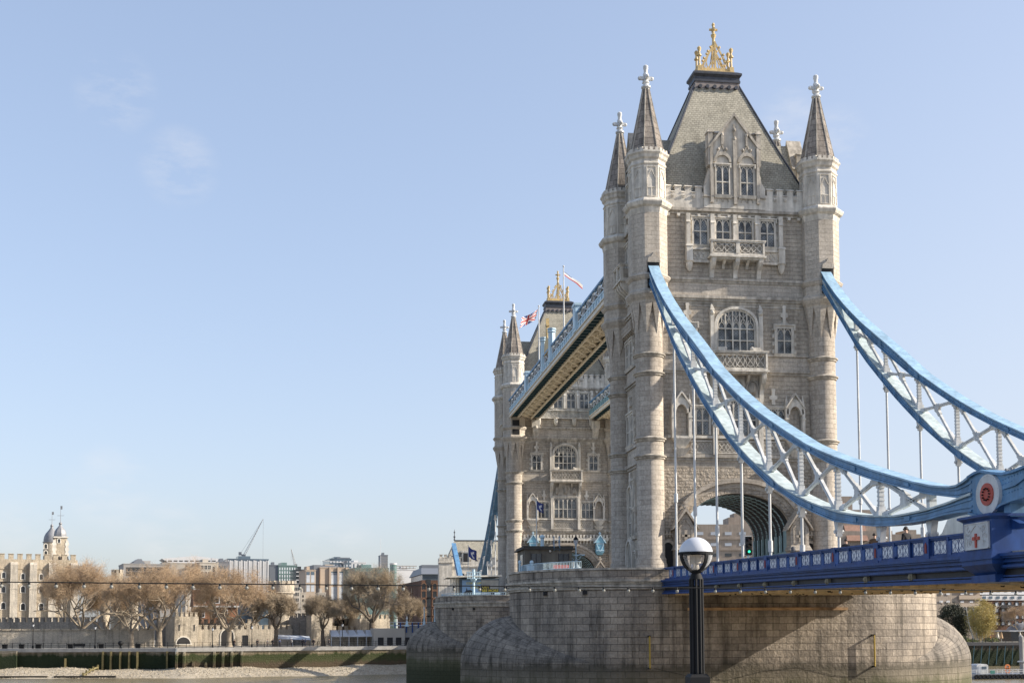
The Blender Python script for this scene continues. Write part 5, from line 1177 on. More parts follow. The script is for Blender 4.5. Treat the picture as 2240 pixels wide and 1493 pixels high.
F, rt_, s1, z = castle('castle_tower', 'low square tower behind the biggest bare tree', 'castle tower', 787, 853, 1343, 206, 24, M['ragpale'], 9, 6)
castle('curtain_wall', 'low stretch of battlemented wall with ruined arches behind it', 'castle wall', 725, 790, 1368, 207, 8, M['ragpale'], 2, 5)
F, rt_, s1, z = castle('castle_ruin', 'ruined stone gable with open arches behind the glass canopy', 'ruin', 727, 786, 1352, 214, 8, M['ragstone'], 2, 3)
wingrid(F, rt_, [738, 752, 765], [1362], 1.5, 1.6, M['dark'], None, True, name='arch_opening')
# brick houses
M['brick'] = masonry('red_brick', (.34,.17,.095), (.25,.125,.075), (.3,.25,.2), .3, .1, .01, .2, .25, .01); M['tile'] = masonry('clay_tile', (.27,.155,.10), (.20,.115,.08), (.1,.06,.04), .3, .2, .015, .3, .3, .03)
F = Face(425, 222, 12); root = thing('brick_house', F.T(0,0,GZ), 'red brick house with tiled roof and white dormer windows behind the wall', 'house'); s1 = F.s(520); ze = F.z(440, 1325); zr = F.z(440, 1287)
m = MB(F.T); m.box(0, s1, -8, 0, GZ, ze); m.build('house_wall', M['brick'], root)
m = MB(F.T); m.add([(-.3,.4,ze),(s1+.3,.4,ze),(s1+.3,-4,zr),(-.3,-4,zr),(-.3,-8.4,ze),(s1+.3,-8.4,ze)], [(0,1,2,3),(3,2,5,4),(0,3,4),(1,5,2)]); m.build('roof', M['tile'], root)
m = MB(F.T); m.box(-.3, s1+.3, .3, .6, ze-.25, ze+.15); m.box(-.2, s1+.2, -4.1, -3.9, zr-.1, zr+.15); m.build('gutter', M['white'], root)
wingrid(F, root, [442, 468, 492], [1341], 1.1, 1.7, M['wdark'], M['white'])
for u in (443, 474, 500):
    c = F.s(u); m = MB(F.T); zz = F.z(u, 1312); m.box(c-.75, c+.75, -2.2, -.3, zz-.9, zz+1.0); d = m.build('dormer', M['white'], root)
    m = MB(F.T); m.box(c-.5, c+.5, -.3, -.24, zz-.6, zz+.7); m.build('dormer_pane', M['wdark'], d)

# ------------------------------------------------------------------ city behind
M['conc'] = plain('pale_concrete', (.42,.385,.335), .85, 0, .1, .15); M['conc2'] = plain('grey_concrete', (.30,.29,.28), .85, 0, .1, .15); M['tan'] = plain('tan_panel', (.42,.34,.265), .8, 0, .08, .15)
M['slab'] = plain('slate_grey_panel', (.16,.175,.20), .5, 0, .1, .1); M['wfin'] = plain('white_fin', (.55,.55,.555), .6, 0, .06, .2); M['gglass'] = plain('green_glass', (.13,.20,.19), .12, .25, .35, .12, 0, .9)
def block(label, u0, u1, vt, Y, phi, mat, depth=18, cat='building', name='office_building', zb=GZ):
    F = Face(u0, Y, phi); root = thing(name, F.T(0,0,zb), label, cat); s1 = F.s(u1); z = F.z((u0+u1)/2, vt); m = MB(F.T); m.box(0, s1, -depth, 0, zb, z); m.build('facade', mat, root)
    m = MB(F.T); m.box(-.15, s1+.15, -depth-.1, .15, z, z+.35); m.box(s1*.3, s1*.6, -depth*.7, -depth*.3, z+.35, z+1.8); m.build('roof_edge', mat, root)
    return F, root, s1, z
F, r_, s1, z = block('grey stone block with dark curved mansard roof left of the white-roofed one', 268, 372, 1234, 420, 15, M['conc2'])
m = MB(F.T); a, b = F.s(272), F.s(318); m.prism([(a, z), (b, z), (b-1, F.z(300,1226)), (a+5, F.z(300,1227)), (a+1, F.z(280,1232))], -14, -1); a, b = F.s(289), F.s(312); m.prism([(a, z+1), (b, z+1), (b-.5, F.z(300,1221)), (a+2, F.z(300,1221))], -12, -2); m.build('mansard_roof', M['slab'], r_)
wingrid(F, r_, [280+8*i for i in range(11)], [1244, 1254], 1.5, 1.6, M['wdark'])
F, r_, s1, z = block('broad office with sloping white roof above the trees', 352, 484, 1232, 470, 12, M['conc'])
m = MB(F.T); m.prism([(F.s(368), z), (s1, z), (s1, F.z(480,1222)), (F.s(425), F.z(425,1215)), (F.s(352), F.z(360,1221))], -16, 0); m.build('white_roof', M['wfin'], r_)
wingrid(F, r_, [360+12*i for i in range(10)], [1226], 1.6, .5, M['wdark'])
F, r_, s1, z = block('concrete office with square windows in three rows', 434, 476, 1231, 380, 15, M['conc'])
wingrid(F, r_, [442, 450, 458], [1240, 1254, 1268], 1.0, 1.4, M['wdark'], M['conc']); wingrid(F, r_, [468], [1253], .9, 5, M['wdark'])
F, r_, s1, z = block('lower concrete wing with paired windows beside the square-windowed office', 405, 434, 1243, 378, 15, M['conc']); wingrid(F, r_, [413, 422], [1252, 1265], 1.0, 1.2, M['wdark'])
F, r_, s1, z = block('dark grey office strip between the concrete and striped blocks', 474, 500, 1229, 400, 10, M['slab']); wingrid(F, r_, [480, 489], [1240, 1252, 1264], 2, 1.2, M['wglass'])
F, r_, s1, z = block('office tower striped with white vertical fins', 496, 586, 1223, 460, 12, M['wglass'])
for i in range(26):
    c = s1*(i+.3)/26; m = MB(F.T); m.box(c, c+(.55 if i % 3 else .25), 0, .5, F.z(540, 1300), z-.3-(i % 4)*.15); m.build('fin', M['wfin'], r_)
F, r_, s1, z = block('grey slab and glass office right of the striped tower', 588, 609, 1236, 470, 6, M['slab'])
F, r_, s1, z = block('green glass office box with vertical mullions', 608, 648, 1237, 470, 14, M['gglass']); wingrid(F, r_, [612+5.5*i for i in range(7)], [1243, 1251, 1259, 1267], .5, 1.1, M['wpale'])
F, r_, s1, z = block('dark office banded with white ledges', 647, 672, 1246, 440, 10, M['wdark'])
for i in range(7): m = MB(F.T); zz = z-1-i*1.7; m.box(0, s1, 0, .3, zz, zz+.35); m.build('ledge', M['wfin'], r_)
F, r_, s1, z = block('large tan and grey office with tall glazed bays', 700, 762, 1242, 390, 12, M['tan'], 25)
for u in (731, 748): wingrid(F, r_, [u], [1265], 2.4, 4.8, M['wpale']); wingrid(F, r_, [u], [1297], 2.4, 5.0, M['wpale']); wingrid(F, r_, [u], [1253], 2.8, 1.4, M['wglass'])
for u in (721, 739, 757): m = MB(F.T); c = F.s(u); m.box(c-.35, c+.35, 0, .7, GZ, z+.4); m.build('pier_rib', M['tan'], r_)
for u0, u1, v in ((688, 704, 1234), (704, 742, 1235)): m = MB(F.T); m.box(F.s(u0), F.s(u1), -16, -2, GZ, F.z(700, v)); m.build('grey_core', M['slab'], r_)
F, r_, s1, z = block('stepped tan office with dark glass slots left of the large tan one', 668, 690, 1247, 385, 12, M['tan'], 14); wingrid(F, r_, [674, 684], [1265, 1285], 1.3, 2.8, M['wpale']); wingrid(F, r_, [674, 684], [1253], 1.3, 1.2, M['wglass'])
F, r_, s1, z = block('pale gridded block behind the drum tower', 642, 657, 1280, 330, 12, M['conc'], 8); wingrid(F, r_, [645.5, 649, 652.5], [1287, 1299, 1311], .3, 1.1, M['wdark'])
F, r_, s1, z = block('small pale stepped block between the drum tower and bare trees', 658, 668, 1297, 340, 10, M['conc'], 6); wingrid(F, r_, [663], [1303, 1312], .5, .8, M['wdark'])
F, r_, s1, z = block('small stone block beneath the large tan office', 696, 712, 1297, 330, 10, M['conc'], 6); wingrid(F, r_, [701, 707], [1303, 1312], .5, .8, M['wdark'])
F, r_, s1, z = block('distant cluster of white and glass towers with roof plant', 720, 768, 1222, 640, 8, M['wglass'], 30); wingrid(F, r_, [724+7*i for i in range(7)], [1228, 1236, 1244], 1.0, 1.1, M['wpale']); m = MB(F.T); m.box(F.s(738), F.s(766), -12, -2, z, F.z(750, 1218)); m.build('roof_plant', M['slab'], r_)
F, r_, s1, z = block('distant pale concrete tower right of the glass cluster', 768, 800, 1230, 650, 8, M['wfin'], 25); wingrid(F, r_, [774, 783, 792], [1238], .8, 3, M['wglass'])
F, r_, s1, z = block('green glass curtain-wall office behind the biggest tree', 776, 850, 1243, 360, 12, M['gglass'], 20); wingrid(F, r_, [784+9*i for i in range(8)], [1254, 1268, 1282, 1296], .8, 1.2, M['wglass'])
F, r_, s1, z = block('thin dark grey slab tower with a mast', 833, 848, 1214, 620, 5, M['slab'], 12)
for k in range(10): m = MB(F.T); m.box(-.02, s1+.02, .0, .06, z-1-k*.9, z-.8-k*.9); m.build('floor_line', M['conc2'], r_)
m = MB(); q = F.T(-.2, 0, 0); m.tube((q[0], q[1], GZ), (q[0], q[1], F.z(833, 1177)), .22, .08, 6); m.build('mast', M['wfin'], r_)
c = at(860, 1374, 430); root = thing('glass_cylinder_tower', (c.x, c.y, GZ), 'glass cylinder stair tower with white cap', 'building'); zt = at(860, 1231, 430).z; m = MB(); m.lathe(c.x, c.y, [(1.45,GZ),(1.45,zt-.6)], 20); m.build('glass_drum', M['gglass'], root); m = MB(); m.lathe(c.x, c.y, [(1.5,zt-.6),(1.55,zt)], 20); m.build('cap', M['wfin'], root)
for k in range(5): m = MB(); m.lathe(c.x, c.y, [(1.47,zt-2-k*1.5),(1.5,zt-1.9-k*1.5),(1.47,zt-1.8-k*1.5)], 20); m.build('floor_ring', M['slab'], root)
F, r_, s1, z = block('low white building with a roof truss right of the glass cylinder', 866, 912, 1246, 430, 8, M['wfin'], 10)
m = MB(F.T); zz = F.z(880, 1238); m.box(-1, s1, -1, -.6, zz, zz+.4); m.box(-1, s1, -3, -2.6, zz-.8, zz-.5)
for i in range(6): m.bar((i*s1/6, -.8, zz), (i*s1/6+s1/12, -2.8, zz-.7), .2, .2)
m.build('roof_truss', M['conc2'], r_)
# brown brick warehouse
M['brown'] = masonry('brown_brick', (.17,.095,.065), (.125,.07,.05), (.15,.11,.09), .4, .14, .012, .2, .3, .01)
F = Face(940, 226, 4); root = thing('brick_warehouse', F.T(0,0,GZ), 'dark brown brick warehouse with arched windows and glazed attic', 'warehouse'); zt = F.z(940, 1268)
F2 = Face(904, 232, 4); m = MB(F.T); m.box(F.s(922), 9, -30, 0, GZ, zt); m.build('warehouse_wall', M['brown'], root)
m = MB(); a = at(870, 1374, 262); b = at(922, 1374, 228); m.add([(a.x,a.y,GZ),(b.x,b.y,GZ),(b.x,b.y,zt),(a.x,a.y,zt)], [(0,1,2,3)]); m.build('side_gable', M['brown'], root)
m = MB(F.T); m.box(F.s(925), 9, -24, -1, zt, zt+1.6); m.build('glazed_attic', M['wglass'], root); m = MB(F.T); m.frus((F.s(922), 9, -26, -.4), (F.s(926), 9, -20, -4), zt+1.6, F.z(930,1240)); m.box(F.s(930), 5, -12, -6, zt+2, F.z(930, 1232)); m.build('attic_roof', M['slab'], root)
wingrid(F, root, [927, 951], [1283, 1298, 1317, 1337, 1357], 1.0, 1.9, M['wdark'], M['tile'], True); wingrid(F, root, [937], [1278, 1298, 1317, 1337, 1357], 1.3, 2.8, M['wdark'])
ang = math.degrees(math.atan2(b.y-a.y, b.x-a.x)); Fs = Face(922, 228, ang); wingrid(Fs, root, [891, 901], [1290, 1305, 1325, 1345], 1.4, 1.7, M['wdark'], M['tile'], True)
# cranes
def crane(label, u, vb, Y, jib, cj, tower=True):
    b = at(u, vb, Y); root = thing('tower_crane', (b.x, b.y, b.z), label, 'crane', 'cranes over the city'); m = MB(); t = at(jib[0], jib[1], Y-10)
    for k in (-.5, .5): m.tube((b.x+k, b.y, b.z), t, .12, .09, 5)
    d = Vector(t)-Vector(b)
    for i in range(14): p = b+d*(i/14); q = b+d*((i+1)/14); m.tube((p.x-.5*(1-i/14), p.y, p.z), (q.x+.5*(1-i/14), q.y, q.z), .07, .07, 4)
    m.build('jib', M['wfin'], root); c = at(cj[0], cj[1], Y); m = MB(); m.tube(b, c, .4, .3, 6); m.box(c.x-.8, c.x+.5, c.y-.6, c.y+.6, c.z-.7, c.z+.7); m.tube((b.x, b.y, b.z-25), b, .6, .6, 6); m.box(b.x-.9, b.x+.9, b.y-.6, b.y+.6, b.z-.8, b.z+.9); m.build('counter_jib', M['slab'], root)
    m = MB(); m.tube(c, t, .05, .05, 4); m.tube(t, (t.x, t.y, t.z-22 if tower else t.z-6), .05, .05, 4); m.build('cable', M['slab'], root)
crane('tall white luffing crane leaning right above the striped tower', 533, 1216, 480, (576, 1134), (526, 1210)); crane('small green-grey crane jib standing nearly upright', 646, 1240, 520, (637, 1199), (648, 1236), False); crane('distant white crane jib lying flat left of the glass cluster', 752, 1230, 640, (702, 1225), (758, 1228), False)
# abutment tower of the bridge
F = Face(966, 176, 0); root = thing('abutment_tower', F.T(0,0,GZ), 'stone abutment tower with battlements and a steep hipped roof and finial', 'bridge tower'); z = F.z(1000, 1218); s1 = F.s(1165); m = MB(F.T)
m.box(0, s1, -9, 0, GZ, z-.9); crenel(m, F, 0, s1, z-.9, 13, .8, .6, .14); m.box(-.15, s1, -.1, .25, z-2.2, z-1.9); m.box(-.15, s1, -.1, .25, z-4.6, z-4.3); m.build('abutment_wall', M['port'], root)
m = MB(F.T); m.oct(0.9, -.6, [(1.7,GZ),(1.7,z-1.2),(2.0,z-.9),(2.0,z-.2),(1.7,z),(1.7,z+.5)]) if 0 else m.box(-.6, 2.4, -2.6, .45, GZ, z-.2); crenel(m, F, -.6, 2.4, z-.2, 3, .7, .6, .14); m.box(-.8, 2.6, -.2, .65, z-1.3, z-1.0); m.build('corner_pier', M['port'], root)
m = MB(F.T); zr = F.z(1000, 1179); a = F.s(978); b = F.s(998); m.add([(a,-.6,z-1),(s1,-.6,z-1),(s1,-8.4,z-1),(a,-8.4,z-1),(b,-4,zr),(s1-2,-4,zr)], [(0,1,5,4),(2,3,4,5),(3,0,4),(1,2,5)]); rf = m.build('roof', M['slate'], root)
m = MB(F.T); m.box(b, s1-2, -4.15, -3.85, zr-.1, zr+.15); q = F.T(b, -4, 0); m.T = None; m.lathe(q[0], q[1], [(.2,zr),(.12,zr+.7),(.3,zr+.85),(.1,zr+1.1),(.08,zr+1.7),(.22,zr+1.85),(.06,zr+2.2),(.03,zr+2.6)], 8); m.build('ridge_finial', M['lead'], rf)
m = MB(F.T); c = F.s(1020); m.box(c-.9, c+.9, -4, .1, z-1.4, z+1.2); m.prism([(c-1.2, z+1.1), (c+1.2, z+1.1), (c+1, z+1.5), (c-1, z+1.5)], -4, .2); d = m.build('dormer', M['port'], root); m = MB(F.T); m.box(c-.65, c+.65, .08, .14, z-1.0, z+.9); m.build('dormer_opening', M['dark'], d)
wingrid(F, root, [985, 1012, 1040], [1262], .9, 1.8, M['wdark'], M['port'], True)
# ------------------------------------------------------------------ hotel and right bank
F = Face(1480, 235, -6); root = thing('concrete_hotel', F.T(0,0,GZ), 'stepped tan concrete hotel with ribbon windows, seen through the arch and right of the tower', 'hotel')
M['hotel'] = plain('ribbed_concrete', (.37,.31,.255), .85, 0, .12, .4, .2, .3, .15); M['hotelred'] = plain('reddish_cladding', (.33,.20,.15), .8, 0, .12, .4, .1, .3, .15)
def hb(u0, u1, vt, o, dep, mat, nm='block'):
    m = MB(F.T); m.box(F.s(u0), F.s(u1), o-dep, o, GZ, F.z((u0+u1)/2, vt)); return m.build(nm, mat, root)
hb(1440, 1680, 1146, 0, 14, M['hotel'], 'main_block'); hb(1604, 1660, 1128, -4, 8, M['hotel'], 'stair_tower'); hb(1618, 1650, 1118, -5, 6, M['hotel'], 'stair_tower')
hb(1680, 1960, 1160, -1, 14, M['hotel'], 'main_block'); hb(1780, 1885, 1080, -6, 12, M['hotel'], 'upper_block'); hb(1800, 1860, 1068, -7, 9, M['hotel'], 'upper_block')
hb(1856, 1960, 1112, -3, 10, M['hotel'], 'stepped_block'); hb(1936, 2046, 1168, 1, 14, M['hotel'], 'stepped_block'); hb(1990, 2010, 1158, 0, 10, M['hotel'], 'stepped_block')
m = MB(F.T); a, b = F.s(1858), F.s(1904); m.add([(a,.1,F.z(1880,1182)),(b,.1,F.z(1880,1182)),(b,-3,F.z(1880,1146)),(a,-3,F.z(1880,1146)),(a,-6,F.z(1880,1182)),(b,-6,F.z(1880,1182))], [(0,1,2,3),(3,2,5,4),(0,3,4),(1,5,2)]); m.build('sloping_roof', M['hotelred'], root)
m = MB(F.T); a, b = F.s(1800), F.s(1862); m.add([(a,-4,F.z(1840,1098)),(b,-4,F.z(1840,1098)),(b-1,-7,F.z(1840,1078)),(a+1,-7,F.z(1840,1078))], [(0,1,2,3)]); m.build('sloping_roof', M['hotelred'], root)
for v in (1166, 1190, 1213, 1236):
    wingrid(F, root, [1500+31*i for i in range(6)], [v], 1.9, .85, M['wpale'] if v < 1200 else M['wdark'])
    m = MB(F.T); m.box(F.s(1440), F.s(1680), 0, .25, F.z(1560, v+13), F.z(1560, v+8)); m.build('ledge', M['hotel'], root)
wingrid(F, root, [1845, 1862, 1880], [1196, 1216], 1.0, .9, M['wdark']); wingrid(F, root, [1905, 1925, 1943], [1186, 1200], 1.1, .8, M['wpale'], None, False, None, .0); wingrid(F, root, [1985, 2010, 2030], [1184], 1.1, .9, M['wglass'], None, False, None, 1.02)
# lower bands under the deck
F = Face(2040, 205, 4); root = thing('concrete_hotel', F.T(0,0,GZ), 'lower concrete wing of the hotel with white window bands, under the deck', 'hotel')
s1 = F.s(2146); m = MB(F.T); m.box(F.s(1960), s1, -10, 0, GZ, F.z(2090,1262)); m.build('wing_wall', M['hotel'], root)
for v in (1281, 1298, 1315): wingrid(F, root, [2058, 2073, 2104, 2124], [v], 1.0, .55, M['wfin'], None, False, None, .12)
for v in (1289, 1306, 1323):
    m = MB(F.T); m.box(F.s(2098), s1+.2, 0, .5, F.z(2100, v+4), F.z(2100, v-4.5)); m.build('balcony_band', M['tan'], root)
F = Face(2140, 222, 3); root = thing('apartment_block', F.T(0,0,GZ), 'white terraced apartments over a dark brown block at the right edge', 'apartments')
m = MB(F.T); m.box(0, F.s(2330), -12, 0, GZ, F.z(2190,1312)); m.build('brick_wall', M['brown'], root)
for v0, v1, o in ((1312, 1302, .2), (1299, 1286, -2), (1284, 1270, -4)): m = MB(F.T); m.box(F.s(2142), F.s(2330), -12, o, F.z(2190,v0), F.z(2190,v1)); m.build('terrace', M['wfin'], root)
wingrid(F, root, [2152,2166,2182,2198,2214,2230], [1306, 1292, 1278], 1.0, .7, M['wglass'], None, False, None, .25)
wingrid(F, root, [2180,2194,2208,2224,2238], [1320, 1334, 1348, 1362], .8, .9, M['wpale'], M['wdark'], True)
for v in (1327, 1341, 1355): m = MB(F.T); m.box(F.s(2186), F.s(2216), 0, 1.2, F.z(2200, v+2), F.z(2200, v+1)); m.box(F.s(2186), F.s(2216), 1.1, 1.2, F.z(2200, v+1), F.z(2200, v-5)); m.build('balcony', M['navy'], root)
# ------------------------------------------------------------------ trees
M['bark'] = plain('plane_bark', (.29,.24,.18), .9, 0, .35, 1.5, .3); M['twig'] = plain('brown_twigs', (.42,.305,.195), .9, 0, .3, .3); M['barkdark'] = plain('dark_bark', (.15,.12,.09), .9, 0, .3, 1.5, .3)
M['twig2'] = plain('olive_twigs', (.35,.28,.195), .9, 0, .3, .3)
def tree_mesh(seed, H, W, th, mats, twigs=11, tw=.028, dens=1.0, lean=0):
    """bare plane tree: tapering trunk and limbs, thousands of fine twigs; returns trunk and crown meshes"""
    rnd = random.Random(seed); T = MB(); C = MB(); ctr = Vector((0, 0, th+(H-th)*.5)); rx, rz = W/2, (H-th)*.56
    def inside(p): q = p-ctr; return (q.x/rx)**2+(q.y/rx)**2+(q.z/rz)**2
    def rv(): 
        while 1:
            v = Vector((rnd.uniform(-1,1), rnd.uniform(-1,1), rnd.uniform(-1,1)))
            if .01 < v.length < 1: return v.normalized()
    def grow(p, d, ln, r, dep):
        segs = 3; mb = T if dep < 4 else C
        for i in range(segs):
            d = (d+rv()*.22+Vector((0,0,.05))).normalized(); q = p+d*(ln/segs); r2 = r*(.88 if dep < 3 else .8)
            mb.tube(p, q, r, r2, 6 if dep < 3 else 4 if dep < 4 else 3, dep < 3); p = q; r = r2
            if dep >= 2 and i < segs-1 and inside(p) < 1.1: grow(p, (d+rv()*.9).normalized(), ln*.62, r*.6, dep+1) if dep < 5 else None
        if dep >= 4:
            for k in range(int(twigs*dens)):
                t = (d*.5+rv()).normalized(); a = p-d*ln*rnd.random(); L_ = ln*rnd.uniform(.7, 1.9)
                mid = a+t*L_*.5; e = mid+(t+rv()*.5+Vector((0,0,-.12))).normalized()*L_*.5
                C.tube(a, mid, tw, tw*.7, 3); C.tube(mid, e, tw*.7, tw*.35, 3)
        if dep < 5 and inside(p) < 1.15:
            for k in range(3 if dep < 3 else 2): grow(p, (d+rv()*(.72 if dep else .85)).normalized(), ln*rnd.uniform(.62,.82), r*.72, dep+1)
    base = W*.032+.16
    T.lathe(0, 0, [(base*1.5,-.2),(base*1.1,.5),(base,1.2)], 10); P = [Vector((0,0,1.0)), Vector((lean*.3+rnd.uniform(-.2,.2),0,th*.55)), Vector((lean+rnd.uniform(-.2,.2),0,th))]
    T.tube(P[0], P[1], base, base*.9, 10); T.tube(P[1], P[2], base*.9, base*.85, 10)
    n = 5
    for k in range(n):
        a = 2*PI*k/n+rnd.uniform(-.4,.4); sp = rnd.uniform(.45, 1.0); d = Vector((math.cos(a)*sp, math.sin(a)*sp, 1)).normalized(); grow(P[2], d, (H-th)*.33, base*.5, 0)
    a = T.build('trunk', mats[0]); b = C.build('crown', mats[1]); ma, mb_ = a.data, b.data; D.objects.remove(a); D.objects.remove(b); return ma, mb_
TREES = [tree_mesh(3, 18, 14.5, 3.2, (M['bark'], M['twig']), 6, .014), tree_mesh(11, 17, 12, 2.9, (M['bark'], M['twig']), 6, .014), tree_mesh(23, 11, 8.5, 3.4, (M['barkdark'], M['twig2']), 6, .015), tree_mesh(31, 16, 16.5, 4.6, (M['barkdark'], M['twig2']), 6, .014)]
DIM = [(18, 14.5), (17, 12), (11, 8.5), (16, 16.5)]
def bare(kind, u, vb, vt, wpx, Y, label, rz=0, mats=None):
    b = at(u, vb, Y); zb = GZ-.1; top = at(u, vt, Y).z; sc = (top-zb)/DIM[kind][0]; wd = wpx/FPX*(Y-CAM.y)/fw.y; sx = wd/DIM[kind][1]*1.05
    root = thing('bare_tree', (b.x, Y, zb), label, 'tree', 'bare trees along the north bank')
    for me, nm in zip(TREES[kind], ('trunk', 'crown')):
        o = D.objects.new(nm, me); COL.objects.link(o); o.parent = root; OFF[o] = Vector(root.location)
    root.scale = (sx, sx, sc); root.rotation_euler.z = rz; return root
bare(0, 177, 1400, 1212, 135, 197, 'pale-barked bare tree in front of the right end of the keep', .3)
bare(1, 146, 1400, 1232, 100, 246, 'dark bare tree with a forked trunk against the keep wall', 1.7)
bare(1, 287, 1405, 1236, 110, 183, 'bare tree with twisted limbs in front of the wide round tower', 2.6)
bare(0, 348, 1405, 1222, 140, 184, 'tall bare tree left of the gatehouse with dense golden twigs', 4.0)
bare(1, 318, 1400, 1262, 90, 206, 'bare tree standing behind the grey wharf wall', 5.0)
bare(1, 232, 1400, 1282, 80, 208, 'thin bare tree between the keep and the wide round tower', .9)
bare(1, 402, 1400, 1212, 90, 262, 'distant bare tree reaching up to the white-roofed office', 3.3)
bare(0, 501, 1405, 1226, 130, 186, 'bare tree with whitish bark beside the arched doorway', 5.3)
bare(1, 545, 1400, 1262, 105, 208, 'bare tree behind the long battlemented wall', 2.0)
bare(1, 455, 1400, 1310, 80, 209, 'low bare tree in front of the brick house', 1.0)
bare(2, 602, 1405, 1292, 90, 188, 'small dark-trunked bare tree in front of the drum tower', .5)
bare(2, 707, 1405, 1297, 86, 190, 'small bare tree with forked trunk before the square tower', 2.4)
bare(2, 752, 1400, 1308, 85, 212, 'bare tree over the ruined arches', 4.4)
bare(3, 812, 1405, 1236, 165, 191, 'largest bare tree with a thick dark trunk and spreading limbs', 3.6)
bare(2, 890, 1400, 1300, 70, 202, 'bare tree in front of the brick warehouse', 1.2)
bare(1, 2236, 1400, 1316, 75, 196, 'pale bare tree at the right edge of the picture', .4)
def leafy(name, label, u, vb, vt, wpx, Y, mat, bark, n, ls, droop=0, stems=1, seed=1, base=.1):
    rnd = random.Random(seed); b = at(u, vb, Y); zt = at(u, vt, Y).z; H = zt-GZ; W = wpx/FPX*(Y-CAM.y); root = thing(name, (b.x, Y, GZ), label, 'tree')
    m = MB()
    for k in range(stems):
        x = (k-(stems-1)/2)*W*.13; P = [Vector((b.x+x, Y+rnd.uniform(-.5,.5), GZ-.1)), Vector((b.x+x*1.5+rnd.uniform(-.3,.3), Y, GZ+H*.4)), Vector((b.x+x*2+rnd.uniform(-.4,.4), Y, GZ+H*.8))]
        for p, q, r in zip(P, P[1:], (.16, .11)): m.tube(p, q, r, r*.7, 7)
        for j in range(9): p = P[1].lerp(P[2], rnd.random()); m.tube(p, p+Vector((rnd.uniform(-1,1), rnd.uniform(-1,1), rnd.uniform(.2,1)))*W*.22, .05, .02, 4)
    m.build('trunk', bark, root)
    m = MB(); cl = []
    for k in range(80):
        a = rnd.random()*2*PI; q = rnd.uniform(-1, 1); r_ = math.sqrt(max(0, 1-q*q))*rnd.uniform(.5, 1); cl.append((Vector((b.x+W*.42*r_*math.cos(a), Y+W*.42*r_*math.sin(a), GZ+H*(base+(1-base)*.52)+H*(1-base)*.42*q)), W*rnd.uniform(.09,.17)))
    for i in range(n):
        c, r_ = cl[rnd.randrange(len(cl))]
        if droop: p = c+Vector((rnd.gauss(0,.5)*r_, rnd.gauss(0,.5)*r_, -abs(rnd.gauss(0,1))*r_*2.0*droop+r_*.6))
        else: p = c+Vector((rnd.gauss(0,.55), rnd.gauss(0,.55), rnd.gauss(0,.5)))*r_
        if p.z < GZ+.15: continue
        d = Vector((rnd.gauss(0,1), rnd.gauss(0,1), rnd.gauss(0,1)-droop*2)).normalized(); e = d.cross(Vector((rnd.gauss(0,1), rnd.gauss(0,1), rnd.gauss(0,1)))).normalized(); s_ = ls*rnd.uniform(.6, 1.3)
        m.add([p-e*s_*.4, p+d*s_, p+e*s_*.4, p-d*s_], [(0,1,2,3)])
    m.build('crown', mat, root); return root
M['everg'] = plain('evergreen_leaves', (.045,.05,.028), .7, 0, .45, .5); M['birch'] = plain('yellow_birch_leaves', (.46,.37,.13), .8, 0, .3, .5); M['bushg'] = plain('bush_leaves', (.13,.15,.05), .8, 0, .4, .6); M['wbark'] = plain('white_bark', (.6,.58,.54), .8, 0, .2, 2)
leafy('evergreen_tree', 'dense dark evergreen tree right of the pier', 2085, 1400, 1324, 86, 190, M['everg'], M['barkdark'], 22000, .2, 0, 2, 4, .0)
leafy('birch_tree', 'yellow-green weeping birch clump with white stems', 2148, 1408, 1308, 72, 183, M['birch'], M['wbark'], 24000, .13, .9, 5, 7, .22)
for u, vt, w_, lab in ((2110, 1394, 30, 'round green bush below the evergreen tree'), (2170, 1396, 44, 'reddish green bush right of the birch stems'), (2128, 1400, 30, 'low bush at the foot of the birch')):
    leafy('bush', lab, u, 1410, vt, w_, 181, M['bushg'], M['barkdark'], 1600, .16, 0, 1, u, -.35)
# ------------------------------------------------------------------ people
def skin_body(pts, edges, radii, mat, name, sub=2):
    me = D.meshes.new(name); me.from_pydata(pts, edges, []); o = D.objects.new(name, me); COL.objects.link(o)
    o.modifiers.new('s', 'SKIN'); sv = me.skin_vertices[0].data
    for v, r in zip(sv, radii): v.radius = (r, r*.85) if not isinstance(r, tuple) else r
    sv[0].use_root = True; q = o.modifiers.new('d', 'SUBSURF'); q.levels = q.render_levels = sub
    dg = bpy.context.evaluated_depsgraph_get(); nm = D.meshes.new_from_object(o.evaluated_get(dg)); D.objects.remove(o); nm.name = name; nm.materials.clear(); nm.materials.append(mat)
    nm.polygons.foreach_set('use_smooth', [True]*len(nm.polygons)); return nm
M['skin'] = plain('skin', (.50,.31,.22), .6, 0, .06); M['hair'] = plain('hair', (.03,.022,.018), .7)
bp_ = [(0,0,.95),(0,0,1.15),(0,0,1.38),(0,-.01,1.5),(0,-.02,1.58),(0,-.03,1.68),(.1,0,.9),(.11,-.04,.5),(.12,0,.09),(.12,-.13,.04),(-.1,0,.9),(-.1,.06,.5),(-.1,.14,.1),(-.1,.03,.05),(.2,0,1.4),(.26,.02,1.12),(.25,-.1,.9),(.25,-.14,.8),(-.2,0,1.4),(-.26,.0,1.12),(-.25,-.08,.88),(-.25,-.12,.79),(0,-.12,1.62)]
be_ = [(0,1),(1,2),(2,3),(3,4),(4,5),(0,6),(6,7),(7,8),(8,9),(0,10),(10,11),(11,12),(12,13),(2,14),(14,15),(15,16),(16,17),(2,18),(18,19),(19,20),(20,21),(4,22)]
br_ = [.14,.13,.14,.065,.075,.1,.09,.065,.045,.04,.09,.065,.045,.04,.065,.05,.035,.04,.065,.05,.035,.04,.02]
BODY = skin_body(bp_, be_, br_, M['skin'], 'body')
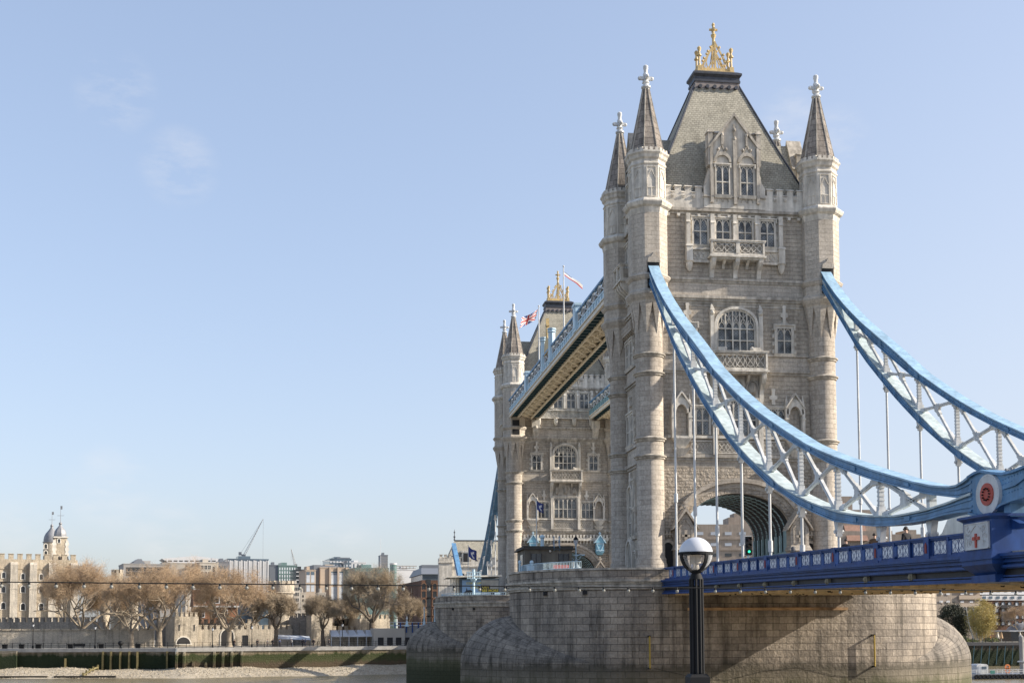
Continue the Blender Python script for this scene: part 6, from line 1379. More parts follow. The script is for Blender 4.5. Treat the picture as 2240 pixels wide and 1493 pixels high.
JI = [0,1,2,14,15,16,18,19,20,3]; JM = {k: i for i, k in enumerate(JI)}
def sub_mesh(ids, grow, mat, name, root):
    ids = [root]+[i for i in ids if i != root]; mp = {k: i for i, k in enumerate(ids)}
    return skin_body([bp_[i] for i in ids], [(mp[a], mp[b]) for a, b in be_ if a in mp and b in mp], [(br_[i]+grow) for i in ids], mat, name)
COATS = [plain('dark_coat', (.02,.02,.025), .9), plain('grey_coat', (.10,.10,.11), .9), plain('blue_coat', (.03,.05,.11), .9), plain('brown_coat', (.10,.06,.035), .9), plain('pale_coat', (.45,.42,.38), .9), plain('orange_vest', (.6,.16,.03), .8)]
COAT = [sub_mesh(JI, .028, c, 'coat', 0) for c in COATS]; TROU = sub_mesh([0,6,7,8,10,11,12], .016, plain('dark_trousers', (.03,.03,.04), .9), 'trousers', 0)
m = MB(); m.lathe(0, -.02, [(.02,1.785),(.06,1.772),(.09,1.735),(.1,1.69),(.098,1.66),(.07,1.65)], 12); h_ = m.build('hair', M['hair']); HAIR = h_.data; D.objects.remove(h_)
HOOD = None
def person(x, y, z, coat, label, rz=0, sc=1.0, hair=True, group=None):
    r = D.objects.new('person', BODY); COL.objects.link(r); r.location = (x, y, z); r.rotation_euler.z = rz; r.scale = (sc,)*3; tag(r, label, 'person', group); OFF[r] = Vector((0,0,0))
    for me, nm in ((COAT[coat], 'coat'), (TROU, 'trousers'))+(((HAIR, 'hair'),) if hair else ()):
        o = D.objects.new(nm, me); COL.objects.link(o); o.parent = r; OFF[o] = Vector((0,0,0))
    return r
fz = lambda y: RAIL(y)-.9
p_ = person(-6.6, -51.3, fz(-51.3)-.1, 0, 'man in dark coat with headphones seen from behind on the deck', PI*1.1, 1.0)
m = MB(); q = [(.125*math.cos(t*PI/10), -.02, 1.68+.13*math.sin(t*PI/10)) for t in range(11)]; m.path(q, .018, 5)
for s in (-1, 1): m.tube((s*.1,-.02,1.66),(s*.15,-.02,1.66),.05,.05,8)
m.build('headphones', M['black'], p_)
p_ = person(-6.4, -35.2, fz(-35.2)-.35, 1, 'person in a grey hooded coat walking on the deck near the arch', PI*.6, 1.0, False)
m = MB(); m.lathe(0, .0, [(.17,1.46),(.15,1.55),(.14,1.68),(.11,1.78),(.03,1.83)], 12); m.build('hood', COATS[1], p_)
person(-6.3, -46.9, fz(-46.9)-.15, 3, 'person with brown coat just showing over the blue parapet', 2.6)
person(-5.9, -42.2, fz(-42.2)-.2, 0, 'person in dark clothes by the second traffic light', 2.9)
WG = 'people strolling on the wharf'
for i, (u, c, lab) in enumerate(((563,0,'person in dark coat left of the pushchair group on the wharf'),(585,1,'person in grey coat on the wharf by the small bare tree'),(596,0,'dark figure beside the small dark-trunked tree'),(612,2,'person in blue coat right of that tree'),(638,4,'person in pale coat on the wharf'),(662,0,'dark-coated person on the wharf before the shaded wall'),(668,2,'blue-coated person walking close to a companion'),(686,0,'lone dark-coated person under the square tower'),(720,0,'broad dark figure right of the forked tree'),(513,3,'person in brown coat by the arched doorway'))):
    Y = 170.5+4*((u-500)/430)+3.5; x = px(u, Y); person(x, Y, GZ, c, lab, i*1.3, 1.0, True, WG)
Y = 181; person(px(2167, Y), Y, GZ, 5, 'person in an orange top on the right bank by the bush', 1.0)

# ------------------------------------------------------------------ bank furniture
def rail_run(name, label, us, Ys, h, mat, every=1.6):
    root = thing(name, (px(us[0], Ys[0]), Ys[0], GZ), label, 'railing'); a = Vector((px(us[0], Ys[0]), Ys[0], GZ)); b = Vector((px(us[1], Ys[1]), Ys[1], GZ)); n = int((b-a).length/every); m = MB()
    for zz in (h, h*.55, h*.15): m.bar(a+Vector((0,0,zz)), b+Vector((0,0,zz)), .05, .05)
    m.build('rail', mat, root); step = max(1, -(-n//95)); pm = None
    for i in range(0, n+1, step):
        p = a.lerp(b, i/n)
        if pm is None:
            q = MB(); q.box(p.x-.05, p.x+.05, p.y-.05, p.y+.05, GZ, GZ+h+.08); o = q.build('post', mat, root); pm = o.data; p0 = p
        else: inst(pm, 'post', root, p-p0)
    return root
rail_run('wharf_railing', 'black railing along the wharf in front of the grey wall', (-40, 384), (wy(-40)+.8, wy(384)+.8), 1.15, M['black'])
rail_run('wharf_railing', 'black railing on the wharf beneath the bare trees', (390, 900), (165, 176.6), 1.15, M['black'])
rail_run('bank_railing', 'thin railing on top of the right bank wall', (2040, 2300), (178.6, 178.6), 1.1, M['navy'])
def lamp(u, Y, h, label, mat=None, zb=GZ, group='lamp posts on the bank'):
    x = px(u, Y); mat = mat or M['black']; root = thing('lamp_post', (x, Y, zb), label, 'lamp post', group); m = MB()
    m.lathe(x, Y, [(.2,zb),(.2,zb+.5),(.1,zb+.7),(.06,zb+h-.8),(.1,zb+h-.75),(.1,zb+h-.6)], 8); m.build('post', mat, root)
    m = MB(); m.lathe(x, Y, [(.1,zb+h-.6),(.22,zb+h-.2),(.22,zb+h-.1)], 6); m.build('lantern', M['wpale'], root); m = MB(); m.lathe(x, Y, [(.26,zb+h-.1),(.1,zb+h+.1),(.03,zb+h+.3)], 6); m.build('lantern_cap', mat, root); return root
lamp(72, wy(72)+2.5, 5.2, 'black lamp post on the wharf before the grey wall at left'); lamp(551, 173, 4.6, 'black lamp post right of the arched doorway'); lamp(208, wy(208)+2.5, 4.6, 'black lamp post before the grey wall under the pale-barked tree'); lamp(465, 172, 4.2, 'slim lamp post left of the arched doorway'); lamp(749, 178, 5.0, 'lamp post in front of the glass canopy')
for i, u in enumerate((11, 48, 85, 154, 222, 302)):
    Y = wy(u)+2; x = px(u, Y); m = MB(); m.frus((x-.45,x+.45,Y-.4,Y+.3),(x-.5,x+.5,Y-.5,Y+.4),GZ,GZ+.8); m.box(x-.55,x+.55,Y-.55,Y+.45,GZ+.8,GZ+.95); root = m.build('litter_bin', M['black']); tag(root, 'small black bin on the wharf by the railing', 'bin', 'black bins along the wharf')
Y = wy(173)+2; x = px(173, Y); root = thing('bench', (x, Y, GZ), 'dark bench on the wharf in front of the grey wall', 'bench'); m = MB(); m.box(x-1.2,x+1.2,Y-.3,Y+.2,GZ+.42,GZ+.5); m.build('seat', M['black'], root); m = MB(); m.box(x-1.2,x+1.2,Y+.2,Y+.28,GZ+.5,GZ+1.0); m.build('backrest', M['black'], root)
for s in (-1, 1): m = MB(); m.box(x+s*1.0-.05,x+s*1.0+.05,Y-.25,Y+.2,GZ,GZ+.42); m.build('leg', M['black'], root)
x = px(264, 168); root = thing('mooring_ball', (x, 168, GZ), 'large round black ball on the wharf near the wide round tower', 'ornament'); m = MB(); m.ball((x,168,GZ+1.1), .55, 16, 10); m.build('ball', M['black'], root); m = MB(); m.lathe(x,168,[(.3,GZ),(.2,GZ+.3),(.12,GZ+.6)],10); m.build('stem', M['black'], root)
# canopy and kiosk buildings below the big tree
F = Face(725, 184, 8); root = thing('glass_canopy', F.T(0,0,GZ), 'white-framed canopy with sloping glazed roof beside the big tree', 'canopy'); s1 = F.s(820); za, zb_ = F.z(770,1391), F.z(770,1377); m = MB(F.T)
for k in range(5):
    a = k*s1/5; m.add([(a,.2,za),(a+s1/5,.2,za),(a+s1/5-.3,-3,zb_),(a+.3,-3,zb_)], [(0,1,2,3)])
m.build('glazed_roof', M['wpale'], root); m = MB(F.T)
for k in range(6): a = k*s1/5; m.box(a-.07, a+.07, .1, .24, GZ, za); m.bar((a,.2,za),(a,-3,zb_),.1,.1)
m.box(0, s1, .1, .24, za-.1, za+.1); m.build('frame', M['wfin'], root); m = MB(F.T); m.box(0, s1, -3.2, -3, GZ, zb_); m.build('back_wall', M['ragpale'], root)
F = Face(640, 189, 8); root = thing('glass_canopy', F.T(0,0,GZ), 'low white canopy roof in front of the shaded wall', 'canopy'); s1 = F.s(680); m = MB(F.T); za = F.z(660,1396); m.add([(-4,0,za),(s1,0,za-.3),(s1,-3,za+.6),(-4,-3,za+1)], [(0,1,2,3)]); m.build('glazed_roof', M['wpale'], root); m = MB(F.T)
for a in (-3.8, 0, s1-.2): m.box(a, a+.12, -.2, -.08, GZ, za-.3)
m.build('frame', M['wfin'], root)
F = Face(818, 182, 6); root = thing('ticket_office', F.T(0,0,GZ), 'low pale flat-roofed building with square openings behind the big tree trunk', 'building'); s1 = F.s(886); z = F.z(850, 1373); m = MB(F.T); m.box(0, s1, -6, 0, GZ, z); m.box(s1, F.s(960), -6, -.5, GZ, F.z(900,1385)); m.build('office_wall', M['conc'], root)
for u in (833, 853, 872, 893): m = MB(F.T); c = F.s(u); m.box(c-.65, c+.65, -.3, .04, GZ+.2, F.z(u, 1393)); m.build('opening', M['dark'], root)
# north quay with blue posts and lamps
F = Face(852, 183, 0); root = thing('quay_wall', F.T(0,0,GZ), 'concrete approach wall with blue posts and rail left of the farther pier', 'wall'); s1 = F.s(1000); z = F.z(900, 1369); m = MB(F.T); m.box(F.s(886), s1, -3, 0, GZ, z); m.build('approach_wall', M['conc2'], root); m = MB(F.T); m.box(0, s1, -.3, .1, z+.1, z+.35); m.box(0, s1, -.1, .1, z+.9, z+1.0); m.build('approach_rail', M['white'], root)
for u in (864, 876, 889, 902, 915, 929, 942): m = MB(F.T); c = F.s(u); m.box(c-.14, c+.14, .05, .35, z-1.4, z+.9); m.build('blue_post', M['royal'], root)
for u, h, lab in ((890, 2.2, 'short blue post with a conical top by the bare twigs'), (928, 4.4, 'blue lamp post with white lantern left of the farther pier'), (951, 4.6, 'blue lamp post with white lantern touching the farther pier edge')):
    x = px(u, 182.4); root = thing('blue_lamp_post', (x, 182.4, z), lab, 'lamp post', 'blue lamp posts on the approach'); m = MB(); m.lathe(x, 182.4, [(.5,z),(.35,z+.4),(.16,z+1.2),(.1,z+h-.9),(.18,z+h-.8)], 8); m.build('post', M['paleblue'], root); m = MB(); m.lathe(x, 182.4, [(.1,z+h-.8),(.25,z+h-.4),(.12,z+h-.1),(.04,z+h+.2)], 8); m.build('lantern', M['white'], root)

# ------------------------------------------------------------------ things on the near pier
ZP = 13.2
CAB = []
root = thing('control_cabin', (-16.4, -3.5, ZP), 'small grey stone control cabin with flat roof and dark windows on the nearer pier', 'cabin')
m = MB(); m.box(-18.5, -14.35, -6, -1.5, ZP, 16.0); m.build('cabin_wall', plain('cabin_stone', (.17,.155,.13), .9, 0, .2, 1, .2, .25, .2), root)
m = MB(); m.box(-18.75, -14.1, -6.25, -1.25, 16.0, 16.12); m.box(-18.6, -14.25, -6.1, -1.4, 16.12, 16.3); m.build('cabin_roof', plain('dark_roof', (.05,.045,.04), .8), root)
for x in (-17.5, -15.1):
    m = MB(); m.box(x-.42, x+.42, -6.04, -5.9, 14.6, 15.62); o = m.build('window', M['wdark'], root); m = MB(); m.box(x-.03, x+.03, -6.07, -6.03, 14.6, 15.62)
    for a in (x-.46, x+.42): m.box(a, a+.05, -6.08, -5.95, 14.55, 15.66)
    m.build('frame', M['navy'], o)
m = MB(); m.box(-18.54, -18.4, -5.0, -3.6, 14.6, 15.62); m.build('window', M['wdark'], root)
m = MB(); m.ball((-16.3,-6.15,15.85), .1, 8, 6); m.build('wall_lamp', M['cream'], root)
def pipe_thing(label, x, y, z0, z1, r):
    root = thing('vent_post', (x, y, z0), label, 'post', 'pale blue posts on the pier'); m = MB(); m.lathe(x, y, [(r,z0),(r,z1-.25),(r*1.5,z1-.2),(r*1.5,z1-.08),(r*1.2,z1),(r*.5,z1+.05)], 10); m.build('shaft', M['paleblue'], root); m = MB(); m.lathe(x, y, [(r*1.4,z0),(r*1.4,z0+.15),(r,z0+.2)], 10); m.build('foot', M['paleblue'], root)
pipe_thing('pale blue vent post standing on the cabin roof', -16.55, -3.5, 16.3, 17.4, .16); P = at(1137, 1226, -.8); pipe_thing('short pale blue post at the left end of the pier fence', P.x, -.8, ZP, P.z, .09); P = at(1163, 1226, -2.4); pipe_thing('pale blue post in front of the cabin', P.x, -2.4, ZP, P.z, .11)
root = thing('roof_ladder', (-15.7, -5.6, 16.3), 'pale blue ladder hoops on the cabin roof', 'ladder'); m = MB()
for x in (-15.95, -15.45):
    m.path([(x,-5.7,15.9),(x,-6.2,15.95),(x,-6.2,17.1),(x,-5.7,17.15),(x,-5.7,16.3)], .03, 5)
m.build('hoop', M['blue'], root); m = MB()
for z in (16.0, 16.4, 16.8): m.tube((-15.95,-6.2,z),(-15.45,-6.2,z),.02,.02,5)
m.build('rung', M['blue'], root)
def flag3(x, y, z0, z1, label, W, H, group, blue='flagblue'):
    root = thing('flagpole', (x, y, z0), label, 'flag', group); m = MB(); m.tube((x,y,z0),(x,y,z1),.05,.035,8); m.ball((x,y,z1+.05),.07,8,6); m.build('pole', M['white'], root)
    flagmesh(root, (x+.04, y, z1-.05), (.8,.1,-.55), (0,0,-1), W, H, [M['flagblue'], M['flagwhite']], 18, 14, .15, lambda a, b: 1 if (abs(a-.5-.12*math.sin(b*9)) < .09 and .18 < b < .86) or (abs(b-.4) < .06 and .3 < a < .68) else 0); return root
flag3(-17.0, -3.2, 16.3, 20.6, 'dark blue flag with white emblem on the cabin flagpole', .8, .8, 'small dark blue flags on the piers')
root = thing('pier_fence', (-17, -7, ZP), 'pale blue mesh fence with a red board on top of the nearer pier', 'fence'); m = MB(); S_ = outline(8.4, 9.6); ids = [p for p in S_ if p[0] < -14.2 and p[1] < 3]
for z in (14.85, 14.3): m.path([(p[0], p[1], z) for p in ids], .03, 5)
for a, b in zip(ids, ids[1:]):
    n = max(2, int(math.dist(a, b)/.14))
    for k in range(n): q = (a[0]+(b[0]-a[0])*k/n, a[1]+(b[1]-a[1])*k/n); m.tube((q[0], q[1], ZP), (q[0], q[1], 14.85), .018, .018, 4)
m.build('mesh', M['paleblue'], root); m = MB(); m.box(-16.1, -14.8, -5.2, -5.12, 14.2, 14.68); m.build('red_board', M['red'], root)
m = MB(); m.box(-17.9, -17.3, -2.6, -2.0, ZP, 14.75); m.build('corner_box', M['paleblue'], root)
root = thing('ornate_lamp_post', (-13.85, -5.2, ZP), 'pale blue ornate lamp post with black lantern beside the cabin', 'lamp post'); m = MB(); x, y = -13.85, -5.2
m.lathe(x, y, [(.2,ZP),(.2,13.8),(.12,14.0),(.1,15.4),(.17,15.5),(.08,15.6),(.05,16.4)], 8)
for s in (-1, 1): m.path([(x,y,15.5),(x+s*.35,y,15.62),(x+s*.7,y,15.55)], .05, 5); m.path([(x,y,15.1),(x+s*.25,y,15.2),(x+s*.45,y,15.45)], .03, 5); m.ball((x+s*.72,y,15.58), .08, 6, 5)
m.build('post', M['paleblue'], root); m = MB(); m.lathe(x, y, [(.08,16.35),(.2,16.85),(.22,16.9)], 6); m.build('lantern', M['wpale'], root); m = MB(); m.lathe(x, y, [(.26,16.9),(.14,17.1),(.05,17.25),(.02,17.4)], 6); m.build('lantern_cap', M['black'], root)
for o in list(COL.objects):
    if o.parent is None and (o.name.split('.')[0] in ('control_cabin', 'roof_ladder', 'ornate_lamp_post') or o.get('label', '').startswith(('pale blue vent post standing', 'dark blue flag with white emblem on the cabin'))):
        o.location += Vector((.57, 4.8, .2))
# ------------------------------------------------------------------ things on the far pier
yb = 82.3-4.5
F = Face(1010, yb, 0); root = thing('visitor_pavilion', F.T(0,0,ZP), 'glazed pavilion with curved flat roof and photo banners on the farther pier', 'pavilion'); zr = F.z(1000, 1261); s0, s1 = F.s(1005), F.s(1093)
m = MB(F.T); m.box(s0, s1, -6, 0, ZP, zr-.2); m.build('glazed_wall', M['wglass'], root)
m = MB(F.T); m.prism([(F.s(977), zr-.12), (F.s(1094)+.2, zr+.05), (F.s(1094)+.2, zr+.25), (F.s(990), zr+.15)], -6, 1.0); m.build('curved_roof', M['cream'], root)
for k in range(5): m = MB(F.T); c = F.s(987+5*k); m.lathe(*(F.T(c,0,0)[:2]), [(.14,ZP),(.14,zr-.15)], 8) if 0 else m.box(c-.1, c+.1, -.5, -.3, ZP, zr-.1); m.build('column', M['cream'], root)
Mban = [plain('banner_sky', (.26,.40,.60), .6, 0, .15, .3), plain('banner_grey', (.36,.35,.33), .6, 0, .3, .8), plain('banner_dark', (.045,.045,.05), .6, 0, .3, .8), plain('banner_yellow', (.85,.66,.10), .6)]
def banner(u0, u1, v0, v1, mat, o=.06, nm='banner'): m = MB(F.T); m.box(F.s(u0), F.s(u1), 0, o, F.z(1030, v1), F.z(1030, v0)); return m.build(nm, mat, root)
banner(1011, 1052, 1268, 1303, Mban[0]); banner(1053, 1091, 1268, 1279, Mban[1]); banner(1053, 1072, 1279, 1294, Mban[2]); banner(1072.4, 1091, 1271, 1287, Mban[1], .08); banner(1053, 1091, 1287, 1294, Mban[2], .07); banner(1053, 1074, 1294.5, 1304, M['wpale']); banner(1074.4, 1091, 1296, 1302, Mban[2])
m = MB(F.T); a = F.s(1013); w_ = F.s(1045)-a; m.add([(a+w_*t, .075, F.z(1030, v)) for t, v in ((0,1303),(0,1296),(.2,1291),(.24,1283),(.3,1290),(.5,1289),(.75,1293),(1,1298),(1,1303))], [tuple(range(9))]); m.build('skyline_picture', Mban[2], root)
def text(s, u0, u1, v0, v1, mat, parent, o=.1):
    cu = D.curves.new('lettering', 'FONT'); cu.body = s; cu.extrude = .02; cu.offset = .012; t = D.objects.new('lettering', cu); COL.objects.link(t)
    me = D.meshes.new_from_object(t.evaluated_get(bpy.context.evaluated_depsgraph_get())); D.objects.remove(t)
    xs = [v.co.x for v in me.vertices]; ys = [v.co.y for v in me.vertices]; x0, x1, y0, y1 = min(xs), max(xs), min(ys), max(ys)
    A, B_2 = F.s(u0), F.s(u1); Z0, Z1 = F.z(1030, v1), F.z(1030, v0); off = OFF[parent]
    for v in me.vertices:
        q = F.T(A+(v.co.x-x0)/(x1-x0)*(B_2-A), o+v.co.z, Z0+(v.co.y-y0)/(y1-y0)*(Z1-Z0)); v.co = Vector(q)-off
    me.materials.clear(); me.materials.append(mat); ob = D.objects.new('lettering', me); COL.objects.link(ob); ob.parent = parent; return ob
text('COME UP', 1020, 1052, 1272.5, 1277, Mban[3], root); text('LOOK', 1030, 1052, 1280.5, 1286, Mban[3], root); text('OUT', 1055.5, 1070.5, 1280.3, 1285.8, Mban[3], root); text('SEE MORE', 1054.5, 1090.5, 1288, 1293.6, Mban[3], root)
root = thing('pier_fence', (F.P.x-2, yb-1, ZP), 'pale blue glazed railing along the edge of the farther pier', 'fence'); ids = [(p[0], p[1]+82.3) for p in outline(8.4, 9.7) if p[0] < -9 and p[1] < 2]; m = MB()
for zz in (14.6, 14.35): m.path([(p[0], p[1], zz) for p in ids], .03, 5)
for a_, b_ in zip(ids, ids[1:]):
    for k in range(4): q = (a_[0]+(b_[0]-a_[0])*k/4, a_[1]+(b_[1]-a_[1])*k/4); m.tube((q[0], q[1], ZP), (q[0], q[1], 14.6), .025, .025, 4)
m.build('rail', M['paleblue'], root); m = MB()
for a_, b_ in list(zip(ids, ids[1:]))[2:-1]: m.add([(a_[0],a_[1],13.6),(b_[0],b_[1],13.6),(b_[0],b_[1],14.3),(a_[0],a_[1],14.3)], [(0,1,2,3)])
m.build('blue_screen', M['tealpale'], root)
for u in (1043, 1085): m = MB(F.T); c = F.s(u); m.box(c-.4, c+.4, .2 if u < 1000 else 1.2, .8 if u < 1000 else 1.9, ZP, 15.0 if u < 1000 else 14.7); m.build('box', M['paleblue'], root)
root = thing('lookout_mast', F.T(F.s(1035), .8, ZP), 'pale blue mast with a railed crow platform on the farther pier', 'mast'); c = F.T(F.s(1035), .8, 0); zp = F.z(1035, 1266); m = MB(); m.lathe(c[0], c[1], [(.3,ZP),(.2,14.6),(.18,zp-.5),(.5,zp-.1),(.5,zp)], 10); m.tube((c[0],c[1],zp),(c[0],c[1],F.z(1035,1245)),.25,.2,8); m.build('mast_post', M['paleblue'], root)
m = MB(); 
for z in (zp+.05, zp+.5, zp+1.0): m.path([(c[0]-1,c[1]-.6,z),(c[0]+1,c[1]-.6,z),(c[0]+1,c[1]+.6,z),(c[0]-1,c[1]+.6,z),(c[0]-1,c[1]-.6,z)], .04, 4)
for k in range(9): m.tube((c[0]-1+k*.25,c[1]-.6,zp),(c[0]-1+k*.25,c[1]-.6,zp+1),.03,.03,4)
m.build('platform_rail', M['paleblue'], root)
q = F.T(F.s(1026), -1, 0); flag3(q[0], q[1], ZP, F.z(1026, 1192), 'dark blue flag with white emblem over the pavilion on the farther pier', 1.6, 1.5, 'small dark blue flags on the piers')
person(*F.T(F.s(1106), .6, ZP+.9), 2, 'person in blue coat at the right end of the farther pier pavilion', 1.2); 
# ------------------------------------------------------------------ on the deck
def signal(x, y, zt, label, green):
    zb = RAIL(y)-1.0; root = thing('traffic_light', (x, y, zb), label, 'traffic light', 'traffic lights on the deck'); m = MB(); m.tube((x,y,zb),(x,y,zt-1.2),.07,.07,8); m.build('post', M['paleblue'], root)
    m = MB(); m.box(x-.24, x+.24, y-.02, y+.02, zt-1.3, zt+.06); m.build('backing_board', M['white'], root); m = MB(); m.box(x-.2, x+.2, y-.2, y+.1, zt-1.25, zt); h = m.build('housing', M['black'], root)
    for k, nm in enumerate(('red', 'amber', 'green')):
        z = zt-.22-k*.4; m = MB(); m.tube((x, y-.2, z), (x, y-.22, z), .085, .085, 14)
        if nm == 'green' and green:
            g, nt, b, new, ln = newmat('lit_green'); b.inputs['Base Color'].default_value = (.02,.4,.2,1); b.inputs['Emission Color'].default_value = (.05,1,.5,1); b.inputs['Emission Strength'].default_value = 1.0; mat = g
        else: mat = plain('unlit_'+nm, {'red': (.06,.01,.01), 'amber': (.06,.035,.005), 'green': (.01,.05,.03)}[nm], .3)
        m.build(nm+'_lens', mat, h)
        m = MB(); m.strip([(x+.14*math.cos(t*PI/6), z+.14*math.sin(t*PI/6)) for t in range(7)], [(x+.16*math.cos(t*PI/6), z+.16*math.sin(t*PI/6)) for t in range(7)], y-.42, y-.2); m.build('visor', M['black'], h)
signal(-6.65, -27.4, 15.5, 'traffic light showing green in front of the road arch', True)
P = at(1845, 1197, -40.5); signal(P.x, -40.5, P.z, 'second traffic light, dark, just over the parapet right of the tower', False)
P = at(2085, 1160, -55); root = thing('delivery_van', (P.x+1, -55, RAIL(-55)-1.02), 'white van on the deck, only its rounded roof over the parapet', 'van'); zb = RAIL(-55)-1.0; x = P.x+1.2
m = MB(); m.prism([(-58.6,zb+.4),(-58.6,zb+1.9),(-58.2,zb+2.15),(-54.2,zb+2.2),(-53.4,zb+1.4),(-52.6,zb+1.15),(-52.5,zb+.4)], x-.95, x+.95, 'x'); m.build('body', M['white'], root)
m = MB(); m.add([(x-.8,-54.15,zb+2.1),(x+.8,-54.15,zb+2.1),(x+.85,-53.4,zb+1.45),(x-.85,-53.4,zb+1.45)], [(0,1,2,3)]); m.build('windscreen', M['wdark'], root)
for sx in (-1, 1):
    for yy in (-57.6, -53.4): m = MB(); m.tube((x+sx*.7,yy,zb+.35),(x+sx*.97,yy,zb+.35),.35,.35,16); m.build('wheel', M['black'], root)
# pigeons by the joint
for i, (yy, lab) in enumerate(((-62.9, 'dark pigeon perched on the blue chain joint'), (-63.3, 'second pigeon on the chain joint, farther right'))):
    m = MB(); z = 15.42; x = -7.7; m.tube((x,yy+.1,z+.12),(x,yy-.08,z+.1),.06,.09,8); m.tube((x,yy-.08,z+.1),(x,yy-.3,z+.04),.08,.02,8); m.ball((x,yy+.13,z+.22),.05,8,6); m.tube((x,yy+.1,z+.12),(x,yy+.13,z+.22),.05,.04,6); m.tube((x,yy+.16,z+.22),(x,yy+.22,z+.2),.015,.004,4); m.tube((x,yy,z),(x,yy,z+.08),.012,.012,4)
    tag(m.build('pigeon', M['slab']), lab, 'bird')
# ------------------------------------------------------------------ right bank pontoon
YP = 106; z = lambda v: at(2180, v, YP).z
root = thing('pontoon', (px(2180, YP), YP, 0), 'floating pontoon with white railing and a row of black tyres', 'pontoon'); xa, xb = px(2100, YP), px(2330, YP); m = MB(); m.box(xa, xb, YP, YP+6, -.4, z(1473)); m.build('float', M['slab'], root); zt = z(1473)
m = MB()
for v in (1464, 1468): m.bar((xa, YP+.2, z(v)), (xb, YP+.2, z(v)), .07, .1)
k = 0
while xa+k*1.0 < xb: m.box(xa+k-.05, xa+k+.05, YP+.15, YP+.25, zt, z(1463)); k += 1
m.build('white_rail', M['white'], root); m = MB(); m.box(px(2165,YP), px(2175,YP), YP+.1, YP+.16, zt+.05, z(1465)); m.build('green_board', plain('green_board', (.05,.2,.17), .6), root)
k = 0
for k in range(14): 
    x = px(2134+9.2*k, YP); m = MB(); n = 18
    o_ = [(x+.42*math.cos(2*PI*j/n), zt-.5+.42*math.sin(2*PI*j/n)) for j in range(n+1)]; i_ = [(x+.22*math.cos(2*PI*j/n), zt-.5+.22*math.sin(2*PI*j/n)) for j in range(n+1)]; m.strip(o_, i_, YP-.3, YP-.02); m.build('tyre', M['black'], root)
for u in (2152,): 
    x0, x1 = px(2140, YP), px(2165, YP); root = thing('kiosk', ((x0+x1)/2, YP+2, zt), 'small white kiosk with a grey window on the pontoon', 'kiosk'); m = MB(); m.prism([(x0,zt),(x1,zt),(x1,z(1454)),(x1-.3,z(1451.5)),(x0+.3,z(1451.5)),(x0,z(1454))], YP+.8, YP+3.2); m.build('cabin', M['white'], root); m = MB(); m.box(px(2151,YP), px(2161,YP), YP+.74, YP+.82, z(1462), z(1456.5)); m.build('window', M['wglass'], root); m = MB(); m.box(px(2143,YP), px(2148,YP), YP+.74, YP+.82, zt+.1, z(1456)); m.build('door', M['wpale'], root)
x = px(2207, YP); root = thing('lifebuoy_stand', (x, YP+1, zt), 'orange lifebuoys on a stand on the pontoon', 'lifebuoy'); m = MB(); m.box(x-.1,x+.1,YP+.9,YP+1.1,zt,z(1455)); m.build('stand', M['white'], root)
for dz in (1458, 1466): m = MB(); n = 18; m.strip([(x+.5*math.cos(2*PI*j/n), z(dz)+.5*math.sin(2*PI*j/n)) for j in range(n+1)], [(x+.28*math.cos(2*PI*j/n), z(dz)+.28*math.sin(2*PI*j/n)) for j in range(n+1)], YP+.7, YP+.88); m.build('buoy', plain('buoy_orange', (.65,.2,.06), .6) if dz == 1458 else D.materials['buoy_orange'], root)
x = px(2234, 108); root = thing('mooring_pile', (x, 108, -3), 'grey mooring pile with a white band at the right edge', 'pile'); m = MB(); m.lathe(x, 108, [(.4,-3),(.4,at(2234,1392,108).z),(.1,at(2234,1388,108).z)], 12); m.build('pile', M['conc2'], root); m = MB(); m.lathe(x, 108, [(.75,at(2234,1447,108).z),(.75,at(2234,1444,108).z)], 12); m.build('collar', M['white'], root)
x = px(2225, 196); root = thing('pavilion', (x, 196, GZ), 'dark riverside pavilion with a pale domed roof at the right edge', 'pavilion'); m = MB(); a, b = px(2212,196), px(2300,196); m.box(a, b, 196, 204, GZ, at(2225,1380,196).z); m.build('pavilion_wall', M['wdark'], root); m = MB(); zz = at(2225,1379,196).z; m.box(a-1, b, 195, 204, zz-.15, zz+.2); m.build('eaves', M['wfin'], root); m = MB(); m.lathe(px(2246,196), 199, [(3.4,zz+.2),(3.0,zz+.9),(1.9,zz+1.6),(.6,zz+2.0)], 20); m.build('dome', M['leadpale'], root)
for u, lab in ((2183, 'white folded parasol left on the right bank terrace'), (2191, 'tan folded parasol on the right bank terrace'), (2232, 'white folded parasol by the domed pavilion')):
    x = px(u, 184); root = thing('parasol', (x, 184, GZ), lab, 'parasol'); m = MB(); m.tube((x,184,GZ),(x,184,GZ+2.4),.04,.04,6); m.build('pole', M['white'], root); m = MB(); m.lathe(x, 184, [(.4,GZ+.9),(.3,GZ+1.6),(.05,GZ+2.5)], 8); m.build('canopy', plain('tan_cloth', (.45,.3,.17), .8) if u == 2191 else M['cream'], root)
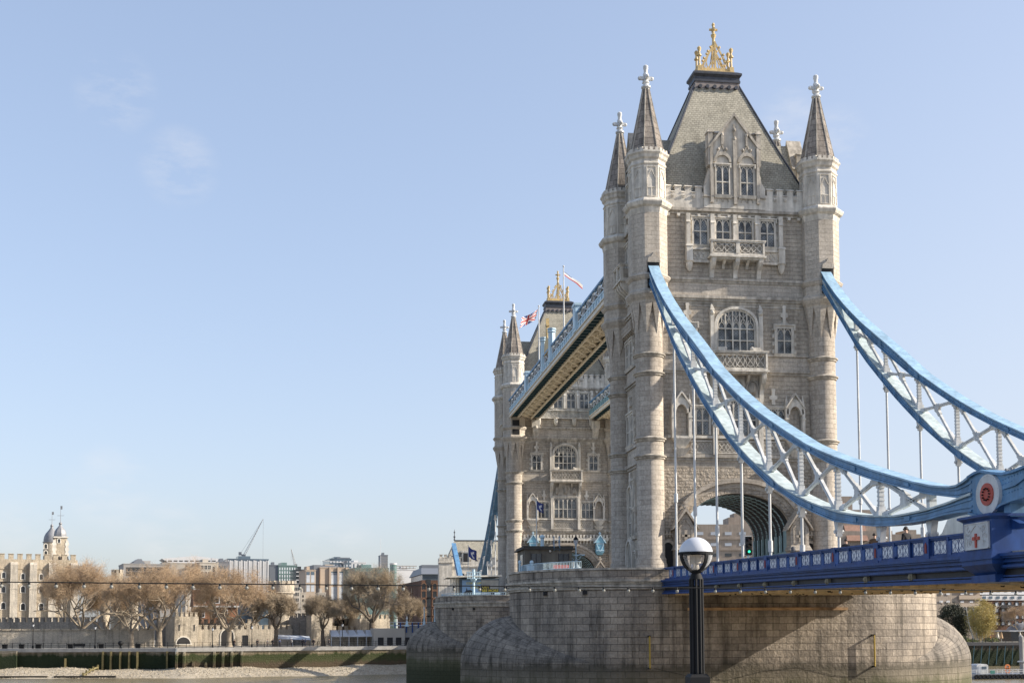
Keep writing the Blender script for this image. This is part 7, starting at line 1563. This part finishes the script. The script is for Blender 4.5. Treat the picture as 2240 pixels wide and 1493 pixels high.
# ------------------------------------------------------------------ foreground lamp and festoon lights
dL = 22.0; P = CAM+(fw+rt*((1522-1120)/FPX)-up*((1211-PPY)/FPX))*dL; pxm = dL/FPX; x, y, zc = P.x, P.y, P.z; rg = 37*pxm
root = thing('globe_lamp_post', (x, y, 7.7), 'black fluted lamp post with a white and clear globe, in the foreground', 'lamp post')
zv = lambda v: zc-(v-1211)*pxm
m = MB(); m.box(x-.17, x+.17, y-.17, y+.17, 7.7, zv(1478)); m.frus((x-.17,x+.17,y-.17,y+.17),(x-.13,x+.13,y-.13,y+.13),zv(1478),zv(1471)); m.build('base', M['black'], root)
m = MB(); rp_ = 15.5*pxm
for k in range(10):
    t = 2*PI*k/10; m.tube((x+rp_*.86*math.cos(t), y+rp_*.86*math.sin(t), zv(1472)), (x+rp_*.86*math.cos(t), y+rp_*.86*math.sin(t), zv(1266)), rp_*.2, rp_*.2, 6)
m.lathe(x, y, [(rp_*.82,zv(1472)),(rp_*.82,zv(1280))], 20); m.lathe(x, y, [(rp_*1.0,zv(1266)),(rp_*.75,zv(1256)),(rp_*.55,zv(1250)),(rp_*.4,zv(1245))], 16); m.build('post', M['black'], root)
m = MB()
m.lathe(x, y, [(rg*1.0,zc-.012),(rg*1.06,zc-.012),(rg*1.06,zc+.03),(rg*1.0,zc+.03),(rg*1.0,zc-.012)], 40)
for k in range(4):
    a = k*PI/2+.35; q = [(x+rg*1.05*math.cos(-t)*math.cos(a), y+rg*1.05*math.cos(-t)*math.sin(a), zc+rg*1.05*math.sin(-t)) for t in [i*R(76)/10 for i in range(11)]]
    for p, r_ in zip(q, q[1:]): m.bar(p, r_, .055, .035, (-math.sin(a), math.cos(a), 0))
m.lathe(x, y, [(.05,zc-rg*1.15),(.12,zc-rg*1.06),(.1,zc-rg*.98),(.04,zc-rg*.9)], 12); m.build('cradle', M['black'], root)
m = MB(); m.lathe(x, y, [(rg*math.cos(t), zc+rg*math.sin(t)) for t in [i*R(89.5)/14 for i in range(15)]], 40); m.build('white_dome', plain('opal_dome', (.52,.54,.58), .35, 0, .03), root)
g, nt, b, new, ln = newmat('clear_globe'); b.inputs['Base Color'].default_value = (.8,.82,.85,1); b.inputs['Roughness'].default_value = .08; tp_ = new('ShaderNodeBsdfTransparent'); mx_ = new('ShaderNodeMixShader'); lw_ = new('ShaderNodeLayerWeight'); lw_.inputs['Blend'].default_value = .25; ln(lw_.outputs['Facing'], mx_.inputs['Fac']); ln(tp_.outputs[0], mx_.inputs[1]); ln(b.outputs[0], mx_.inputs[2]); ln(mx_.outputs[0], nt.nodes['Material Output'].inputs['Surface'])
m = MB(); m.lathe(x, y, [(max(.01, rg*.98*math.cos(t)), zc+rg*.98*math.sin(t)) for t in [-i*R(84)/14 for i in range(15)]], 40, 0, True, False); m.build('clear_bowl', g, root)
m = MB(); m.lathe(x, y, [(.06,zc-rg*.95),(.05,zc-rg*.6),(.09,zc-rg*.55),(.09,zc-rg*.1),(.16,zc-.02)], 12)
for k in range(3): a = k*2.1; m.tube((x+.13*math.cos(a), y+.13*math.sin(a), zc-rg*.8), (x+.13*math.cos(a), y+.13*math.sin(a), zc-.02), .01, .01, 5)
m.build('lamp_fitting', M['conc'], root)
us = [-118,-57,3,64,123,184,244,305,364,422,481,540,597,656,714,769,827,882,938,993,1049,1104,1158,1213.5,1267,1320.6,1374.5,1428,1481,1564.5,1619.4,1674,1728.6,1783,1838,1893,1947.7,2002,2057,2112,2167,2222,2277,2330]
def wire(u):
    d = 19.0+3.2*u/2240; v = 1272+ (u/1130)*9.5 if u < 1130 else 1281.5+(u-1130)/1110*9.5; return CAM+(fw+rt*((u-1120)/FPX)-up*((v-PPY)/FPX))*d
q = wire(1120); root = thing('festoon_lights', q, 'long black cable of unlit round bulbs strung across the foreground', 'string lights'); m = MB(); pts = [wire(u) for u in range(-160, 2400, 20)]; m.path(pts, .009, 5); m.build('cable', M['black'], root)
M['bulb'] = plain('frosted_bulb', (.20,.20,.18), .4, 0, .05, 3, 0, .3)
m = MB(); m.ball((0,0,-.058), .027, 10, 8, 1.1); b_ = m.build('bulb', M['bulb']); BM = b_.data; D.objects.remove(b_); m = MB(); m.tube((0,0,.0),(0,0,-.034),.015,.019,8); b_ = m.build('holder', M['black']); HM = b_.data; D.objects.remove(b_)
for u in us:
    h = inst(HM, 'holder', root, wire(u)-q); inst(BM, 'bulb', h, (0,0,0))
